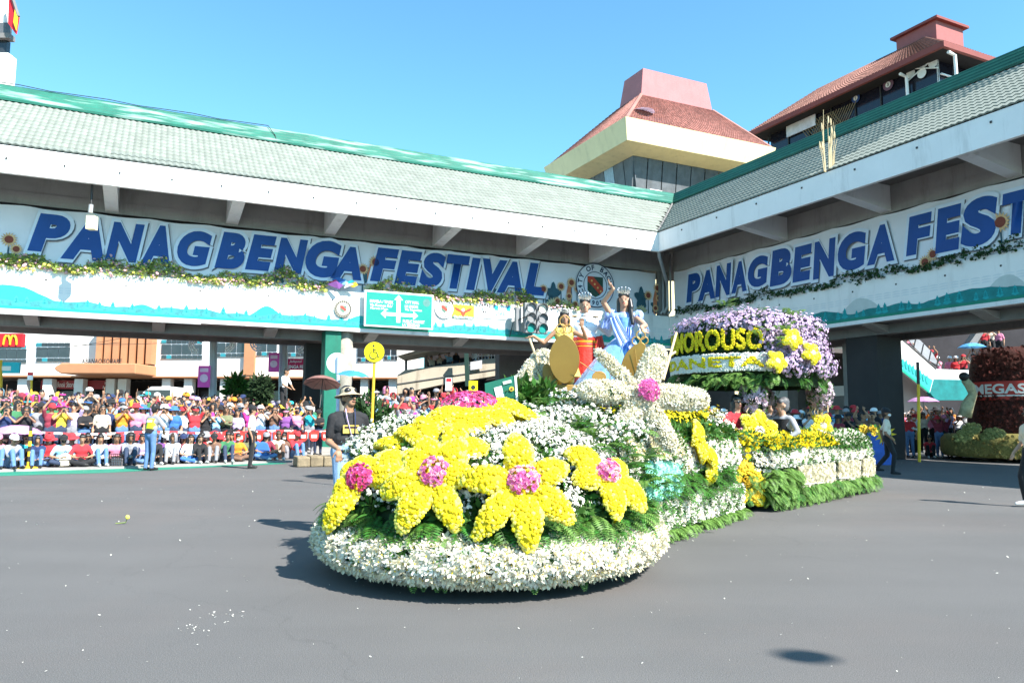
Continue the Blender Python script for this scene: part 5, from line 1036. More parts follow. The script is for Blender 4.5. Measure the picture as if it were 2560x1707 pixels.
# ---- the big white star flower
star=bpy.data.objects.new('star_flower',None); col.objects.link(star); scn=Vector((.28,-.93,.22)).normalized(); sc_=P(1604,985,8.35); star.location=sc_; attach(star,fl,True)
CR=[MATS['petal_cream'],MATS['petal_white']]
def star_arm(tip_px,w_,yoff=0):
    tip=PL(*tip_px,sc_,scn); c=sc_; ax=tip-c; L=ax.length; ax.normalize(); sd=scn.cross(ax).normalized(); V=[];Q=[]
    n1=14
    for i in range(n1+1):
        t=i/n1; w=w_*(.75+.25*math.sin(math.pi*t))*(1 if t<.8 else math.sqrt(max(.02,1-((t-.8)/.2)**2)))
        for k in range(10): a=2*math.pi*k/10; V.append(c+ax*(L*t)+sd*(w*math.cos(a))+scn*(w*.85*math.sin(a)))
    for i in range(n1):
        for k in range(10): Q.append((i*10+k,i*10+(k+1)%10,(i+1)*10+(k+1)%10,(i+1)*10+k))
    nb=int(L*w_*9500); t=rng.uniform(.05,1,nb); a=rng.uniform(0,2*np.pi,nb); ww=w_*(.75+.25*np.sin(np.pi*t))*np.where(t<.8,1,np.sqrt(np.maximum(.02,1-((t-.8)/.2)**2)))
    P_=np.array(c)+np.array(ax)*(L*t)[:,None]+np.array(sd)*(ww*np.cos(a))[:,None]+np.array(scn)*(ww*.85*np.sin(a))[:,None]; N2=np.array(sd)*np.cos(a)[:,None]+np.array(scn)*np.sin(a)[:,None]+np.array(ax)*(.8*(t>.9))[:,None]
    nv=len(V); tv,tq,tm=T_LILY; B=basis_from(jit(N2,.35)); s=rng.uniform(.028,.045,nb); v=np.einsum('nij,kj->nki',B,tv)*s[:,None,None]+P_[:,None,:]
    faces=list(Q); mi=[2]*len(Q)
    r_=rng.random(nb)
    for k2 in range(nb):
        o=nv+k2*len(tv)
        for f,mm_ in zip(tq,tm): faces.append(tuple(dict.fromkeys(x+o for x in f))); mi.append(3 if mm_ else (0 if r_[k2]<.7 else 1))
    me=bpy.data.meshes.new('petal'); me.from_pydata(np.vstack([np.array([tuple(q) for q in V]),v.reshape(-1,3)]).tolist(),[],faces); finish(me,'petal',CR+[MATS['leaf_dark'],MATS['pollen']],mi,star)
for tp_,w_ in (((1448,975),.11),((1492,878),.055),((1648,868),.12),((1768,1000),.12),((1538,1108),.105),((1682,1126),.095)): star_arm(tp_,w_)
disc_centre(star,sc_+scn*.17,scn,.125,[MATS['petal_pink'],MATS['petal_pink']],170)
# back-left arm of a second star behind the gold ornaments
p0=P(1270,985,9.3); 
bk=bpy.data.objects.new('rear_star',None); col.objects.link(bk); bk.location=p0; attach(bk,fl,True)
_sc,_star=sc_,star; sc_=P(1290,1000,9.6); star=bk; star_arm((1372,880),.15); star_arm((1262,975),.14); sc_,star=_sc,_star
m=260; p=np.array([tuple(P(1330+rng.uniform(-55,40),1000+rng.uniform(-25,45),9.2+rng.uniform(-.2,.2))) for _ in range(m)]); scatter('deck_greens',[(T_CLUMP2,p,jit(UP(m),.5),rng.uniform(.12,.25,m),None,0)],[MATS['leaf']],fl)
# ---- platform, board and gold ornaments
gold=M('gold_paint',(.27,.145,.028),.32,.15,2.5,metal=.55,spec=.5); goldm=M('gold_matte',(.34,.20,.05),.5,.15,3,metal=.2); wood=M('light_wood',(.50,.33,.15),.6,.15,3); blackb=M('black_board',(.012,.012,.013),.6,.2,4); bamboo=M('bamboo',(.55,.42,.24),.5,.15,5)
PT=1.78
a=P(1366,962,9.55);b=P(1545,962,9.55); PT=a.z
pf=MB().box((a.x,9.45,PT-.10),(b.x+.55,9.85,PT)).build('platform',goldm,fl,bevel=.01); MB().box((a.x+.05,9.5,.9),(b.x+.5,9.84,PT-.103)).build('platform_base',blackb,fl); FLOOR=1.52; MB().box((a.x-.1,9.86,.9),(b.x+.7,11.4,FLOOR)).build('platform_floor',M('floor_cloth',(.03,.05,.08),.6,.2,3),fl)
bd_=MB().prism([P(1364,1030,9.30),P(1372,978,9.38),P(1448,980,9.38),P(1454,1034,9.30)],(0,.03,0)).build('name_board',blackb,fl)
q=P(1411,1019,9.29); fN=frame(q,(1,.02,-.02)); gl=M('gold_letter',(.75,.55,.30),.4,.1,metal=.3)
text('GLAMOROUSO',gl,fN,bd_,1,.015,.15,width=.40,height=.078,extrude=.01); q=P(1406,1000,9.32); text('G',gl,frame(q,(1,0,0)),bd_,1,.03,.1,height=.10,extrude=.01)
MB().add([q+Vector((x,-.01,z)) for x,z in ((-.035,.06),(.035,.06),(.045,.11),(.02,.085),(0,.125),(-.02,.085),(-.045,.11))],[tuple(range(7))]).build('crown_mark',gl,bd_)
def leafdisc(px,py,rx,rz,rot,y,mat=gold,pinch=1.0,name='gold_leaf',parent=fl):
    c=P(px,py,y); s=y/F; pts=[]
    for k in range(40):
        t=2*math.pi*k/40; x=rx*s*math.copysign(abs(math.cos(t))**pinch,math.cos(t)); z=rz*s*math.sin(t); pts.append(c+Vector((x*math.cos(rot)-z*math.sin(rot),0,x*math.sin(rot)+z*math.cos(rot))))
    o=MB().prism(pts,(0,.03,0)).build(name,mat,parent,bevel=.004); return o
leafdisc(1411,897,38,62,0,9.40,pinch=1.25); leafdisc(1586,908,30,56,R(-24),9.35,pinch=1.25); leafdisc(1498,943,18,16,0,9.40,goldm); leafdisc(1370,935,13,26,R(10),9.6,goldm); leafdisc(1383,948,12,13,0,9.5,gold)
leafdisc(1348,945,17,30,R(25),9.7,M('gold_grey',(.34,.30,.24),.5,.1,metal=.3))
def ring(px,py,r,y,parent=fl): c=P(px,py,y); rr=r*y/F; MB().tube([c+Vector((rr*math.cos(t),0,rr*math.sin(t))) for t in np.linspace(0,2*math.pi,25)],.009,6,cap=False).build('gold_ring',goldm,parent)
for px,py,r in ((1412,803,13),(1402,822,12),(1419,822,11)): ring(px,py,r,9.45)
for px,py,r in ((1602,838,11),(1590,852,10),(1611,851,9)): ring(px,py,r,9.5)
ring(1392,938,11,9.45)
for a_,b_,y0,y1 in (((1322,842),(1347,910),9.9,9.6),((1344,930),(1362,966),9.6,9.5),((1691,832),(1658,950),9.6,9.0),((1688,880),(1645,905),9.5,9.1)): MB().tube([P(*a_,y0),P(*b_,y1)],.016,6).build('bamboo_pole',bamboo,fl)
for a_,b_ in (((1587,872),(1600,955)),((1450,905),(1512,935)),((1525,935),(1527,965))): MB().tube([P(*a_,9.3),P((a_[0]+b_[0])/2,(a_[1]+b_[1])/2+6,9.32),P(*b_,9.3)],.005,5).build('wire',goldm,fl)
for px in (1340,1560): leafdisc(px,975,10,14,0,9.45,goldm)
# ---- number placard
pl=thing('number_placard','green placard with big white number one and sunflowers on the flowers','placard',P(1250,1030,8.65))
cs=[P(1212,958,8.65),P(1286,939,8.65),P(1291,1020,8.65),P(1215,1032,8.65)]
MB().prism(cs,(0,.03,0)).build('board',M('placard_green',(.015,.13,.085),.5,.1),pl); MB().prism([P(1286,939,8.64),P(1291,938,8.64),P(1297,1019,8.64),P(1291,1020,8.64)],(0,.03,0)).build('edge',swhite,pl)
up_=(cs[0]-cs[3]).normalized(); rt_=(cs[1]-cs[0]).normalized(); fP=frame(P(1249,985,8.64),rt_,up_)
text('1',swhite,fP,pl,1,.06,height=.17,width=.09); text('LARGE FLOAT',swhite,frame(P(1252,1014,8.64),rt_),pl,1,.02,width=.23,height=.035); MB().box((-.05,-.002,-.018),(.05,0,.018),0,frame(P(1268,955,8.64),rt_)).build('tab',M('placard_tab',(.45,.6,.5),.5,.1),pl)
for px,py in ((1279,972),(1218,1005)): MB().disc((0,0,0),.028,14,frame(P(px,py,8.635),rt_)).build('sunflower_print',MATS['pollen'],pl); MB().disc((0,0,0),.014,10,frame(P(px,py,8.63),rt_)).build('sunflower_eye',MATS['print_brown'],pl)
# ------------------------------------------------------------------ rear trailer with the flower gazebo
rf=thing('gazebo_trailer','rear flower trailer with purple-roofed gazebo and yellow and white banks','parade float',(5,14.5,0))
rprof=[(.94,.10),(1.0,.20),(1.0,.36),(.97,.60),(1.02,.74),(.98,.92),(.86,1.06),(.68,1.14)]
s1,e1,t1,rd,rs=hull('hull',((3.35,12.55),(6.35,15.86)),1.02,rprof,MATS['moss'],rf)
p,n=cat2(s1(330,.14,.34,-.06,1.05),e1(70,.14,.34)); ferns('fern_fringe',p,n,.16,.28,FM2,rf,up=-.45); p,n=cat2(s1(90,.2,.36,-.06,1.05),e1(40,.2,.36)); ferns('fern_fringe_dark',p,n,.15,.26,FM,rf,up=-.3)
p,n=cat2(s1(110,.34,.62,-.06,.17),e1(60,.3,.6)); ferns('fern_corner',p,n,.18,.3,FM2,rf,up=-.3)
white_mass('white_bank',cat2(s1(2600,.66,.95,-.05,1.0),e1(600,.6,.95)),rf,.03,.05)
pad=M('white_petal_pad',(.72,.70,.64),.8,.25,14,bump=.8,bscale=60)
for t0,t1_ in ((.16,.50),(.56,.80),(.84,.99)):
    A=Vector((3.35,12.55,0)).lerp(Vector((6.35,15.86,0)),t0)+rs*1.06; Bq=Vector((3.35,12.55,0)).lerp(Vector((6.35,15.86,0)),t1_)+rs*1.06
    MB().add([A+Vector((0,0,.36)),Bq+Vector((0,0,.36)),Bq+Vector((0,0,.57)),A+Vector((0,0,.57)),A-rs*.1+Vector((0,0,.36)),Bq-rs*.1+Vector((0,0,.36)),Bq-rs*.1+Vector((0,0,.57)),A-rs*.1+Vector((0,0,.57))],[(0,1,2,3),(4,5,6,7),(0,1,5,4),(3,2,6,7),(0,3,7,4),(1,2,6,5)]).build('petal_panel',pad,rf,bevel=.08); m=700; u1=rng.random((m,1)); p=np.array(A)+(np.array(Bq)-np.array(A))*(u1*1.06-.03)+np.array([0,0,1.])*rng.uniform(.33,.62,(m,1)); scatter('panel_petals',[(T_MUM,p,jit(np.tile(np.array(rs)[None],(m,1)),.5),rng.uniform(.03,.06,m),None,0)],[MATS['petal_cream']],rf)
p,n=cat2(s1(1500,.92,1.14,-.05,.62,.01),t1(400,0,.6)); scatter('yellow_bank',[(T_MUM,p+np.array([0,0,.03]),jit(n+np.array([0,0,.6]),.5),rng.uniform(.035,.06,len(p)),None,0),(T_CLUMP,p[::4],jit(n[::4],.5),.11,None,1)],[MATS['petal_yellow'],MATS['leaf']],rf)
p,n=cat2(s1(1000,.9,1.16,.58,1.0,.01),t1(500,.6,1)); scatter('white_rear_bank',[(T_DAISY,p+np.array([0,0,.04]),jit(n+np.array([0,0,.6]),.5),rng.uniform(.03,.05,len(p)),None,0),(T_CLUMP,p[::4],jit(n[::4],.5),.12,None,2)],WM,rf)
p=at_list([(1985,1090,14),(1960,1080,14),(1930,1095,13.6),(1895,1110,13.2),(2010,1085,14.2),(1870,1120,13),(1850,1090,12.6),(1830,1085,12.4),(2170,1075,16)],22,10,40); scatter('yellow_tufts',[(T_MUM,p,jit(UP(len(p)),.5),rng.uniform(.035,.06,len(p)),None,0),(T_CLUMP,p[::3],jit(UP(len(p[::3])),.5),.1,None,1)],[MATS['petal_gold'],MATS['leaf']],rf)
# round yellow flowers at the hitch
def round_flower(parent,px,py,y,petals,rp,rc,cm,nrm=Vector((.25,-.95,.15)),pm=YM,off=0):
    c=P(px,py,y); nrm=nrm.normalized(); g=bpy.data.objects.new('round_flower',None); col.objects.link(g); g.location=c; attach(g,parent,True); u=Vector((0,0,1)); sx_=u.cross(nrm).normalized()*-1; u=nrm.cross(sx_)*1
    for k in range(petals): a=2*math.pi*(k+off)/petals+.3; petal(g,c,c+(sx_*math.cos(a)+u*math.sin(a))*rp,nrm,rp*.34,pm,120,thick=.05,base=.25,bs=.022)
    disc_centre(g,c+nrm*.06,nrm,rc,cm,60)
round_flower(rf,1893,1080,12.15,6,.36,.09,[MATS['petal_white'],MATS['petal_white']])
round_flower(rf,1862,1205,11.75,5,.42,.08,[MATS['petal_gold'],MATS['petal_gold']],off=.5,pm=[MATS['petal_gold'],MATS['petal_yellow']])
round_flower(rf,2052,1065,14.2,5,.25,.07,[MATS['petal_white'],MATS['petal_white']])
# gazebo
gz=P(1866,900,14.1); gzx,gzy=gz.x,gz.y; Rb=1.27
view=math.atan2(0-gzy,0-gzx)   # direction towards the camera
def zpx(py,y=13.0): return P(1800,py,y).z
zb=[zpx(v) for v in (822,880,885,928,962)]; 
def band(name,z0,z1,rad,a0,a1,mat,n=40):
    V=[];Q=[]
    for i in range(n+1):
        a=view+a0+(a1-a0)*i/n
        for z in (z0,z1): V.append((gzx+rad*math.cos(a),gzy+rad*math.sin(a),z))
    MB().add(V,[(2*i,2*i+2,2*i+3,2*i+1) for i in range(n)]).build(name,mat,rf,True)
AL,AR=R(-130),R(14)      # from behind the left edge to just right of centre (angles grow to the right from the viewer)
band('band_back',zb[4]-.02,zb[0]+.15,Rb-.05,R(-180),R(180),MATS['moss'],60)
def band_points(n,z0,z1,rad,a0=AL,a1=AR): a=view+rng.uniform(a0,a1,n); z=rng.uniform(z0,z1,n); p=np.stack([gzx+rad*np.cos(a),gzy+rad*np.sin(a),z],1); nn=np.stack([np.cos(a),np.sin(a),np.full(n,.15)],1); return p,nn,a,z
def letter_mask(body,ang0,ang1,z0,z1):
    """inside test for text wrapped on the drum, from a rasterised outline"""
    me,v=text_mesh(body,1,.012,0,1.0); tris=[]
    lo=v.min(0);hi=v.max(0); sc=lambda q:((q[0]-lo[0])/(hi[0]-lo[0]),(q[1]-lo[1])/(hi[1]-lo[1]))
    me.calc_loop_triangles(); T3=np.array([[sc(v[i]) for i in t.vertices] for t in me.loop_triangles]); bpy.data.meshes.remove(me)
    def inside(a,z):
        x=(a-view-ang0)/(ang1-ang0); y=(z-z0)/(z1-z0); res=np.zeros(len(x),bool)
        for t in T3:
            (x1,y1),(x2,y2),(x3,y3)=t; d=(y2-y3)*(x1-x3)+(x3-x2)*(y1-y3)
            if abs(d)<1e-12: continue
            l1=((y2-y3)*(x-x3)+(x3-x2)*(y-y3))/d; l2=((y3-y1)*(x-x3)+(x1-x3)*(y-y3))/d; res|=(l1>=-.02)&(l2>=-.02)&(l1+l2<=1.02)
        return res
    return inside
ins=letter_mask('GLAMOROUSO',R(-93),R(12),zb[1]+.03,zb[0]-.02); p,nn,a,z=band_points(8000,zb[1],zb[0],Rb+.05); k=ins(a,z)
scatter('name_letters',[(T_PUFF,p[k]+nn[k]*.03,jit(nn[k],.2),rng.uniform(.017,.026,k.sum()),None,0)],[MATS['petal_yellow']],rf)
p,nn,a,z=band_points(1200,zb[1]-.02,zb[0]+.02,Rb+.0); scatter('band_leaves',[(T_CLUMP,p,jit(nn,.4),.06,None,0)],[MATS['leaf_dark']],rf)
ins=letter_mask('IDANETA',R(-82),R(12),zb[3]+.07,zb[2]-.06); p,nn,a,z=band_points(4600,zb[3],zb[2],Rb+.10,AL,R(17)); k=ins(a,z)
scatter('name_band',[(T_PUFF,p[k]+nn[k]*.012,jit(nn[k],.2),rng.uniform(.018,.026,k.sum()),None,0),(T_PUFF,p[~k],jit(nn[~k],.2),rng.uniform(.018,.026,(~k).sum()),None,1)],[MATS['petal_yellow'],MATS['petal_white']],rf); band('band_pad',zb[3],zb[2],Rb+.09,AL,R(17),MATS['petal_cream'])
p,nn,a,z=band_points(110,zb[4]-.0,zb[3]-.02,Rb+.06,AL,R(20)); ferns('fern_valance',p,nn,.2,.34,FM2,rf,up=-.2,out=.5); p,nn,a,z=band_points(75,zb[4]+.02,zb[3]-.02,Rb+.0,AL,R(200)); ferns('fern_valance_dark',p,nn,.15,.26,FM,rf,up=-.35,out=.5)
# dome and right-hand skirt of purple statice
n=2500; a=rng.uniform(0,2*np.pi,n); q=np.sqrt(rng.random(n)); zt=zpx(795,13.8); z=zb[0]+(zt-zb[0])*np.cos(q*math.pi/2)**.7*(.85+.15*np.sin(3*a)); p=np.stack([gzx+Rb*.95*q*np.cos(a),gzy+Rb*.95*q*np.sin(a),z],1); nn=np.stack([q*np.cos(a),q*np.sin(a),np.full(n,.7)],1)
mbm=MB(); mbm.lathe([(Rb,zb[0]-.02),(Rb*.85,zb[0]+(zt-zb[0])*.45),(Rb*.5,zb[0]+(zt-zb[0])*.75),(0.02,zt-.12)],32,(gzx,gzy,0)); mbm.build('roof_dome',MATS['moss'],rf,True)
n2=2700; a2=view+rng.uniform(R(14),R(190),n2); t=rng.random(n2); rr=Rb*.84+t*.26; z2=zb[0]+.15-t*(zb[0]+.15-zpx(932,13.6)); p2=np.stack([gzx+rr*np.cos(a2),gzy+rr*np.sin(a2),z2],1); nn2=np.stack([np.cos(a2),np.sin(a2),np.full(n2,.35)],1)
V=[];Q=[]
for i in range(31):
    aa=view+R(14)+(R(176))*i/30
    for rq,zq in ((Rb*.9,zb[0]+.1),(Rb*.84+.2,zpx(932,13.6))): V.append((gzx+rq*math.cos(aa),gzy+rq*math.sin(aa),zq))
MB().add(V,[(2*i,2*i+2,2*i+3,2*i+1) for i in range(30)]).build('roof_skirt',MATS['moss'],rf,True)
pp=np.vstack([p,p2]); qq=np.vstack([nn,nn2]); kk=rng.random(len(pp))
scatter('purple_statice',[(T_SPRIG2,pp[kk<.33],jit(qq[kk<.33],.4),rng.uniform(.12,.30,(kk<.33).sum()),None,0),(T_SPRIG2,pp[(kk>=.33)&(kk<.62)],jit(qq[(kk>=.33)&(kk<.62)],.4),rng.uniform(.12,.2,((kk>=.33)&(kk<.62)).sum()),None,2),(T_CLUMP,pp[kk>=.62],jit(qq[kk>=.62],.4),.12,None,0)],[MATS['leaf'],MATS['petal_purple'],MATS['leaf'],MATS['petal_mauve']],rf)
p=at_list([(1820,775,13.3),(1880,800,12.9),(1970,800,13.1),(1985,790,13.3),(1890,830,12.75),(1935,860,12.7),(1960,830,12.7)],22,12,5); ferns('roof_ferns',p,UP(len(p)),.2,.35,FM2,rf,up=.5)
for px,py,yy in ((1978,848,12.62),(2026,885,12.72),(1938,905,12.55)): round_flower(rf,px,py,yy,5,.19,.05,[MATS['petal_white'],MATS['petal_white']],nrm=Vector((.35,-.9,.3)))
# posts with flower balls and curling twigs
for px,yy,pb in ((1882,12.95,1000),(2050,14.2,985),(1912,14.9,1010)):
    zt_=P(px,945,yy).z; b0=P(px,1075,yy); x=b0.x; o=MB().tube([(x,yy,b0.z),(x+.03,yy,(b0.z+zt_)/2),(x,yy,zt_)],[.055,.045,.06],8).build('post',M('twig_wood',(.38,.27,.12),.7,.2,6),rf,True)
    mb=MB()
    for i in range(5):
        a=rng.uniform(0,6.28); r=rng.uniform(.1,.26); h0=b0.z; mb.tube([Vector((x+.04*math.cos(a),yy+.04*math.sin(a),h0+.05)),Vector((x+r*math.cos(a),yy+r*math.sin(a),h0+(zt_-h0)*.35)),Vector((x+r*.6*math.cos(a+1),yy+r*.6*math.sin(a+1),h0+(zt_-h0)*.7)),Vector((x+.1*math.cos(a+2),yy+.1*math.sin(a+2),zt_))],.010,5)
    mb.build('twigs',bamboo,o)['kind']='stuff'
    c=P(px,pb,yy); m=170; d=rng.normal(0,1,(m,3)); d/=np.linalg.norm(d,axis=1,keepdims=True); pp=np.array(c)+d*np.array([.21,.21,.31]); MB().ellipsoid(c,(.18,.18,.27),10,8).build('ball_core',MATS['moss'],o,True)
    scatter('flower_ball',[(T_MUM,pp,jit(d,.3),rng.uniform(.045,.075,m),None,0),(T_CLUMP,pp[::4],jit(d[::4],.4),.1,None,1)],[MATS['petal_mauve'],MATS['leaf']],o)
MB().box((4.0,12.6,.25),(4.5,13.0,.5)).build('hitch',bolt,rf)
for q in (Vector((3.6,12.6,.3)),Vector((6.2,15.4,.3)),Vector((5.6,14.6,.3))): MB().tube([q+rs*.5,q+rs*.75],.28,14).build('wheel',bolt,rf)
for q in (Vector((1.2,9.6,.3)),Vector((2.1,11.2,.3))): MB().tube([q+bs_*.45,q+bs_*.7],.28,14).build('wheel',bolt,fl)
# ------------------------------------------------------------------ people
SK,SHIRT,PANT,SHOE,HAIR,ACC=range(6)
def vv(*a): return Vector(a)
def ik(sh,wr,l1,l2,hint):
    sh=Vector(sh);wr=Vector(wr); d=wr-sh; L=d.length; k=max(1.0,L/(l1+l2)*1.002); l1*=k;l2*=k
    a=(l1*l1-l2*l2+L*L)/(2*L); h=math.sqrt(max(0,l1*l1-a*a)); dn=d/L; hv=Vector(hint); hv=(hv-dn*hv.dot(dn)); hv.normalize(); return sh+dn*a+hv*h
def human(pel=(0,0,.93),lean=0.0,side=0.0,arms=None,legs=None,sleeve='short',pants='long',hair='short',head_turn=0.0,head_nod=0.0,bulk=1.0,fingers=False,shoes=True,twist=0.0,chest=1.0,feet=None,hips=1.0,ears=True,hairlen=.0,barefoot=False):
    """bones for one figure, 1.70 m tall, facing -y. arms: {'L':(wrist,hint,handdir)} in torso space from the pelvis; legs: {'L':(knee,ankle,toe)} in figure space"""
    B=[]; pel=Vector(pel); TM=Matrix.Translation(pel)@Matrix.Rotation(twist,4,'Z')@Matrix.Rotation(side,4,'Y')@Matrix.Rotation(lean,4,'X')
    t=lambda x,y,z: TM@Vector((x,y,z)); b=bulk
    def add(p0,p1,r0,r1,lab,flat=None): B.append((Vector(p0),Vector(p1),r0,r1,lab,flat))
    fy=TM.to_3x3()@Vector((0,1,0))
    add(t(-.075*hips,0,.02),t(.075*hips,0,.02),.115*b*hips,.115*b*hips,PANT,(fy,.85)); add(t(0,0,.0),t(0,0,.12),.135*b,.13*b,PANT,(fy,.8))
    add(t(-.05,0,.17),t(.05,0,.17),.12*b,.12*b,SHIRT,(fy,.85)); add(t(-.07*chest,0,.33),t(.07*chest,0,.33),.118*chest,.118*chest,SHIRT,(fy,.85)); add(t(-.125,0.01,.435),t(.125,.01,.435),.07,.07,SHIRT,(fy,.9)); add(t(0,0,.15),t(0,.0,.40),.12*b,.11,SHIRT,(fy,.8))
    add(t(0,.01,.44),t(0,-.012,.57),.062,.055,SK); add(t(-.09,.01,.455),t(.09,.01,.455),.05,.05,SHIRT)
    HM=TM@Matrix.Translation((0,-.015,.66))@Matrix.Rotation(head_turn,4,'Z')@Matrix.Rotation(head_nod,4,'X'); h=lambda x,y,z: HM@Vector((x,y,z))
    hx=HM.to_3x3()@Vector((1,0,0))
    add(h(0,.012,.025),h(0,.015,.04),.094,.094,SK,(hx,.86)); add(h(0,-.03,-.045),h(0,-.035,-.065),.058,.05,SK,(hx,.95)); add(h(0,-.09,-.005),h(0,-.103,-.025),.012,.017,SK)
    add(h(-.04,-.032,.076),h(.04,-.032,.076),.046,.046,HAIR)
    if ears:
        for s in (-1,1): add(h(.078*s,.015,.0),h(.08*s,.02,-.03),.015,.012,SK)
    # hair cap
    add(h(0,.034,.056),h(0,.042,.066),.096,.095,HAIR,(hx,.87)); add(h(0,.05,-.005),h(0,.05,-.03),.085,.075,HAIR,(hx,.9))
    if hair=='long' or hairlen:
        L=hairlen or .26
        for s in (-1,0,1): add(h(.055*s,.05,.0),h(.07*s,.065,-L),.06,.04,HAIR)
        for s in (-1,1): add(h(.075*s,.0,.02),h(.082*s,.01,-L*.8),.03,.028,HAIR)
    arms=arms or {}
    for s,k in ((-1,'R'),(1,'L')):
        sh=Vector((.168*s*max(1,chest),.005,.415)); spec=arms.get(k)
        if spec is None: spec=((.25*s,-.03,-.08),(s*.3,1,0),(0.05*-s,-.15,-1))
        wr=Vector(spec[0]); el=ik(sh,wr,.28,.25,spec[1]); hd=Vector(spec[2] if len(spec)>2 else (wr-el)).normalized()
        S,E,W_=TM@sh,TM@el,TM@wr; hd=(TM.to_3x3()@hd).normalized()
        if sleeve=='none': add(S,E,.048,.038,SK)
        elif sleeve=='short': m=S.lerp(E,.72); add(S,m,.062*b**.5,.054,SHIRT); add(m,E,.041,.037,SK)
        else: add(S,E,.06*b**.5,.048,SHIRT)
        add(E,E.lerp(W_,.93 if sleeve=='long' else 1),.038 if sleeve!='long' else .046,.029 if sleeve!='long' else .036,SHIRT if sleeve=='long' else SK)
        if sleeve=='long': add(E.lerp(W_,.9),W_,.029,.027,SK)
        sd=hd.cross(Vector((0,0,1)));
        if sd.length<.3: sd=hd.cross(Vector((0,1,0)))
        sd.normalize(); 
        if len(spec)>3: sd=(TM.to_3x3()@Vector(spec[3])).normalized(); sd=(sd-hd*sd.dot(hd)).normalized()
        pn=hd.cross(sd).normalized()
        add(W_,W_+hd*.075,.027,.033,SK,(pn,.6)); add(W_+hd*.045-sd*.016,W_+hd*.08-sd*.018,.022,.02,SK); add(W_+hd*.045+sd*.016,W_+hd*.08+sd*.018,.022,.02,SK)
        if fingers:
            for i,(o,l) in enumerate(((-.03,.062),(-.0105,.075),(.0105,.070),(.030,.055))):
                p0=W_+hd*.085+sd*o; p1=p0+hd*l*.55+sd*o*.25-pn*.004; p2=p1+hd*l*.45-pn*(.014)+sd*o*.12; add(p0,p1,.0095,.009,SK); add(p1,p2,.009,.0075,SK)
            q0=W_+hd*.03-sd*.03; q1=q0+hd*.035-sd*.03-pn*.008; q2=q1+hd*.03-sd*.008-pn*.006; add(q0,q1,.012,.0105,SK); add(q1,q2,.0105,.009,SK)
        else:
            for o in (-.024,0,.024): add(W_+hd*.08+sd*o,W_+hd*.145+sd*o*1.3-pn*.01,.013,.011,SK)
            add(W_+hd*.03-sd*.03,W_+hd*.075-sd*.06,.013,.011,SK)
    legs=legs or {'R':((-.095,-.02,.49),(-.10,.02,.085),None),'L':((.095,-.02,.49),(.10,.02,.085),None)}
    for s,k in ((-1,'R'),(1,'L')):
        kn,an,toe=legs[k]; hp=pel+Matrix.Rotation(twist,3,'Z')@Vector((.085*s*hips,0,-.0)); kn=Vector(kn);an=Vector(an)
        lp=pants!='short'
        if pants=='skirt': add(hp,kn,.095*b,.085,PANT); add(kn,an,.052,.036,SK)
        elif pants=='short': m=hp.lerp(kn,.86); add(hp,m,.092*b,.078,PANT); add(m,kn,.056,.054,SK); add(kn,kn.lerp(an,.3),.052,.056,SK); add(kn.lerp(an,.3),an,.056,.034,SK)
        else: add(hp,kn,.09*b,.064,PANT); add(kn,kn.lerp(an,.35),.062,.062,PANT); add(kn.lerp(an,.35),an,.062,.048,PANT)
        td=Vector(toe)-an if toe is not None else Vector((.03*s,-.17,-.045)); lab=SK if barefoot else SHOE
        add(an+Vector((0,.02,-.035)),an+td*.5+Vector((0,0,-.012)),.042,.042,lab); add(an+td*.45+Vector((0,0,-.01)),an+td,.04,.033,lab)
    return B,HM
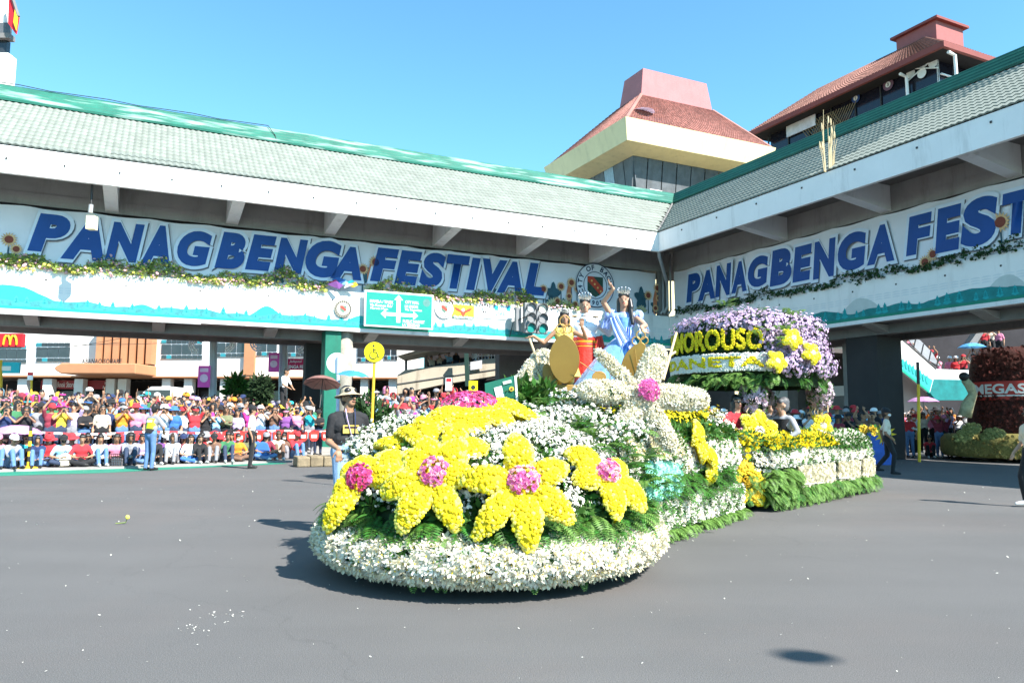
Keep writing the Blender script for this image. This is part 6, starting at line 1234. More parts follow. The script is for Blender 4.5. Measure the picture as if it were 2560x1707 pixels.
def body_mesh(B,vox=.018,smooth=3,name='person'):
    mb=MB()
    for p0,p1,r0,r1,lab,flat in B:
        ax=p1-p0; L=ax.length; ax=ax/L if L>1e-6 else Vector((0,0,1)); ref=Vector((0,0,1)) if abs(ax.z)<.9 else Vector((1,0,0)); a=ax.cross(ref).normalized(); b=ax.cross(a); V=[];Q=[]; n=10; rings=[]
        for k in range(1,5): th=math.pi/2*k/4; rings.append((-r0*math.cos(th),r0*math.sin(th)))
        for k in range(0,4): th=math.pi/2*k/4; rings.append((L+r1*math.sin(th),r1*math.cos(th)))
        V=[p0-ax*r0]
        for d,r in rings: V+=[p0+ax*d+(a*math.cos(2*math.pi*j/n)+b*math.sin(2*math.pi*j/n))*r for j in range(n)]
        V.append(p1+ax*r1)
        if flat is not None:
            f,sc=flat; c=(p0+p1)/2; V=[v+f*((v-c).dot(f)*(sc-1)) for v in V]
        m=len(rings); Q=[(0,1+(j+1)%n,1+j) for j in range(n)]+[(1+i*n+j,1+i*n+(j+1)%n,1+(i+1)*n+(j+1)%n,1+(i+1)*n+j) for i in range(m-1) for j in range(n)]+[(1+(m-1)*n+j,1+(m-1)*n+(j+1)%n,1+m*n) for j in range(n)]
        mb.add(V,Q)
    me=bpy.data.meshes.new(name); me.from_pydata([tuple(v) for v in mb.V],[],mb.Fc); o=bpy.data.objects.new('tmp',me); col.objects.link(o)
    r=o.modifiers.new('r','REMESH'); r.mode='VOXEL'; r.voxel_size=vox; s=o.modifiers.new('s','SMOOTH'); s.factor=.5; s.iterations=smooth
    out=eval_mesh(o); bpy.data.objects.remove(o); bpy.data.meshes.remove(me)
    nf=len(out.polygons); C=np.empty(nf*3); out.polygons.foreach_get('center',C); C=C.reshape(-1,3); best=np.full(nf,1e9); lab=np.zeros(nf,np.int32)
    for p0,p1,r0,r1,l,flat in B:
        a=np.array(p0);d=np.array(p1-p0); X=C.copy()
        if flat is not None: f=np.array(flat[0]); c=np.array((p0+p1)/2); X=X+f*(((X-c)@f)*(1/flat[1]-1))[:,None]
        L2=max(d@d,1e-9); t=np.clip((X-a)@d/L2,0,1); ds=np.linalg.norm(X-a-d*t[:,None],axis=1)-(r0+(r1-r0)*t); k=ds<best; best[k]=ds[k]; lab[k]=l
    out.polygons.foreach_set('material_index',lab) if False else None
    out.name=name
    for i in range(6): out.materials.append(None)
    out.polygons.foreach_set('material_index',lab); out.polygons.foreach_set('use_smooth',np.ones(nf,bool)); out.update(); return out
SKINS=[M('skin_tan',(.34,.185,.11),.55,.06,8,spec=.35),M('skin_brown',(.23,.12,.07),.55,.06,8,spec=.35),M('skin_light',(.43,.25,.165),.55,.06,8,spec=.35)]
HAIRM=M('hair_black',(.012,.010,.010),.4,.2,30,spec=.5); HAIRB=M('hair_brown',(.045,.025,.015),.45,.2,30,spec=.5)
FAB={}
for nm,c in dict(red=(.50,.03,.04),pink=(.68,.22,.34),magenta=(.55,.04,.25),orange=(.68,.22,.02),yellow=(.72,.46,.04),white=(.74,.74,.74),cream=(.62,.54,.42),grey=(.24,.24,.26),black=(.016,.016,.018),navy=(.02,.035,.10),blue=(.04,.14,.42),sky=(.25,.48,.62),turquoise=(.02,.40,.46),green=(.04,.16,.07),olive=(.16,.17,.09),brown=(.16,.09,.06),maroon=(.20,.025,.045),purple=(.20,.07,.26),lavender=(.48,.38,.60)).items(): FAB[nm]=M('cloth_'+nm,c,.85,.10,7,bump=.35,bscale=26,sheen=.1)
DEN=M('denim_blue',(.10,.19,.36),.85,.2,10,bump=.3); DEND=M('denim_dark',(.035,.05,.09),.85,.2,10,bump=.3); SHOEW=M('shoe_white',(.65,.64,.62),.6,.1); SHOEB=M('shoe_dark',(.02,.02,.02),.5,.1)
def dress(o,mats):
    for i,m in enumerate(mats): o.material_slots[i].link='OBJECT'; o.material_slots[i].material=m
def hat_mesh(kind):
    mb=MB()
    if kind=='cap':
        mb.lathe([(.112,-.005),(.114,.03),(.100,.075),(.060,.108),(.005,.118)],14,(0,.015,.02)); mb.prism([Vector((.085*math.sin(a),-.08-.085*math.cos(a)*.95,.022-.012*math.cos(a))) for a in np.linspace(-1.45,1.45,9)],(0,0,.010))
    elif kind=='brim': mb.lathe([(.205,-.012),(.20,.0),(.125,.022),(.113,.045),(.105,.10),(.06,.125),(.005,.13)],16,(0,.015,.02)); mb.lathe([(.204,-.016),(.125,.016)],16,(0,.015,.02))
    elif kind=='visor': mb.lathe([(.112,.0),(.114,.035)],14,(0,.015,.015)); mb.prism([Vector((.10*math.sin(a),-.07-.12*math.cos(a),.02-.02*math.cos(a))) for a in np.linspace(-1.45,1.45,9)],(0,0,.008))
    elif kind=='hood': mb.lathe([(.120,-.12),(.128,.0),(.120,.07),(.075,.12),(.005,.135)],14,(0,.02,.02),a0=R(-60),a1=R(240))
    o=mb.build('tmp',FAB['red']); me=o.data; me.materials.clear(); me.materials.append(None); bpy.data.objects.remove(o); me.polygons.foreach_set('use_smooth',np.ones(len(me.polygons),bool)); return me
HATS={k:hat_mesh(k) for k in ('cap','brim','visor','hood')}
def add_hat(person,HM,kind,mat,name=None):
    o=bpy.data.objects.new(name or {'cap':'cap','brim':'hat','visor':'visor','hood':'hood'}[kind],HATS[kind]); col.objects.link(o); o.parent=person; o.matrix_basis=HM.copy(); o.material_slots[0].link='OBJECT'; o.material_slots[0].material=mat; return o
def face(person,HM,lips=(.35,.08,.07),glasses=False,smile=True,s=1.0):
    for sx_ in (-1,1):
        if not glasses: MB().ellipsoid((.033*sx_,-.086,.006),(.013,.006,.006),8,6,0).build('eye',M('eye_dark',(.015,.01,.01),.2,0,spec=.6),person,True,False).matrix_basis=HM
        MB().tube([(.016*sx_,-.091,.024),(.034*sx_,-.090,.030),(.052*sx_,-.082,.024)],.0035,5).build('eyebrow',HAIRM,person,True,False).matrix_basis=HM
    MB().tube([(-.025,-.083,-.052),(-.012,-.092,-.058 if smile else -.053),(.012,-.092,-.058 if smile else -.053),(.025,-.083,-.052)],[.003,.0055,.0055,.003],6).build('lips',M('lips_%02d'%int(lips[0]*99),lips,.4,.05),person,True,False).matrix_basis=HM
    if glasses:
        g=MB()
        for sx_ in (-1,1): g.ellipsoid((.036*sx_,-.098,.006),(.031,.009,.022),10,6)
        g.tube([(-.08,.0,.012),(-.07,-.09,.012),(.07,-.09,.012),(.08,.0,.012)],.004,5); g.build('sunglasses',M('lens_black',(.01,.01,.01),.1,0,spec=.7),person,True,False).matrix_basis=HM
def place(me,loc,rz,h,label,cat='person',group=None,name='person'):
    o=bpy.data.objects.new(name,me); col.objects.link(o); o.location=loc; o.rotation_euler=(0,0,rz); s=h/1.70; o.scale=(s,s,s); return setp(o,label,cat,group)
def tolocal(p,loc,rz,h,pel=(0,0,.93)):
    s=h/1.70; q=Matrix.Rotation(-rz,3,'Z')@(Vector(p)-Vector(loc))/s; return q-Vector(pel)
# ---------------------------------------------------------------- marshal with bush hat beside the float
hy=9.35; hloc=Vector((P(872,1000,hy).x,hy,0)); hrz=R(28)
wrR=tolocal(P(846,1122,hy-.28),hloc,hrz,1.74); 
B,HM=human(arms={'R':(wrR,(-.3,1,.1),(.05,-.25,-1)),'L':((.26,-.06,-.05),(.5,1,0),(0,-.3,-1))},bulk=1.14,chest=1.08,pants='short',head_turn=R(22),head_nod=R(-8),fingers=True,legs={'R':((-.10,-.10,.50),(-.11,.06,.09),None),'L':((.10,.03,.50),(.11,.20,.12),None)})
me=body_mesh(B,.0088,4); man=place(me,hloc,hrz,1.74,'man in black t-shirt, bush hat and ripped denim shorts walking beside the float'); dress(man,[SKINS[0],M('black_tee',(.022,.022,.024),.85,.15,6,bump=.4,bscale=18),M('washed_denim',(.22,.34,.50),.85,.3,9,bump=.3),SHOEB,HAIRM,FAB['white']]); face(man,HM,(.30,.12,.09),True)
camo=M('camo_hat',(.34,.28,.19),.85,.5,22); add_hat(man,HM@Matrix.Translation((0,0,.012))@Matrix.Diagonal((.80,.84,.80,1)),'brim',camo,'bush_hat')
def on_torso(x,z,off=.0,pel=.93,ch=1.08): return Vector((x,-.118*ch*.86-.012-off+.25*x*x,pel+z))
pr_=MB()
def patch(name,x0,x1,z0,z1,mat,off,par,ch=1.08):
    V=[];Q=[]
    for i in range(7):
        x=x0+(x1-x0)*i/6
        for z in (z0,z1): V.append(on_torso(x,z,off,.93,ch))
    return MB().add(V,[(2*i,2*i+2,2*i+3,2*i+1) for i in range(6)]).build(name,mat,par,True,False)
patch('shirt_print',-.095,.095,.24,.335,M('print_yellow',(.72,.50,.10),.7,.3,14),.006,man); patch('shirt_lettering',-.08,.08,.295,.325,M('print_black',(.05,.03,.02),.7,.5,40),.009,man)
idc=MB().box((-.01,-.165,.93+.02),(.075,-.158,.93+.125)).build('id_card',SHOEW,man,False,False)
for sx_ in (-1,1): MB().tube([(.055*sx_,-.07,.93+.53),(.05*sx_,-.125,.93+.42),(.032+.01*sx_,-.16,.93+.13)],.006,5).build('lanyard',FAB['lavender'] if sx_<0 else FAB['navy'],man,True,False)
MB().ellipsoid((.10,-.135,.90),(.115,.05,.055),12,8,0,Matrix.Rotation(.25,3,'Y')).build('waist_bag',M('bag_black',(.02,.02,.022),.45,.2,8,bump=.3),man,True,False); MB().lathe([(.165,-.015),(.168,.015)],18,(0,0,.965),sy=.85).build('bag_strap',FAB['black'],man,True,False)
# ---------------------------------------------------------------- the three on the platform
crm=M('crown_silver',(.75,.73,.68),.25,.1,metal=.7,spec=.6); jewel=M('crown_jewel',(.8,.8,.85),.1,.05,spec=.8)
def crown(person,HM,n=11,h=.085,r=.088,tilt=.25):
    m=HM@Matrix.Translation((0,.005,.108))@Matrix.Rotation(tilt,4,'X'); mb=MB(); mb.lathe([(r,0),(r+.004,.018),(r-.004,.018)],24,sx=.92)
    for k in range(n):
        a=R(180+ (k/(n-1))*180) if True else 0; x,y=math.cos(a)*r*.92,math.sin(a)*r; hh=h*(.55+.45*math.sin(math.pi*k/(n-1)))*(1 if k%2==0 else .72)
        mb.add([(x-.012,y,.012),(x+.012,y,.012),(x*1.12,y*1.12,.012+hh),(x*1.0,y*.92,.012)],[(0,1,2),(1,3,2),(3,0,2)])
    o=mb.build('crown',crm,person,False,False); o.matrix_basis=m
    for k in range(0,n,2): a=R(180+(k/(n-1))*180); hh=h*(.55+.45*math.sin(math.pi*k/(n-1))); MB().ellipsoid((math.cos(a)*r*1.02,math.sin(a)*r*1.1,.012+hh),(.008,.008,.010),8,6).build('jewel',jewel,o,True,False)
# young woman in the blue gown
qy=10.35; ql=Vector((P(1562,960,qy).x,qy,FLOOR)); qrz=R(-6); qh=1.58
hand_up=tolocal(P(1533,722,qy-.18),ql,qrz,qh); hand_dn=tolocal(P(1603,818,qy-.42),ql,qrz,qh)
B,HM=human(arms={'R':(hand_up,(-1,.2,-.3),(-.55,-.1,.8),(0,1,0)),'L':(hand_dn,(1,.4,-.4),(.4,-.5,-.6))},sleeve='none',hair='long',hairlen=.30,head_turn=R(-4),head_nod=R(-3),fingers=True,bulk=.86,chest=.92,pants='skirt',side=R(0),ears=False)
B.append((Vector((.09,-.06,1.50)),Vector((.12,-.12,1.24)),.04,.028,HAIR,None)); B.append((Vector((.085,-.03,1.60)),Vector((.10,-.07,1.48)),.035,.04,HAIR,None))
me=body_mesh(B,.0088,4); queen=place(me,ql,qrz,qh,'young woman in pale blue gown and crown waving with raised arm'); gown=M('gown_blue',(.13,.31,.60),.45,.25,5,bump=.7,bscale=14,spec=.5,sheen=.3); gown2=M('gown_satin',(.26,.36,.70),.35,.12,4,spec=.6); dress(queen,[SKINS[2],gown2,gown,SHOEW,HAIRM,gown]); face(queen,HM,(.45,.07,.08)); crown(queen,HM)
def skirt(person,z0,z1,r0,r1,folds,amp,mat,name='skirt',cx=0,cy=0,el=1.0,dx=0,dy=0,n=56,rows=10):
    V=[];Q=[]
    for i in range(rows+1):
        t=i/rows; r=r0+(r1-r0)*t**.8
        for k in range(n): a=2*math.pi*k/n; rr=r*(1+amp*t*math.sin(folds*a+2*math.sin(3*a))+.4*amp*t*math.sin(2.3*folds*a)); V.append((cx+dx*t+rr*math.cos(a),cy+dy*t+rr*math.sin(a)*el,z0+(z1-z0)*t))
    for i in range(rows):
        for k in range(n): Q.append((i*n+k,i*n+(k+1)%n,(i+1)*n+(k+1)%n,(i+1)*n+k))
    return MB().add(V,Q).build(name,mat,person,True,False)
skirt(queen,1.06,.12,.115,.66,9,.08,gown,'gown_skirt',el=.9,dx=-.24,dy=-.10); skirt(queen,1.07,.55,.12,.30,6,.10,gown2,'gown_overskirt',el=.8,dx=.05,dy=-.05,rows=6)
bod=skirt(queen,1.33,1.04,.145,.115,4,.0,gown,'bodice',el=.80,rows=4,n=28)
# gathered sleeves and train
def puff(person,c,r,mat,name,seed=1,sq=(1,1,1)):
    r_=np.random.default_rng(seed); V=[];Q=[];nu,nv_=22,14
    for i in range(nv_+1):
        th=math.pi*i/nv_
        for k in range(nu): ph=2*math.pi*k/nu; rr=r*(1+.18*math.sin(5*ph+seed)*math.sin(th)+.12*math.sin(3*th+7*ph)); V.append((c[0]+rr*sq[0]*math.sin(th)*math.cos(ph),c[1]+rr*sq[1]*math.sin(th)*math.sin(ph),c[2]+rr*sq[2]*math.cos(th)))
    for i in range(nv_):
        for k in range(nu): Q.append((i*nu+k,(i+1)*nu+k,(i+1)*nu+(k+1)%nu,i*nu+(k+1)%nu))
    return MB().add(V,Q).build(name,mat,person,True,False)
puff(queen,(-.20,-.01,1.38),.082,gown2,'puff_sleeve',1,(1.1,.9,1)); puff(queen,(.21,.0,1.36),.075,gown2,'puff_sleeve',2,(.9,.9,1.1))
def drape(person,pts,w0,w1,mat,name,nrm=(0,-1,0)):
    V=[];Q=[];n=len(pts); nr=Vector(nrm)
    for i,p in enumerate(pts):
        p=Vector(p); t=(Vector(pts[min(i+1,n-1)])-Vector(pts[max(0,i-1)])).normalized(); sd=t.cross(nr).normalized(); w=w0+(w1-w0)*i/(n-1)
        for j in range(9): u=j/8-.5; V.append(p+sd*(2*u*w)+nr*(.022*math.sin(j*1.9+i*.6)))
    for i in range(n-1):
        for j in range(8): a=i*9+j; Q.append((a,a+1,a+10,a+9))
    return MB().add(V,Q).build(name,mat,person,True,False)
drape(queen,[(-.16,-.13,1.34),(-.08,-.19,1.12),(.03,-.25,.88),(.13,-.32,.62),(.18,-.38,.40)],.06,.15,gown2,'satin_drape'); drape(queen,[(.05,-.16,1.18),(.04,-.22,1.0),(-.06,-.33,.7),(-.16,-.42,.42)],.035,.07,M('sash_blue',(.05,.14,.52),.35,.1,4,spec=.6),'blue_sash'); drape(queen,[(-.20,-.05,1.36),(-.26,-.03,1.27),(-.28,-.02,1.18)],.05,.07,gown2,'sleeve_train'); drape(queen,[(.20,.02,1.33),(.27,.03,1.22),(.29,.04,1.12)],.05,.09,M('gown_sheer',(.55,.66,.82),.5,.1),'sleeve_ruffle')
# boy in white formal shirt and red sash
by_=10.55; bl_=Vector((P(1463,960,by_).x,by_,FLOOR)); bh=1.53
B,HM=human(arms={'R':((-.22,-.12,.02),(-1,.5,0),(0,-.4,-.6)),'L':(tolocal(P(1532,800,by_-.05),bl_,R(3),bh),(.3,.6,-1),(.6,0,-.2))},sleeve='long',bulk=1.12,chest=1.06,head_turn=R(-5),head_nod=R(-4),fingers=True)
me=body_mesh(B,.0095,4); boy=place(me,bl_,R(3),bh,'boy in white long-sleeved shirt with red sash skirt and crown'); wsh=M('barong_white',(.80,.80,.84),.55,.08,6,bump=.25,spec=.4); dress(boy,[SKINS[2],wsh,FAB['red'],SHOEB,HAIRM,FAB['white']]); face(boy,HM,(.42,.14,.11)); crown(boy,HM,13,.10,.095,.3)
redsk=M('sash_red',(.62,.035,.02),.45,.25,7,bump=.5,bscale=16,spec=.4); skirt(boy,1.10,.40,.175,.20,10,.03,redsk,'sash_skirt',el=.85,rows=8)
for z,mm_,dz in ((1.10,redsk,.05),(1.045,M('sash_orange',(.75,.26,.02),.45,.15,5),.035),(1.0,redsk,.03),(.965,MATS['sash_orange'],.02)): MB().lathe([(.182,z-dz),(.188,z-dz/2),(.182,z)],28,sy=.85).build('sash_band',mm_,boy,True,False)
for i in range(4): MB().ellipsoid((0,-.128-.004*i*0,1.40-.075*i),(.008,.005,.008),8,6).build('button',SHOEB,boy,True,False)
MB().lathe([(.062,1.435),(.058,1.475)],18,(0,-.005,0)).build('collar',wsh,boy,True,False); drape(boy,[(.21,-.05,1.12),(.24,-.06,.95),(.25,-.06,.80)],.05,.06,redsk,'sash_tail')
for sx_ in (-1,1): MB().lathe([(.06,0),(.05,.012),(.0,.016)],14,(.165*sx_,0,1.425)).build('epaulette',goldm,boy,True,False)
# small girl in gold
gy_=10.0; gl_=Vector((P(1411,960,gy_).x,gy_,FLOOR)); gh=1.27
B,HM=human(arms={'R':(tolocal(P(1333,840,gy_-.1),gl_,0,gh),(-.2,.3,-1),(-1,-.1,-.35)),'L':(tolocal(P(1455,818,gy_-.22),gl_,0,gh),(1,0,-1),(-.05,-.1,1),(1,0,0))},sleeve='none',hair='long',hairlen=.21,bulk=.9,chest=.9,head_turn=R(4),fingers=True,pants='skirt',ears=False)
me=body_mesh(B,.0095,4); girl=place(me,gl_,0,gh,'small girl in gold costume and tiara with one hand raised'); dress(girl,[SKINS[0],M('costume_gold',(.62,.45,.10),.4,.25,8,bump=.5,metal=.3),MATS['costume_gold'],SHOEW,HAIRM,FAB['white']]); face(girl,HM,(.38,.12,.10),smile=False); crown(girl,HM,9,.075,.09,.25); skirt(girl,1.06,.55,.13,.28,8,.06,MATS['costume_gold'],'costume_skirt',rows=6)
# ---------------------------------------------------------------- riders on the rear trailer
ry=13.0; rl=Vector((P(1955,1000,ry).x,ry,.50)); SIT={'R':((-.12,-.40,.42),(-.12,-.42,.05),None),'L':((.12,-.40,.42),(.12,-.42,.05),None)}
B,HM=human(pel=(0,0,.46),legs=SIT,arms={'R':((-.10,-.20,.52),(-1,.2,-.6),(0,-.1,1)),'L':((.22,-.28,.10),(1,.4,0),(0,-1,-.2))},sleeve='long',head_turn=R(-38),fingers=False,bulk=1.05)
me=body_mesh(B,.015,3); rider=place(me,rl,R(-52),1.70,'grey-haired man in dark vest seated on the rear trailer'); dress(rider,[SKINS[2],M('vest_stripe',(.30,.31,.33),.8,.25,9),FAB['white'],SHOEB,M('hair_grey',(.09,.09,.095),.5,.5,40),FAB['black']]); face(rider,HM)
vst=skirt(rider,.90,.52,.165,.155,4,.01,FAB['black'],'vest',el=.80,rows=4,n=28)
B,HM=human(pel=(0,0,.46),legs=SIT,arms={'R':((-.16,-.26,.16),(-1,.4,0),(0,-1,.2)),'L':((.16,-.26,.16),(1,.4,0),(0,-1,.2))},sleeve='short',hair='long',head_turn=R(8),ears=False)
me_sitchair=body_mesh(B,.017,3); wl=Vector((P(1842,1000,12.9).x,12.9,.60)); rw=place(me_sitchair,wl,R(10),1.62,'woman in sunglasses seated among the trailer flowers'); dress(rw,[SKINS[2],FAB['red'],FAB['black'],SHOEB,HAIRM,FAB['white']]); face(rw,HM,(.4,.1,.1),True)
kw=place(me_sitchair,Vector((P(1862,1000,12.75).x,12.75,.52)),R(25),1.28,'child in pink top seated beside the trailer woman'); dress(kw,[SKINS[2],FAB['pink'],FAB['white'],SHOEW,HAIRB,FAB['white']])
# ------------------------------------------------------------------ crowd
A_DOWN=None
ARMS={'down':{},'phone':{'R':((-.06,-.24,.50),(-1,.2,-1),(.3,-.3,.8)),'L':((.06,-.24,.50),(1,.2,-1),(-.3,-.3,.8))},'up':{'R':((-.12,-.16,.86),(-1,-.2,-.2),(.1,-.2,1)),'L':((.10,-.18,.84),(1,-.2,-.2),(-.1,-.2,1))},'one':{'R':((-.26,-.14,.90),(-1,-.3,-.2),(0,-.1,1))},'cross':{'R':((.07,-.20,.26),(-1,.1,-.6),(1,-.1,.1)),'L':((-.07,-.22,.23),(1,.1,-.6),(-1,-.1,.1))},
 'shade':{'R':((-.10,-.14,.70),(-1,-.3,-.3),(.8,-.2,.1))}}
WALK={'R':((-.09,-.16,.52),(-.09,-.10,.10),None),'L':((.09,.02,.50),(.09,.30,.16),None)}
KNEE={'R':((-.11,-.36,.46),(-.10,-.50,.075),(-.11,-.66,.045)),'L':((.11,-.34,.47),(.10,-.46,.075),(.11,-.62,.045))}
CROSS={'R':((-.30,-.24,.16),(.05,-.36,.08),(.16,-.38,.06)),'L':((.30,-.24,.16),(-.06,-.30,.09),(-.17,-.30,.08))}
PR={}; PRC={}
def proto(key,**kw):
    vox=kw.pop('vox',.021); B,HM=human(**kw); PR[key]=(body_mesh(B,vox,2),HM); PRC[key]=body_mesh(B,.052,1)
for hr in ('short','long'):
    proto(('stand',hr),hair=hr); proto(('phone',hr),hair=hr,arms=ARMS['phone'],head_nod=R(-3)); proto(('raise',hr),hair=hr,arms=ARMS['up'],head_nod=R(8)); proto(('fold',hr),hair=hr,arms=ARMS['cross'],sleeve='long')
    proto(('hug',hr),hair=hr,pel=(0,.05,.13),lean=R(14),legs=KNEE,arms={'R':((.02,-.40,.22),(-1,0,-.3),(1,-.3,0)),'L':((-.02,-.42,.20),(1,0,-.3),(-1,-.3,0))},sleeve='long'); proto(('squat',hr),hair=hr,pel=(0,.02,.12),lean=R(10),legs=CROSS,arms={'R':((-.10,-.26,.18),(-1,.2,-.3),(.5,-.6,.3)),'L':((.10,-.26,.18),(1,.2,-.3),(-.5,-.6,.3))})
proto(('shade','short'),arms=ARMS['shade']); proto(('wave','short'),arms=ARMS['one']); proto(('walk','short'),legs=WALK,arms={'R':((-.24,-.16,-.02),(-.3,1,0),(0,-.4,-1)),'L':((.25,.12,-.05),(.3,1,0),(0,.1,-1))},sleeve='short'); proto(('lean','short'),lean=R(10),arms={'R':((-.12,-.30,.10),(-1,.3,-.4),(.3,-.7,-.3)),'L':((.14,-.30,.10),(1,.3,-.4),(-.3,-.7,-.3))})
POSE={'stand':'standing','phone':'filming','raise':'arms overhead','fold':'arms folded','hug':'sitting knees drawn up','squat':'sitting cross-legged','shade':'shading the eyes','wave':'waving one arm','walk':'walking','lean':'bending forward'}
_t=MB().ellipsoid((0,-.052,-.045),(.062,.052,.045),10,6).build('tmp',FAB['white']); MASK=_t.data; bpy.data.objects.remove(_t)
_g=MB()
for sx_ in (-1,1): _g.ellipsoid((.034*sx_,-.092,.006),(.032,.012,.02),8,5)
_t=_g.build('tmp',SHOEB); GLASS=_t.data; bpy.data.objects.remove(_t)
_g=MB()
for sx_ in (-1,1): _g.ellipsoid((.033*sx_,-.084,.008),(.016,.008,.008),6,4); _g.tube([(.015*sx_,-.09,.028),(.05*sx_,-.082,.028)],.005,4)
_g.tube([(-.024,-.088,-.055),(.024,-.088,-.055)],.006,5); _t=_g.build('tmp',HAIRB); EYES=_t.data; bpy.data.objects.remove(_t)
used=set(); NP=0
cols=list(FAB); 
STUFF=[]
def person(pose,hr,loc,rz,h,shirt,pant='denim',hat=None,hatc='red',skin=0,where='',shoe=None,label=None,stuff=False):
    global NP
    if (pose,hr) not in PR: hr='short'
    me,HM=PR[(pose,hr)]; pm={'denim':DEN,'dark denim':DEND}.get(pant) or FAB[pant]
    if stuff:
        mats=[SKINS[skin],FAB[shirt],pm,SHOEB,HAIRM,FAB['white']]; s_=h/1.70; m_=Matrix.Translation(loc)@Matrix.Rotation(rz,4,'Z')@Matrix.Scale(s_,4); STUFF.append((PRC[(pose,hr)],m_,mats))
        if hat: STUFF.append((HATS[hat],m_@HM,[FAB[hatc]]))
        return None
    def lab(s,p,hc):
        hw={'cap':'cap','brim':'brimmed hat','visor':'sun visor','hood':'hood'}.get(hat); return f"spectator {POSE[pose]} in {s} top" + (f" and {hc} {hw}" if hw else (', long dark hair' if hr=='long' else ', bare short hair')) + f"{where}"
    L=label or lab(shirt,pant,hatc); k=0
    if not label:
        while L in used and k<40:
            k+=1
            if k<20: shirt=random.choice(cols)
            else: hatc=random.choice(cols); hat=hat or 'cap'
            L=lab(shirt,pant,hatc)
        if L in used: L=lab(shirt,pant,hatc)+f" and {pant} trousers"
    used.add(L); o=place(me,loc,rz,h,L,'person','spectators behind the tape' if not label else None); dress(o,[SKINS[skin],FAB[shirt],pm,shoe or random.choice((SHOEW,SHOEB,SHOEB)),HAIRM if random.random()<.85 else HAIRB,FAB['white']])
    if hat: add_hat(o,HM,hat,FAB[hatc])
    if random.random()<.26 and pose not in ('hug',): e=bpy.data.objects.new('face_mask',MASK); col.objects.link(e); e.parent=o; e.matrix_basis=HM.copy(); e.material_slots[0].link='OBJECT'; e.material_slots[0].material=random.choice((FAB['white'],FAB['black'],FAB['sky'],FAB['white']))
    elif random.random()<.22: e=bpy.data.objects.new('sunglasses',GLASS); col.objects.link(e); e.parent=o; e.matrix_basis=HM.copy()
    elif random.random()<.5: e=bpy.data.objects.new('eyes',EYES); col.objects.link(e); e.parent=o; e.matrix_basis=HM.copy()
    NP+=1; return o
# ---- pavement where the crowd stands
kp=[G(-160,1186),G(0,1180),G(250,1173),G(500,1165),G(700,1156)]; kp=[Vector((p.x,p.y,0)) for p in kp]; kp.append(kp[-1]+Vector((2.2,2.4,0))); kp.append(kp[-1]+Vector((3.0,3.2,0)))
kp.insert(0,kp[0]+(kp[0]-kp[1]).normalized()*10)
KN=Vector((-.58,.815,0))
def rise(off): return .02 if off<0.05 else (.06 if off<1.3 else .06+.085*(off-1.3))
OFF=[0,.0,1.3,4,8,13,22]
pv=M('pavement',(.30,.28,.26),.85,.15,1.5,bump=.3,dirt=.3); V=[];Q=[]; m=len(OFF)
for p in kp:
    for j,of in enumerate(OFF): V.append(p+KN*of+Vector((0,0,.0 if j==0 else rise(max(of,.1)))))
for i in range(len(kp)-1):
    for j in range(m-1): a=i*m+j; Q.append((a,a+m,a+m+1,a+1))
setp(MB().add(V,Q).build('pavement',pv),kind='structure')
gs=M('green_stripe',(.02,.20,.13),.7,.2,2); V=[];Q=[]
for i,p in enumerate(kp[:-2]): w=1.5 if i<4 else .7; V+= [p-KN*.02+Vector((0,0,.004)),p-KN*w+Vector((0,0,.004))]
MB().add(V,[(2*i,2*i+2,2*i+3,2*i+1) for i in range(len(kp)-3)]).build('kerb_marking',gs)['kind']='structure'
def at_px(px,off):
    """point on the crowd ground where the kerb line (shifted back by off) is seen at column px"""
    for i in range(len(kp)-1):
        a=kp[i]+KN*off; b=kp[i+1]+KN*off; f=lambda q:q.x-(px-W/2)/F*q.y
        if f(a)*f(b)<=0 and abs(f(a)-f(b))>1e-9: t=f(a)/(f(a)-f(b)); q=a.lerp(b,t); return Vector((q.x,q.y,rise(off)))
    return None
def facecam(p,j=.35,tgt=(0.,6.)): return math.atan2(tgt[1]-p.y,tgt[0]-p.x)+math.pi/2+random.uniform(-j,j)
# ---- front row sitting on the kerb
row=[(5,'hug','long','pink','denim','cap','pink'),(42,'hug','short','grey','denim','cap','white'),(105,'hug','short','navy','denim','hood','navy'),(133,'squat','short','red','denim','cap','red'),(168,'squat','short','sky','dark denim','cap','black'),(215,'squat','short','red','black',None,''),(258,'hug','long','white','denim',None,''),(300,'squat','long','pink','black',None,''),(335,'hug','short','grey','dark denim','hood','black'),(395,'hug','short','black','black',None,''),(442,'hug','short','white','grey','hood','grey'),(482,'squat','long','white','blue',None,''),(505,'hug','long','black','black',None,''),(543,'hug','short','brown','grey','cap','black'),(575,'hug','short','black','dark denim',None,''),(600,'squat','short','orange','brown',None,''),(672,'squat','long','maroon','denim','cap','grey'),(700,'hug','short','cream','brown',None,''),(745,'hug','short','red','denim','cap','red'),(76,'squat','long','turquoise','denim',None,''),(190,'hug','short','maroon','black','brim','red'),(365,'squat','short','lavender','denim',None,''),(420,'squat','long','purple','denim','cap','white'),(522,'squat','short','cream','denim','brim','grey'),(640,'hug','long','blue','denim',None,'')]
for px,po,hr,sh,pa,ht,hc in row:
    q=at_px(px,.62+random.uniform(-.08,.1)+(.45 if px in (76,190,365,420,522,640,133) else 0)); person(po,hr,q,facecam(q,.3),random.uniform(1.55,1.7),sh,pa,ht,hc,random.choice((0,0,1,2)))
random.seed(5)
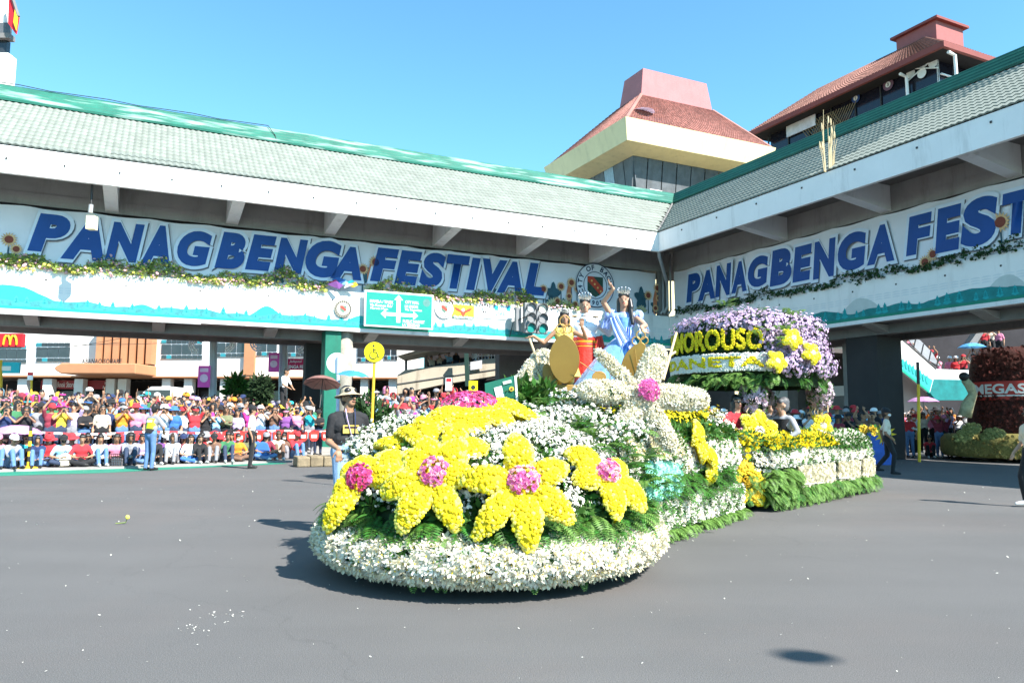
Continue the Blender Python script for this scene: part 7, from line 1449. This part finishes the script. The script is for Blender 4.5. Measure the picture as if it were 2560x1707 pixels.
for i,px in enumerate(range(18,740,41)):
    q=at_px(px+random.uniform(-8,8),1.12+random.uniform(-.1,.12)); person(random.choice(('squat','hug')),random.choice(('short','long')),q,facecam(q,.4),random.uniform(1.5,1.66),random.choice(('black','navy','grey','maroon','white','olive','blue','pink')),random.choice(('black','dark denim','denim')),random.choice((None,'cap','brim','hood',None)),random.choice(('black','red','white','navy','grey')),random.choice((0,0,1,2)))
# ---- rows behind the tape
row2=[(25,'phone','long','navy',None,''),(72,'phone','short','black','hood','black'),(108,'stand','short','grey','cap','black'),(158,'phone','short','yellow','brim','magenta'),(190,'raise','short','lavender',None,''),(218,'fold','short','black','cap','grey'),(262,'stand','long','cream',None,''),(312,'phone','short','orange','visor','white'),(345,'wave','short','pink','brim','red'),(415,'phone','short','white','brim','white'),(462,'raise','short','white','cap','red'),(520,'phone','long','black',None,''),(570,'fold','long','olive',None,''),(598,'stand','long','cream',None,''),(655,'phone','short','white','cap','white'),(690,'phone','long','brown',None,''),(718,'stand','long','purple','visor','pink'),(745,'shade','short','pink',None,''),(778,'phone','long','turquoise','cap','white'),(800,'fold','short','black','cap','black'),(135,'raise','short','maroon','cap','red'),(440,'stand','short','blue','brim','blue'),(492,'raise','short','red','visor','red'),(545,'phone','short','sky',None,''),(630,'raise','short','magenta','cap','pink')]
for px,po,hr,sh,ht,hc in row2:
    q=at_px(px,1.75+random.uniform(-.1,.15)); person(po,hr,q,facecam(q,.3),random.uniform(1.52,1.68),sh,random.choice(('denim','dark denim','black','grey')),ht,hc,random.choice((0,0,1,2)))
random.seed(21)
poses=['phone','phone','stand','stand','shade','phone','fold','stand','phone','raise','stand','wave','fold']; hatk=[None,'cap','cap','brim','visor',None,'hood']; wts=['black','navy','grey','brown','black','navy','red','pink','white','white','blue','black','yellow','red','pink','cream','grey','turquoise','magenta','maroon','lavender','orange','sky','navy','green']
for r_ in range(7):
    off=2.55+.88*r_; step=24 if r_<3 else 20
    for px in np.arange(-14+random.uniform(0,15),850 if r_>1 else 790,step):
        if 590<px<760 and r_>5: continue
        q=at_px(px+random.uniform(-11,11),off+random.uniform(-.42,.42))
        if q is None: continue
        hr=random.choice(('short','short','long')); person(random.choice(poses),hr,q,facecam(q,.5),random.uniform(1.45,1.72),random.choice(wts),random.choice(('denim','dark denim','black')),random.choice(hatk),random.choice(wts),random.choice((0,0,1,2)),' behind tape',stuff=r_>2)
# ---- behind the marshal and the float
random.seed(33)
for r_,(yy,zz) in enumerate(((21.5,.15),(22.5,.32),(23.5,.5),(24.6,.68))):
    for px in np.arange(905+9*r_,1235,26):
        x=P(px+random.uniform(-8,8),1000,yy).x; q=Vector((x,yy+random.uniform(-.2,.2),zz)); person(random.choice(poses),random.choice(('short','short','long')),q,facecam(q,.5),random.uniform(1.5,1.7),random.choice(['red','pink','magenta','white','maroon','red','pink','grey','black','sky','yellow']),random.choice(('denim','black')),random.choice(hatk),random.choice(['red','white','pink','red','grey','black']),random.choice((0,0,1,2)),' behind float',stuff=r_>1)
V=[(P(880,1000,21).x,20.9,.05),(P(1260,1000,21).x,20.9,.05),(P(1290,1000,27).x,27,.9),(P(880,1000,27).x,27,.9),(P(880,1000,21).x,20.9,-.02),(P(1260,1000,21).x,20.9,-.02)]
MB().add(V[:4],[(0,1,2,3)]).build('pavement',pv)['kind']='structure'
# ---- shaded crowd under the right wing
random.seed(44)
for r_,yy in enumerate((24.0,25.2,26.5)):
    for px in list(np.arange(1690+8*r_,2200,27)):
        q=Vector((P(px+random.uniform(-8,8),1000,yy).x,yy+random.uniform(-.2,.2),.10*r_)); person(random.choice(poses),random.choice(('short','short','long')),q,facecam(q,.5,(2,10)),random.uniform(1.5,1.7),random.choice(['black','navy','grey','maroon','white','brown','sky','black']),'black',random.choice([None,'cap','cap','brim']),random.choice(['white','black','grey','red']),random.choice((0,1,1)),' under the arch',stuff=r_>0)
for r_,yy in enumerate((29.0,30.0,31.0)):
    for px in np.arange(2218+9*r_,2420,24):
        q=Vector((P(px+random.uniform(-8,8),1000,yy).x,yy,.12*r_)); 
        if r_==0 and random.random()<.6: po,hr='hug','short'
        else: po,hr=random.choice(poses),random.choice(('short','long'))
        person(po,hr,q,facecam(q,.5,(5,12)),random.uniform(1.5,1.68),random.choice(['pink','white','red','yellow','orange','maroon','cream','lavender']),random.choice(('denim','black')),random.choice([None,'cap','brim','visor']),random.choice(['red','white','black','pink']),random.choice((0,0,1,2)),' by stair ramp')
# ---- people on the terrace and the stair landing
for px,py,yy,n_ in ((1078,935,48.2,0),(1098,930,48.4,0),(1122,926,48.4,0),(1140,922,48.6,0),(1185,918,48.6,0),(1215,912,48.6,0)):
    b=P(px,py,yy); person(random.choice(('phone','stand','shade')),random.choice(('short','long')),b-Vector((0,0,.45)),facecam(b),1.6,random.choice(('white','sky','cream','black')),'dark denim',None,'',0,' on terrace')
for px,py,yy in ((2270,885,35.2),(2290,905,35.4),(2262,872,35.3),(2310,925,35.6),(2345,935,36.2),(2392,935,36),(2410,932,35.6),(2376,935,36.6),(2435,930,36.4),(2330,920,35.8),(2462,862,39.5),(2478,860,39.5),(2498,862,39.8)):
    b=P(px,py,yy); person(random.choice(('phone','stand','raise')),random.choice(('short','long')),b-Vector((0,0,.75)),facecam(b),1.6,random.choice(('pink','white','grey','red','cream')),'black',random.choice((None,'cap')),random.choice(('white','red','black')),0,' on landing')
for px,py in ((1612,285),(1590,286)):
    b=P(px,py,51.6); person('phone','short',Vector((c0.x,c0.y,0))+XP*(1.6 if px>1600 else .9)+YP*.8+Vector((0,0,HT-.9)),0,1.6,'black' if px>1600 else 'pink','black',None,'',0,'',None,'person in black crouched behind the tower parapet' if px>1600 else 'person in pink leaning behind the tower parapet')
# ---- police and walkers with their own looks
def walker(pose,px,py,rz,h,shirt,pant,hat,hatc,label,skin=0,gz=None,shoe=None,hr='short'):
    q=G(px,py); return person(pose,hr,q,rz,h,shirt,pant,hat,hatc,skin,'',shoe or SHOEB,label)
pol=walker('lean',372,1176,R(160),1.70,'grey','denim','cap','black','police officer with neon yellow vest standing back to the road')
vest=M('neon_vest',(.62,.80,.02),.6,.15,8); me,HM=PR[('lean','short')]
LM=Matrix.Translation((0,0,.93))@Matrix.Rotation(R(10),4,'X'); o=skirt(pol,.40,.14,.150,.150,4,.0,vest,'neon_vest',el=.86,rows=4,n=28); o.matrix_basis=LM
o=MB().lathe([(.142,.13),(.15,.10),(.150,.04),(.142,.02)],22,sy=.95).build('duty_belt',FAB['black'],pol,True,False); o.matrix_basis=LM
o=MB().box((-.08,.115,.30),(.08,.135,.37)).build('vest_lettering',SHOEW,pol,False,False); o.matrix_basis=LM
pol2=walker('stand',626,1171,R(105),1.70,'white','black','cap','black','police officer in pale shirt and dark trousers facing the seated row')
me2=pol2; o=MB().lathe([(.150,.985),(.155,.96),(.150,.93)],22,sy=.9).build('duty_belt',SHOEB,pol2,True,False)
walker('walk',2222,1187,R(60),1.68,'cream','black','cap','black','attendant in beige shirt and dark trousers beside the trailer end',1)
walker('walk',2352,1122,R(-70),1.66,'orange','black',None,'','man in orange vest walking with a dark backpack',1); walker('stand',2300,1113,R(30),1.45,'black','black','cap','red','boy in red cap and black clothes beside the striped pole')
walker('walk',2590,1268,R(-80),1.60,'cream','black',None,'','woman in cream top and dark trousers at the road edge',2,None,SHOEW,'short')
pb_=thing('planter_box','tall concrete planter box rising from the crowd beside the column','planter',Vector((P(715,1000,27).x,27,0))); MB().box((P(680,1000,27).x,26.8,0),(P(735,1000,27).x,28.2,1.45)).build('box',conc,pb_,bevel=.03); MB().box((P(680,1000,27).x+.1,26.9,1.45),(P(735,1000,27).x-.1,28.1,1.48)).build('soil',MATS['moss'],pb_)
mh=person('lean','short',Vector((P(703,1000,27).x,27.2,1.48)),R(75),1.65,'white','black',None,'',0,'',SHOEB,'man in white shirt on the planter leaning towards the column')
wc=at_px(226,3.3); person('phone','long',wc+Vector((0,0,.42)),facecam(wc,.1),1.6,'black','black','cap','white',2,'',SHOEB,'woman in white cap raised above the crowd taking photos')
print('people',NP)
def join_stuff(name,items):
    VV=[];LL=[];CN=[];MI=[];mats=[];off=0
    for me,m_,ms in items:
        n=len(me.vertices); v=np.empty(n*3,np.float32); me.vertices.foreach_get('co',v); A=np.array(m_); v=v.reshape(-1,3)@A[:3,:3].T+A[:3,3]; VV.append(v)
        l=np.empty(len(me.loops),np.int32); me.loops.foreach_get('vertex_index',l); LL.append(l+off); off+=n
        c=np.empty(len(me.polygons),np.int32); me.polygons.foreach_get('loop_total',c); CN.append(c); mi=np.empty(len(me.polygons),np.int32); me.polygons.foreach_get('material_index',mi); rm=[]
        for q in ms:
            if q not in mats: mats.append(q)
            rm.append(mats.index(q))
        MI.append(np.array(rm)[mi])
    V=np.concatenate(VV);L=np.concatenate(LL);c=np.concatenate(CN); me=bpy.data.meshes.new(name); me.vertices.add(len(V)); me.vertices.foreach_set('co',V.ravel()); me.loops.add(len(L)); me.loops.foreach_set('vertex_index',L); me.polygons.add(len(c)); me.polygons.foreach_set('loop_start',(np.cumsum(c)-c).astype(np.int32)); me.polygons.foreach_set('loop_total',c); me.update(calc_edges=True)
    o=finish(me,name,mats,np.concatenate(MI),None,True); return setp(o,kind='stuff')
join_stuff('far_crowd',STUFF); print('far crowd',len(STUFF))
ph=MB().box((-.036,-.006,-.075),(.036,.006,.075)).build('tmp',SHOEB); phm=ph.data; bpy.data.objects.remove(ph); cnt=0
for o in [q for q in col.objects if q.name.startswith('person') and q.parent is None and q.data is PR[('phone','short')][0] or (q.parent is None and q.type=='MESH' and q.data is PR[('phone','long')][0])][:34]:
    e=bpy.data.objects.new('mobile_phone',phm); col.objects.link(e); e.matrix_basis=Matrix.Translation(o.location)@Matrix.Rotation(o.rotation_euler.z,4,'Z')@Matrix.Scale(o.scale.x,4)@Matrix.Translation((0,-.275,1.555))@Matrix.Rotation(R(90 if cnt%2 else 0),4,'Y'); setp(e,'dark mobile phone held up before a spectator\'s face','phone','phones held up by spectators'); cnt+=1
# ------------------------------------------------------------------ crowd furniture
def umbrella(p,r,h,mat,label,tilt=(0,0)):
    o=thing('umbrella',label,'umbrella',p); Tm=Matrix.Translation(p)@Matrix.Rotation(tilt[0],4,'X')@Matrix.Rotation(tilt[1],4,'Y'); V=[];Q=[];n=8
    rings=[(0,h),(.35,h*.93),(.7,h*.66),(1.0,h*.22)]
    for q,z in rings:
        for k in range(16): a=2*math.pi*k/16; s=1 if k%2==0 else .94; V.append(Tm@Vector((r*q*s*math.cos(a),r*q*s*math.sin(a),z*.55-(.0 if k%2==0 else -.02*q))))
    for i in range(3):
        for k in range(16): Q.append((i*16+k,i*16+(k+1)%16,(i+1)*16+(k+1)%16,(i+1)*16+k))
    MB().add(V,Q).build('canopy',mat,o,False)
    for k in range(8): a=2*math.pi*k/8; MB().tube([Tm@Vector((0,0,h*.5)),Tm@Vector((r*.98*math.cos(a),r*.98*math.sin(a),h*.12-.005))],.006,4).build('rib',bolt,o)
    MB().tube([Tm@Vector((0,0,h*.62)),Tm@Vector((0,0,-.65))],.012,6).build('shaft',bolt,o); return o
umbrella(at_px(56,1.15)+Vector((0,0,.82)),.62,.5,M('umbrella_pink',(.62,.32,.58),.6,.1,trans=.3),'pale pink umbrella over the seated spectators',(.0,.05)); umbrella(P(805,966,22.3),.55,.55,M('umbrella_brown',(.26,.13,.11),.6,.1,trans=.2),'brown umbrella above the crowd near the column',(-.3,0)); umbrella(P(882,942,24.),.52,.36,M('umbrella_blue',(.05,.26,.52),.6,.2,trans=.2),'blue umbrella beside the pale blue pole',(.1,.1))
umbrella(P(2308,1008,31.5),.62,.5,M('umbrella_lilac',(.48,.25,.50),.6,.3,5,trans=.2),'lilac patterned umbrella near the stair ramp'); umbrella(P(2430,872,36),.62,.5,M('umbrella_sky',(.10,.34,.62),.6,.4,4,trans=.2),'blue and white umbrella on the stair landing'); umbrella(Vector((c0.x,c0.y,0))+XP*2.2+YP*1.0+Vector((0,0,HT+1.0)),.9,.5,M('umbrella_white',(.62,.5,.62),.6,.3,4,trans=.2),'pale umbrella on the red tower roof')
# bags on the ground among the sitters
def backpack(px,off,mat,lab,sc=1.0,rz=0.2):
    q=at_px(px,off); o=thing('backpack',lab,'backpack',q); m_=Matrix.Translation(q)@Matrix.Rotation(rz,4,'Z')@Matrix.Scale(sc,4)
    MB().prism([m_@Vector(v) for v in ((-.16,-.1,.02),(.16,-.1,.02),(.17,-.1,.28),(.12,-.09,.42),(0,-.08,.47),(-.12,-.09,.42),(-.17,-.1,.28))],m_.to_3x3()@Vector((0,.2,0))).build('body',mat,o,bevel=.03); MB().box((-.12,-.16,.05),(.12,-.10,.22),0,m_).build('pocket',mat,o,bevel=.02); MB().tube([m_@Vector((-.04,-.02,.46)),m_@Vector((0,-.02,.53)),m_@Vector((.04,-.02,.46))],.012,5).build('handle',SHOEB,o); MB().tube([m_@Vector((-.17,-.105,.24)),m_@Vector((0,-.115,.255)),m_@Vector((.17,-.105,.24))],.008,4).build('zip',SHOEB,o)
backpack(664,.55,FAB['blue'],'tall blue backpack standing beside the pale-shirted officer',1.25); backpack(718,.7,FAB['grey'],'grey backpack on the kerb near the stone block',.95,-.3); backpack(176,.4,FAB['cream'],'cream bag resting before the sitter in sky top',.8,.5)
q=at_px(306,.30); o=thing('wire_basket','black wire basket on the pavement before the sitters','basket',q)
for i in range(7): MB().tube([q+Vector((-.15+.05*i,-.1,.01)),q+Vector((-.17+.056*i,-.12,.32))],.008,4).build('wire',SHOEB,o)
for j in range(5): z=.02+.075*j; MB().tube([q+Vector((-.16,-.11,z)),q+Vector((.17,-.11,z)),q+Vector((.17,.12,z)),q+Vector((-.16,.12,z)),q+Vector((-.16,-.11,z))],.008,4).build('hoop',SHOEB,o)
MB().box((-.14,-.08,.02),(.14,.1,.2),0,Matrix.Translation(q)).build('contents',FAB['grey'],o)
# coloured cloths above the green column, cable on the ridge
fb_=thing('festive_cloths','coloured cloth scraps tied over the parapet above the green column','cloth',PL(850,722,C,YP))
for i,(px,py,mt) in enumerate(((835,706,'red'),(848,702,'blue'),(858,708,'sky'),(868,712,'white'),(885,714,'yellow'),(842,714,'purple'),(876,706,'turquoise'))):
    q=PL(px,py,C-YP*(.22+.02*i),YP); MB().prism([q+Vector((-.2-.1*(i%3),0,.05*(i%2))),q+Vector((.08-.1*(i%2),-.05,.10+.04*(i%3))),q+Vector((.16+.1*(i%2),0,.02)),q+Vector((.10*(i%3)-.1,-.03,-.08-.06*(i%2)))],YP*.02).build('cloth',FAB[mt],fb_)
rc=thing('roof_cable','black cable lying along the green ridge','cable',FL@Vector((-20,1.7,13.1))); pts=[]
for i in range(14): x=-31+ .95*i; pts.append(FL@Vector((x,1.66,13.12+.03*math.sin(i*2.1))))
pts+= [FL@Vector((-18.4,1.4,12.7)),FL@Vector((-18.35,1.2,12.3))]
MB().tube(pts,.016,5).build('cable',bolt,rc)
# tape with red and white bands
tp_pts=[at_px(px,1.38)+Vector((0,0,.86+.03*math.sin(px*.02))) for px in range(-120,846,22)]
ta=thing('barrier_tape','red and white barrier tape strung before the standing crowd','tape',at_px(400,1.38))
tr_=M('tape_red',(.62,.05,.06),.6,.1); tw=M('tape_white',(.78,.76,.76),.6,.05)
for i in range(len(tp_pts)-1):
    a,b=tp_pts[i],tp_pts[i+1]; u=Vector((0,0,.03)); MB().add([a-u,b-u,b+u,a+u],[(0,1,2,3)]).build('tape_length',tr_ if i%2 else tw,ta)
# red bags hung on the tape
for i,px in enumerate((545,575,605,650,672,700,735,762,790,820)):
    q=at_px(px,1.34)+Vector((0,0,.55)); o=thing('hanging_bag','red hanging bag with white label clipped on the barrier tape','bag',q,group='red bags on the tape'); rx=(kp[4]-kp[3]).normalized(); f=frame(q,rx)
    MB().prism([f@Vector(v) for v in ((-.17,0,.30),(-.15,0,.05),(-.08,0,-.02),(.08,0,-.02),(.15,0,.05),(.17,0,.30))],f.to_3x3()@Vector((0,.05,0))).build('bag',M('bag_red',(.60,.04,.03),.5,.1),o); MB().box((-.10,-.008,.09),(.10,-.002,.20),0,f).build('label_patch',SHOEW,o); MB().tube([f@Vector((-.15,.02,.30)),f@Vector((-.02,.02,.36)),f@Vector((.15,.02,.30))],.01,4).build('strap',MATS['bag_red'],o)
# yellow and black delineator posts
bd=thing('delineator_post','yellow and black striped post on yellow base by the kerb','post',G(70,1176)); q=G(70,1176)
for i in range(8): MB().tube([q+Vector((0,0,.10+.13*i)),q+Vector((0,0,.10+.13*(i+1)))],.04,10).build('stripe',ypole if i%2==0 else bolt,bd)
MB().lathe([(.26,0),(.26,.05),(.20,.09),(.05,.12)],16,q).build('base',ypole,bd)
q=P(2294,1065,26.); sp_=thing('striped_pole','thin pole half yellow half black near the stair ramp','pole',Vector((q.x,26,0))); MB().tube([Vector((q.x,26,0)),P(2296,960,26)],.05,8).build('lower',ypole,sp_); MB().tube([P(2296,960,26),P(2294,905,26)],.052,8).build('upper',bolt,sp_)
for px,lab in ((97,'short yellow post between the standing spectators'),):
    q=at_px(px,5.5); o=thing('bollard',lab,'bollard',q); MB().tube([q,q+Vector((0,0,1.6))],.07,10).build('post',ypole,o); MB().ellipsoid(q+Vector((0,0,1.6)),(.07,.07,.04)).build('cap',ypole,o)
# kerb stone block near the marshal
a=G(742,1168);b=G(842,1166); kb=M('kerb_stone',(.24,.19,.12),.9,.45,4,bump=.8,dirt=.4); d_=(b-a).normalized()
o=thing('kerb_block','worn yellowish stone kerb block behind the marshal','kerb',a); f=frame(a,d_)
for i in range(3): L=(b-a).length/3; MB().box((L*i+.004,.02*(i%2),0),(L*(i+1)-.004,.9,.29+.015*(i%2)),0,f).build('stone',kb,o,bevel=.04)
# shrub and palm near the lamp post
def shrub(c,r,h,n,mats,label,name='shrub',tm=T_CLUMP2,sz=(.15,.3)):
    o=thing(name,label,'plant',c); d=rng.normal(0,1,(n,3)); d/=np.linalg.norm(d,axis=1,keepdims=True); p=np.array(c)+np.array([0,0,h*.55])+d*np.array([r,r,h*.5])*rng.uniform(.35,1,(n,1)); scatter('foliage',[(tm,p,jit(d+np.array([0,0,.3]),.4),rng.uniform(sz[0],sz[1],n),None,0)],mats,o); MB().tube([c,Vector(c)+Vector((0,0,h*.6))],.05,6).build('stem',M('bark',(.10,.07,.05),.9,.2),o); return o
shrub(P(650,1010,26.5)-Vector((0,0,.1)),.32,1.0,200,[MATS['moss']],'dark spiky shrub against the column behind the crowd',sz=(.16,.32)); shrub(Vector((P(925,1000,17.5).x,17.5,0)),.55,1.75,420,[MATS['leaf_dark']],'small dark leafy tree behind the yellow pole'); shrub(P(590,985,36)-Vector((0,0,.8)),.4,1.7,110,[MATS['leaf']],'small palm in front of the shop windows',sz=(.3,.5))
# white van by the shops
vn=thing('white_van','white passenger van parked before the shops','van',P(382,1010,40)); z0=.35; a=P(328,985,40);b=P(440,985,40); zt=P(380,972,40).z
q=[(a.x,z0),(b.x,z0),(b.x,zt),(b.x-.2,zt+.12),(a.x+1.0,zt+.12),(a.x+.35,zt-.35),(a.x,zt-.75)]
MB().prism([Vector((x,40,z)) for x,z in q],(0,1.8,0)).build('body',M('van_white',(.72,.72,.72),.3,.03,spec=.5),vn,bevel=.06); MB().box((a.x+.75,39.97,zt-.45),(b.x-.3,39.995,zt-.05)).build('side_window',glassd,vn)
for x in (a.x+.7,b.x-.6): MB().tube([Vector((x,39.95,.35)),Vector((x,40.15,.35))],.33,16).build('wheel',SHOEB,vn)
# metal crowd fence behind the standing rows
fe=thing('crowd_fence','thin grey metal fence behind the standing crowd','fence',at_px(150,8.6)); 
fa,fb=at_px(20,9.2),at_px(330,9.2)
for zz in (.75,1.35): MB().tube([fa+Vector((0,0,zz)),fb+Vector((0,0,zz))],.025,5).build('rail',pipe,fe)
for i in range(26): t=i/25; q=fa.lerp(fb,t); MB().tube([q,q+Vector((0,0,1.35))],.014,4).build('bar',pipe,fe)
# ------------------------------------------------------------------ second float waiting in the shade
sf=thing('dark_float','dark red flower-covered float with red sponsor panel under the right wing','parade float',(14.5,27,0)); Z2=25.5
def D(px,py,dz=0): return P(px,py,Z2+dz)
dred=M('dark_red_flowers',(.055,.018,.014),.9,.6,14,bump=1.0,bscale=30); olive_f=M('olive_flowers',(.16,.14,.04),.9,.5,14,bump=1.0,bscale=30)
c_=D(2500,1130); cx=c_.x+2.0
mb=MB(); mb.lathe([(1.75,.9),(1.8,1.4),(1.72,2.3),(1.66,3.2),(1.55,3.7),(1.2,3.95),(.02,4.0)],28,(cx,Z2+1.6,0)); mb.build('drum',dred,sf,True)
mb=MB(); mb.lathe([(2.5,.15),(2.62,.3),(2.6,.75),(2.45,.92),(1.6,.98)],32,(cx-.1,Z2+1.6,0)); mb.build('base_ring',olive_f,sf,True)
n=1800; a=rng.uniform(math.pi,2*math.pi,n); z=rng.uniform(.2,3.9,n); r=np.where(z<.9,2.63,np.where(z<2.3,1.80,1.72)); p=np.stack([cx-.05+r*np.cos(a),Z2+1.6+r*np.sin(a),z],1); nn=np.stack([np.cos(a),np.sin(a),np.full(n,.2)],1); k=z<.9
scatter('dark_blossoms',[(T_MUM,p[~k],jit(nn[~k],.4),rng.uniform(.05,.09,(~k).sum()),None,0),(T_MUM,p[k],jit(nn[k],.4),rng.uniform(.05,.09,k.sum()),None,1)],[M('blossom_darkred',(.09,.02,.015),.8,.2,island=.5),M('blossom_olive',(.26,.20,.06),.8,.2,island=.5)],sf)
V=[];Q=[]; n=24; za,zb_=D(2450,998).z,D(2450,950).z
for i in range(n+1):
    t=R(180)+R(150)*i/n; V+=[(cx+1.84*math.cos(t),Z2+1.6+1.84*math.sin(t),za),(cx+1.84*math.cos(t),Z2+1.6+1.84*math.sin(t),zb_)]
MB().add(V,[(2*i,2*i+2,2*i+3,2*i+1) for i in range(n)]).build('sponsor_panel',M('panel_red',(.42,.035,.025),.5,.1),sf,True)
for i in range(n): V[2*i]=(cx+1.86*math.cos(R(180)+R(150)*i/n),Z2+1.6+1.86*math.sin(R(180)+R(150)*i/n),za+.12); V[2*i+1]=(V[2*i][0],V[2*i][1],za+.17)
MB().add(V[:2*n],[(2*i,2*i+2,2*i+3,2*i+1) for i in range(n-1)]).build('panel_line',SHOEW,sf,True)
def wrap(w):
    t=R(225)+w[:,0]/1.86; return np.stack([cx+1.87*np.cos(t),Z2+1.6+1.87*np.sin(t),w[:,2]+(za+zb_)/2+.06],1)
text('MEGASCO',SHOEW,Matrix.Identity(4),sf,1,.03,width=2.55,height=.34,fn=wrap,res=4)
# bird ornament and leaves on its left
mb=MB(); mb.tube([D(2412,1040,.8),D(2420,1010,.7),D(2432,985,.7),D(2425,965,.6),D(2412,950,.5)],[.22,.2,.14,.15,.12],10); mb.build('bird_neck',M('bird_cream',(.40,.36,.22),.8,.4,8,bump=.8),sf,True); MB().ellipsoid(D(2410,941,.5),(.16,.16,.15)).build('bird_head',SHOEB,sf,True)
for a_,b_ in (((2400,1090),(2450,1062)),((2440,1100),(2512,1080)),((2380,1100),(2430,1085))): petal(sf,D(*a_,-.9),D(*b_,-.9),Vector((0,-.8,.6)),.2,[olive_f,MATS['blossom_olive']],80,name='leaf_pad',bs=.05)
# sunflower-painted barrier board by the trailer's end
bp=thing('painted_board','blue painted board with sunflower beside the trailer end','board',D(2205,1150,-3.5)); yb=Z2-4
MB().box((P(2170,1100,yb).x,yb,.15),(P(2228,1100,yb).x,yb+.05,P(2200,1080,yb).z)).build('panel',M('board_blue',(.03,.09,.36),.6,.35,3),bp); q=P(2212,1085,yb); MB().add([Vector((q.x+(.33 if i%2==0 else .18)*math.cos(math.pi*i/12),yb-.01,q.z+(.33 if i%2==0 else .18)*math.sin(math.pi*i/12))) for i in range(24)],[tuple(range(24))]).build('sunflower_petals',MATS['petal_gold'],bp); MB().disc((q.x,yb-.016,q.z),.13,14).build('sunflower_eye',SHOEB,bp)
# ------------------------------------------------------------------ unseen shadow caster added behind the viewer, dry weeds, litter
sl_=thing('shadow_caster','unseen lamp-shaped caster added behind the viewer to throw the lower-right shadow','shadow caster',(5.2,-5.0,0)); hd=G(2013,1640)+SUN*(9.0/SUN.z)
MB().tube([(5.2,-5,0),(5.2,-5,8.6),(5.5,-4.6,9.2),hd+Vector((-.5,-.6,.05))],[.10,.08,.06,.05],8).build('pole',pipe,sl_); MB().ellipsoid(hd,(.17,.13,.10),8,5).build('head',sgrey,sl_,True)
wd_=thing('dry_weeds','tall dry straw weeds growing at the right gutter','weeds',PL(2068,430,FFR.translation,XP)); straw=M('straw',(.55,.44,.26),.8,.15,5); b0=PL(2070,425,FFR.translation,XP)
for i in range(16):
    a=random.uniform(-.5,.5); h=random.uniform(.8,2.1); MB().tube([b0+Vector((a*.5,a*.3,-.1)),b0+Vector((a*.6,a*.2,h*.5)),b0+Vector((a*.8+random.uniform(-.1,.1),a*.2,h))],[.018,.012,.006],5).build('stalk',straw,wd_); 
    if i%2==0: MB().ellipsoid(b0+Vector((a*.8,a*.2,h)),(.03,.03,.14),6,6).build('seed_head',straw,wd_)
n=300; px=rng.uniform(-100,2660,n); py=1100+600*rng.random(n)**1.5; P2=[];sc=[]
pts=[G(float(a),max(float(b),1110)) for a,b in zip(px,py)]; pts+= [G(490+rng.normal(0,28),1570-rng.normal(0,12)) for _ in range(26)]+[G(560+rng.normal(0,40),1540-rng.normal(0,14)) for _ in range(22)]
pts=np.array([(q.x,q.y,.006) for q in pts]); up=np.tile(np.array([[0,0,1.]]),(len(pts),1)); d=np.hypot(pts[:,0],pts[:,1])
setp(scatter('fallen_petals',[(tmpl_leaf(1,.45,.3),pts,jit(up,.25),rng.uniform(.010,.022,len(pts))*np.clip(d/6,.7,1.8),None,0)],[MATS['petal_white']]),kind='stuff')
lf_=thing('fallen_sprig','small fallen yellow-green sprig on the open asphalt','sprig',G(312,1310)); q=G(312,1310); MB().tube([q+Vector((-.12,0,.01)),q+Vector((.0,.02,.02)),q+Vector((.03,.0,.08))],.006,5).build('stem',MATS['leaf_lime'],lf_); MB().ellipsoid(q+Vector((.03,0,.09)),(.03,.02,.03),8,6).build('bud',MATS['petal_yellow_pale'],lf_,True)
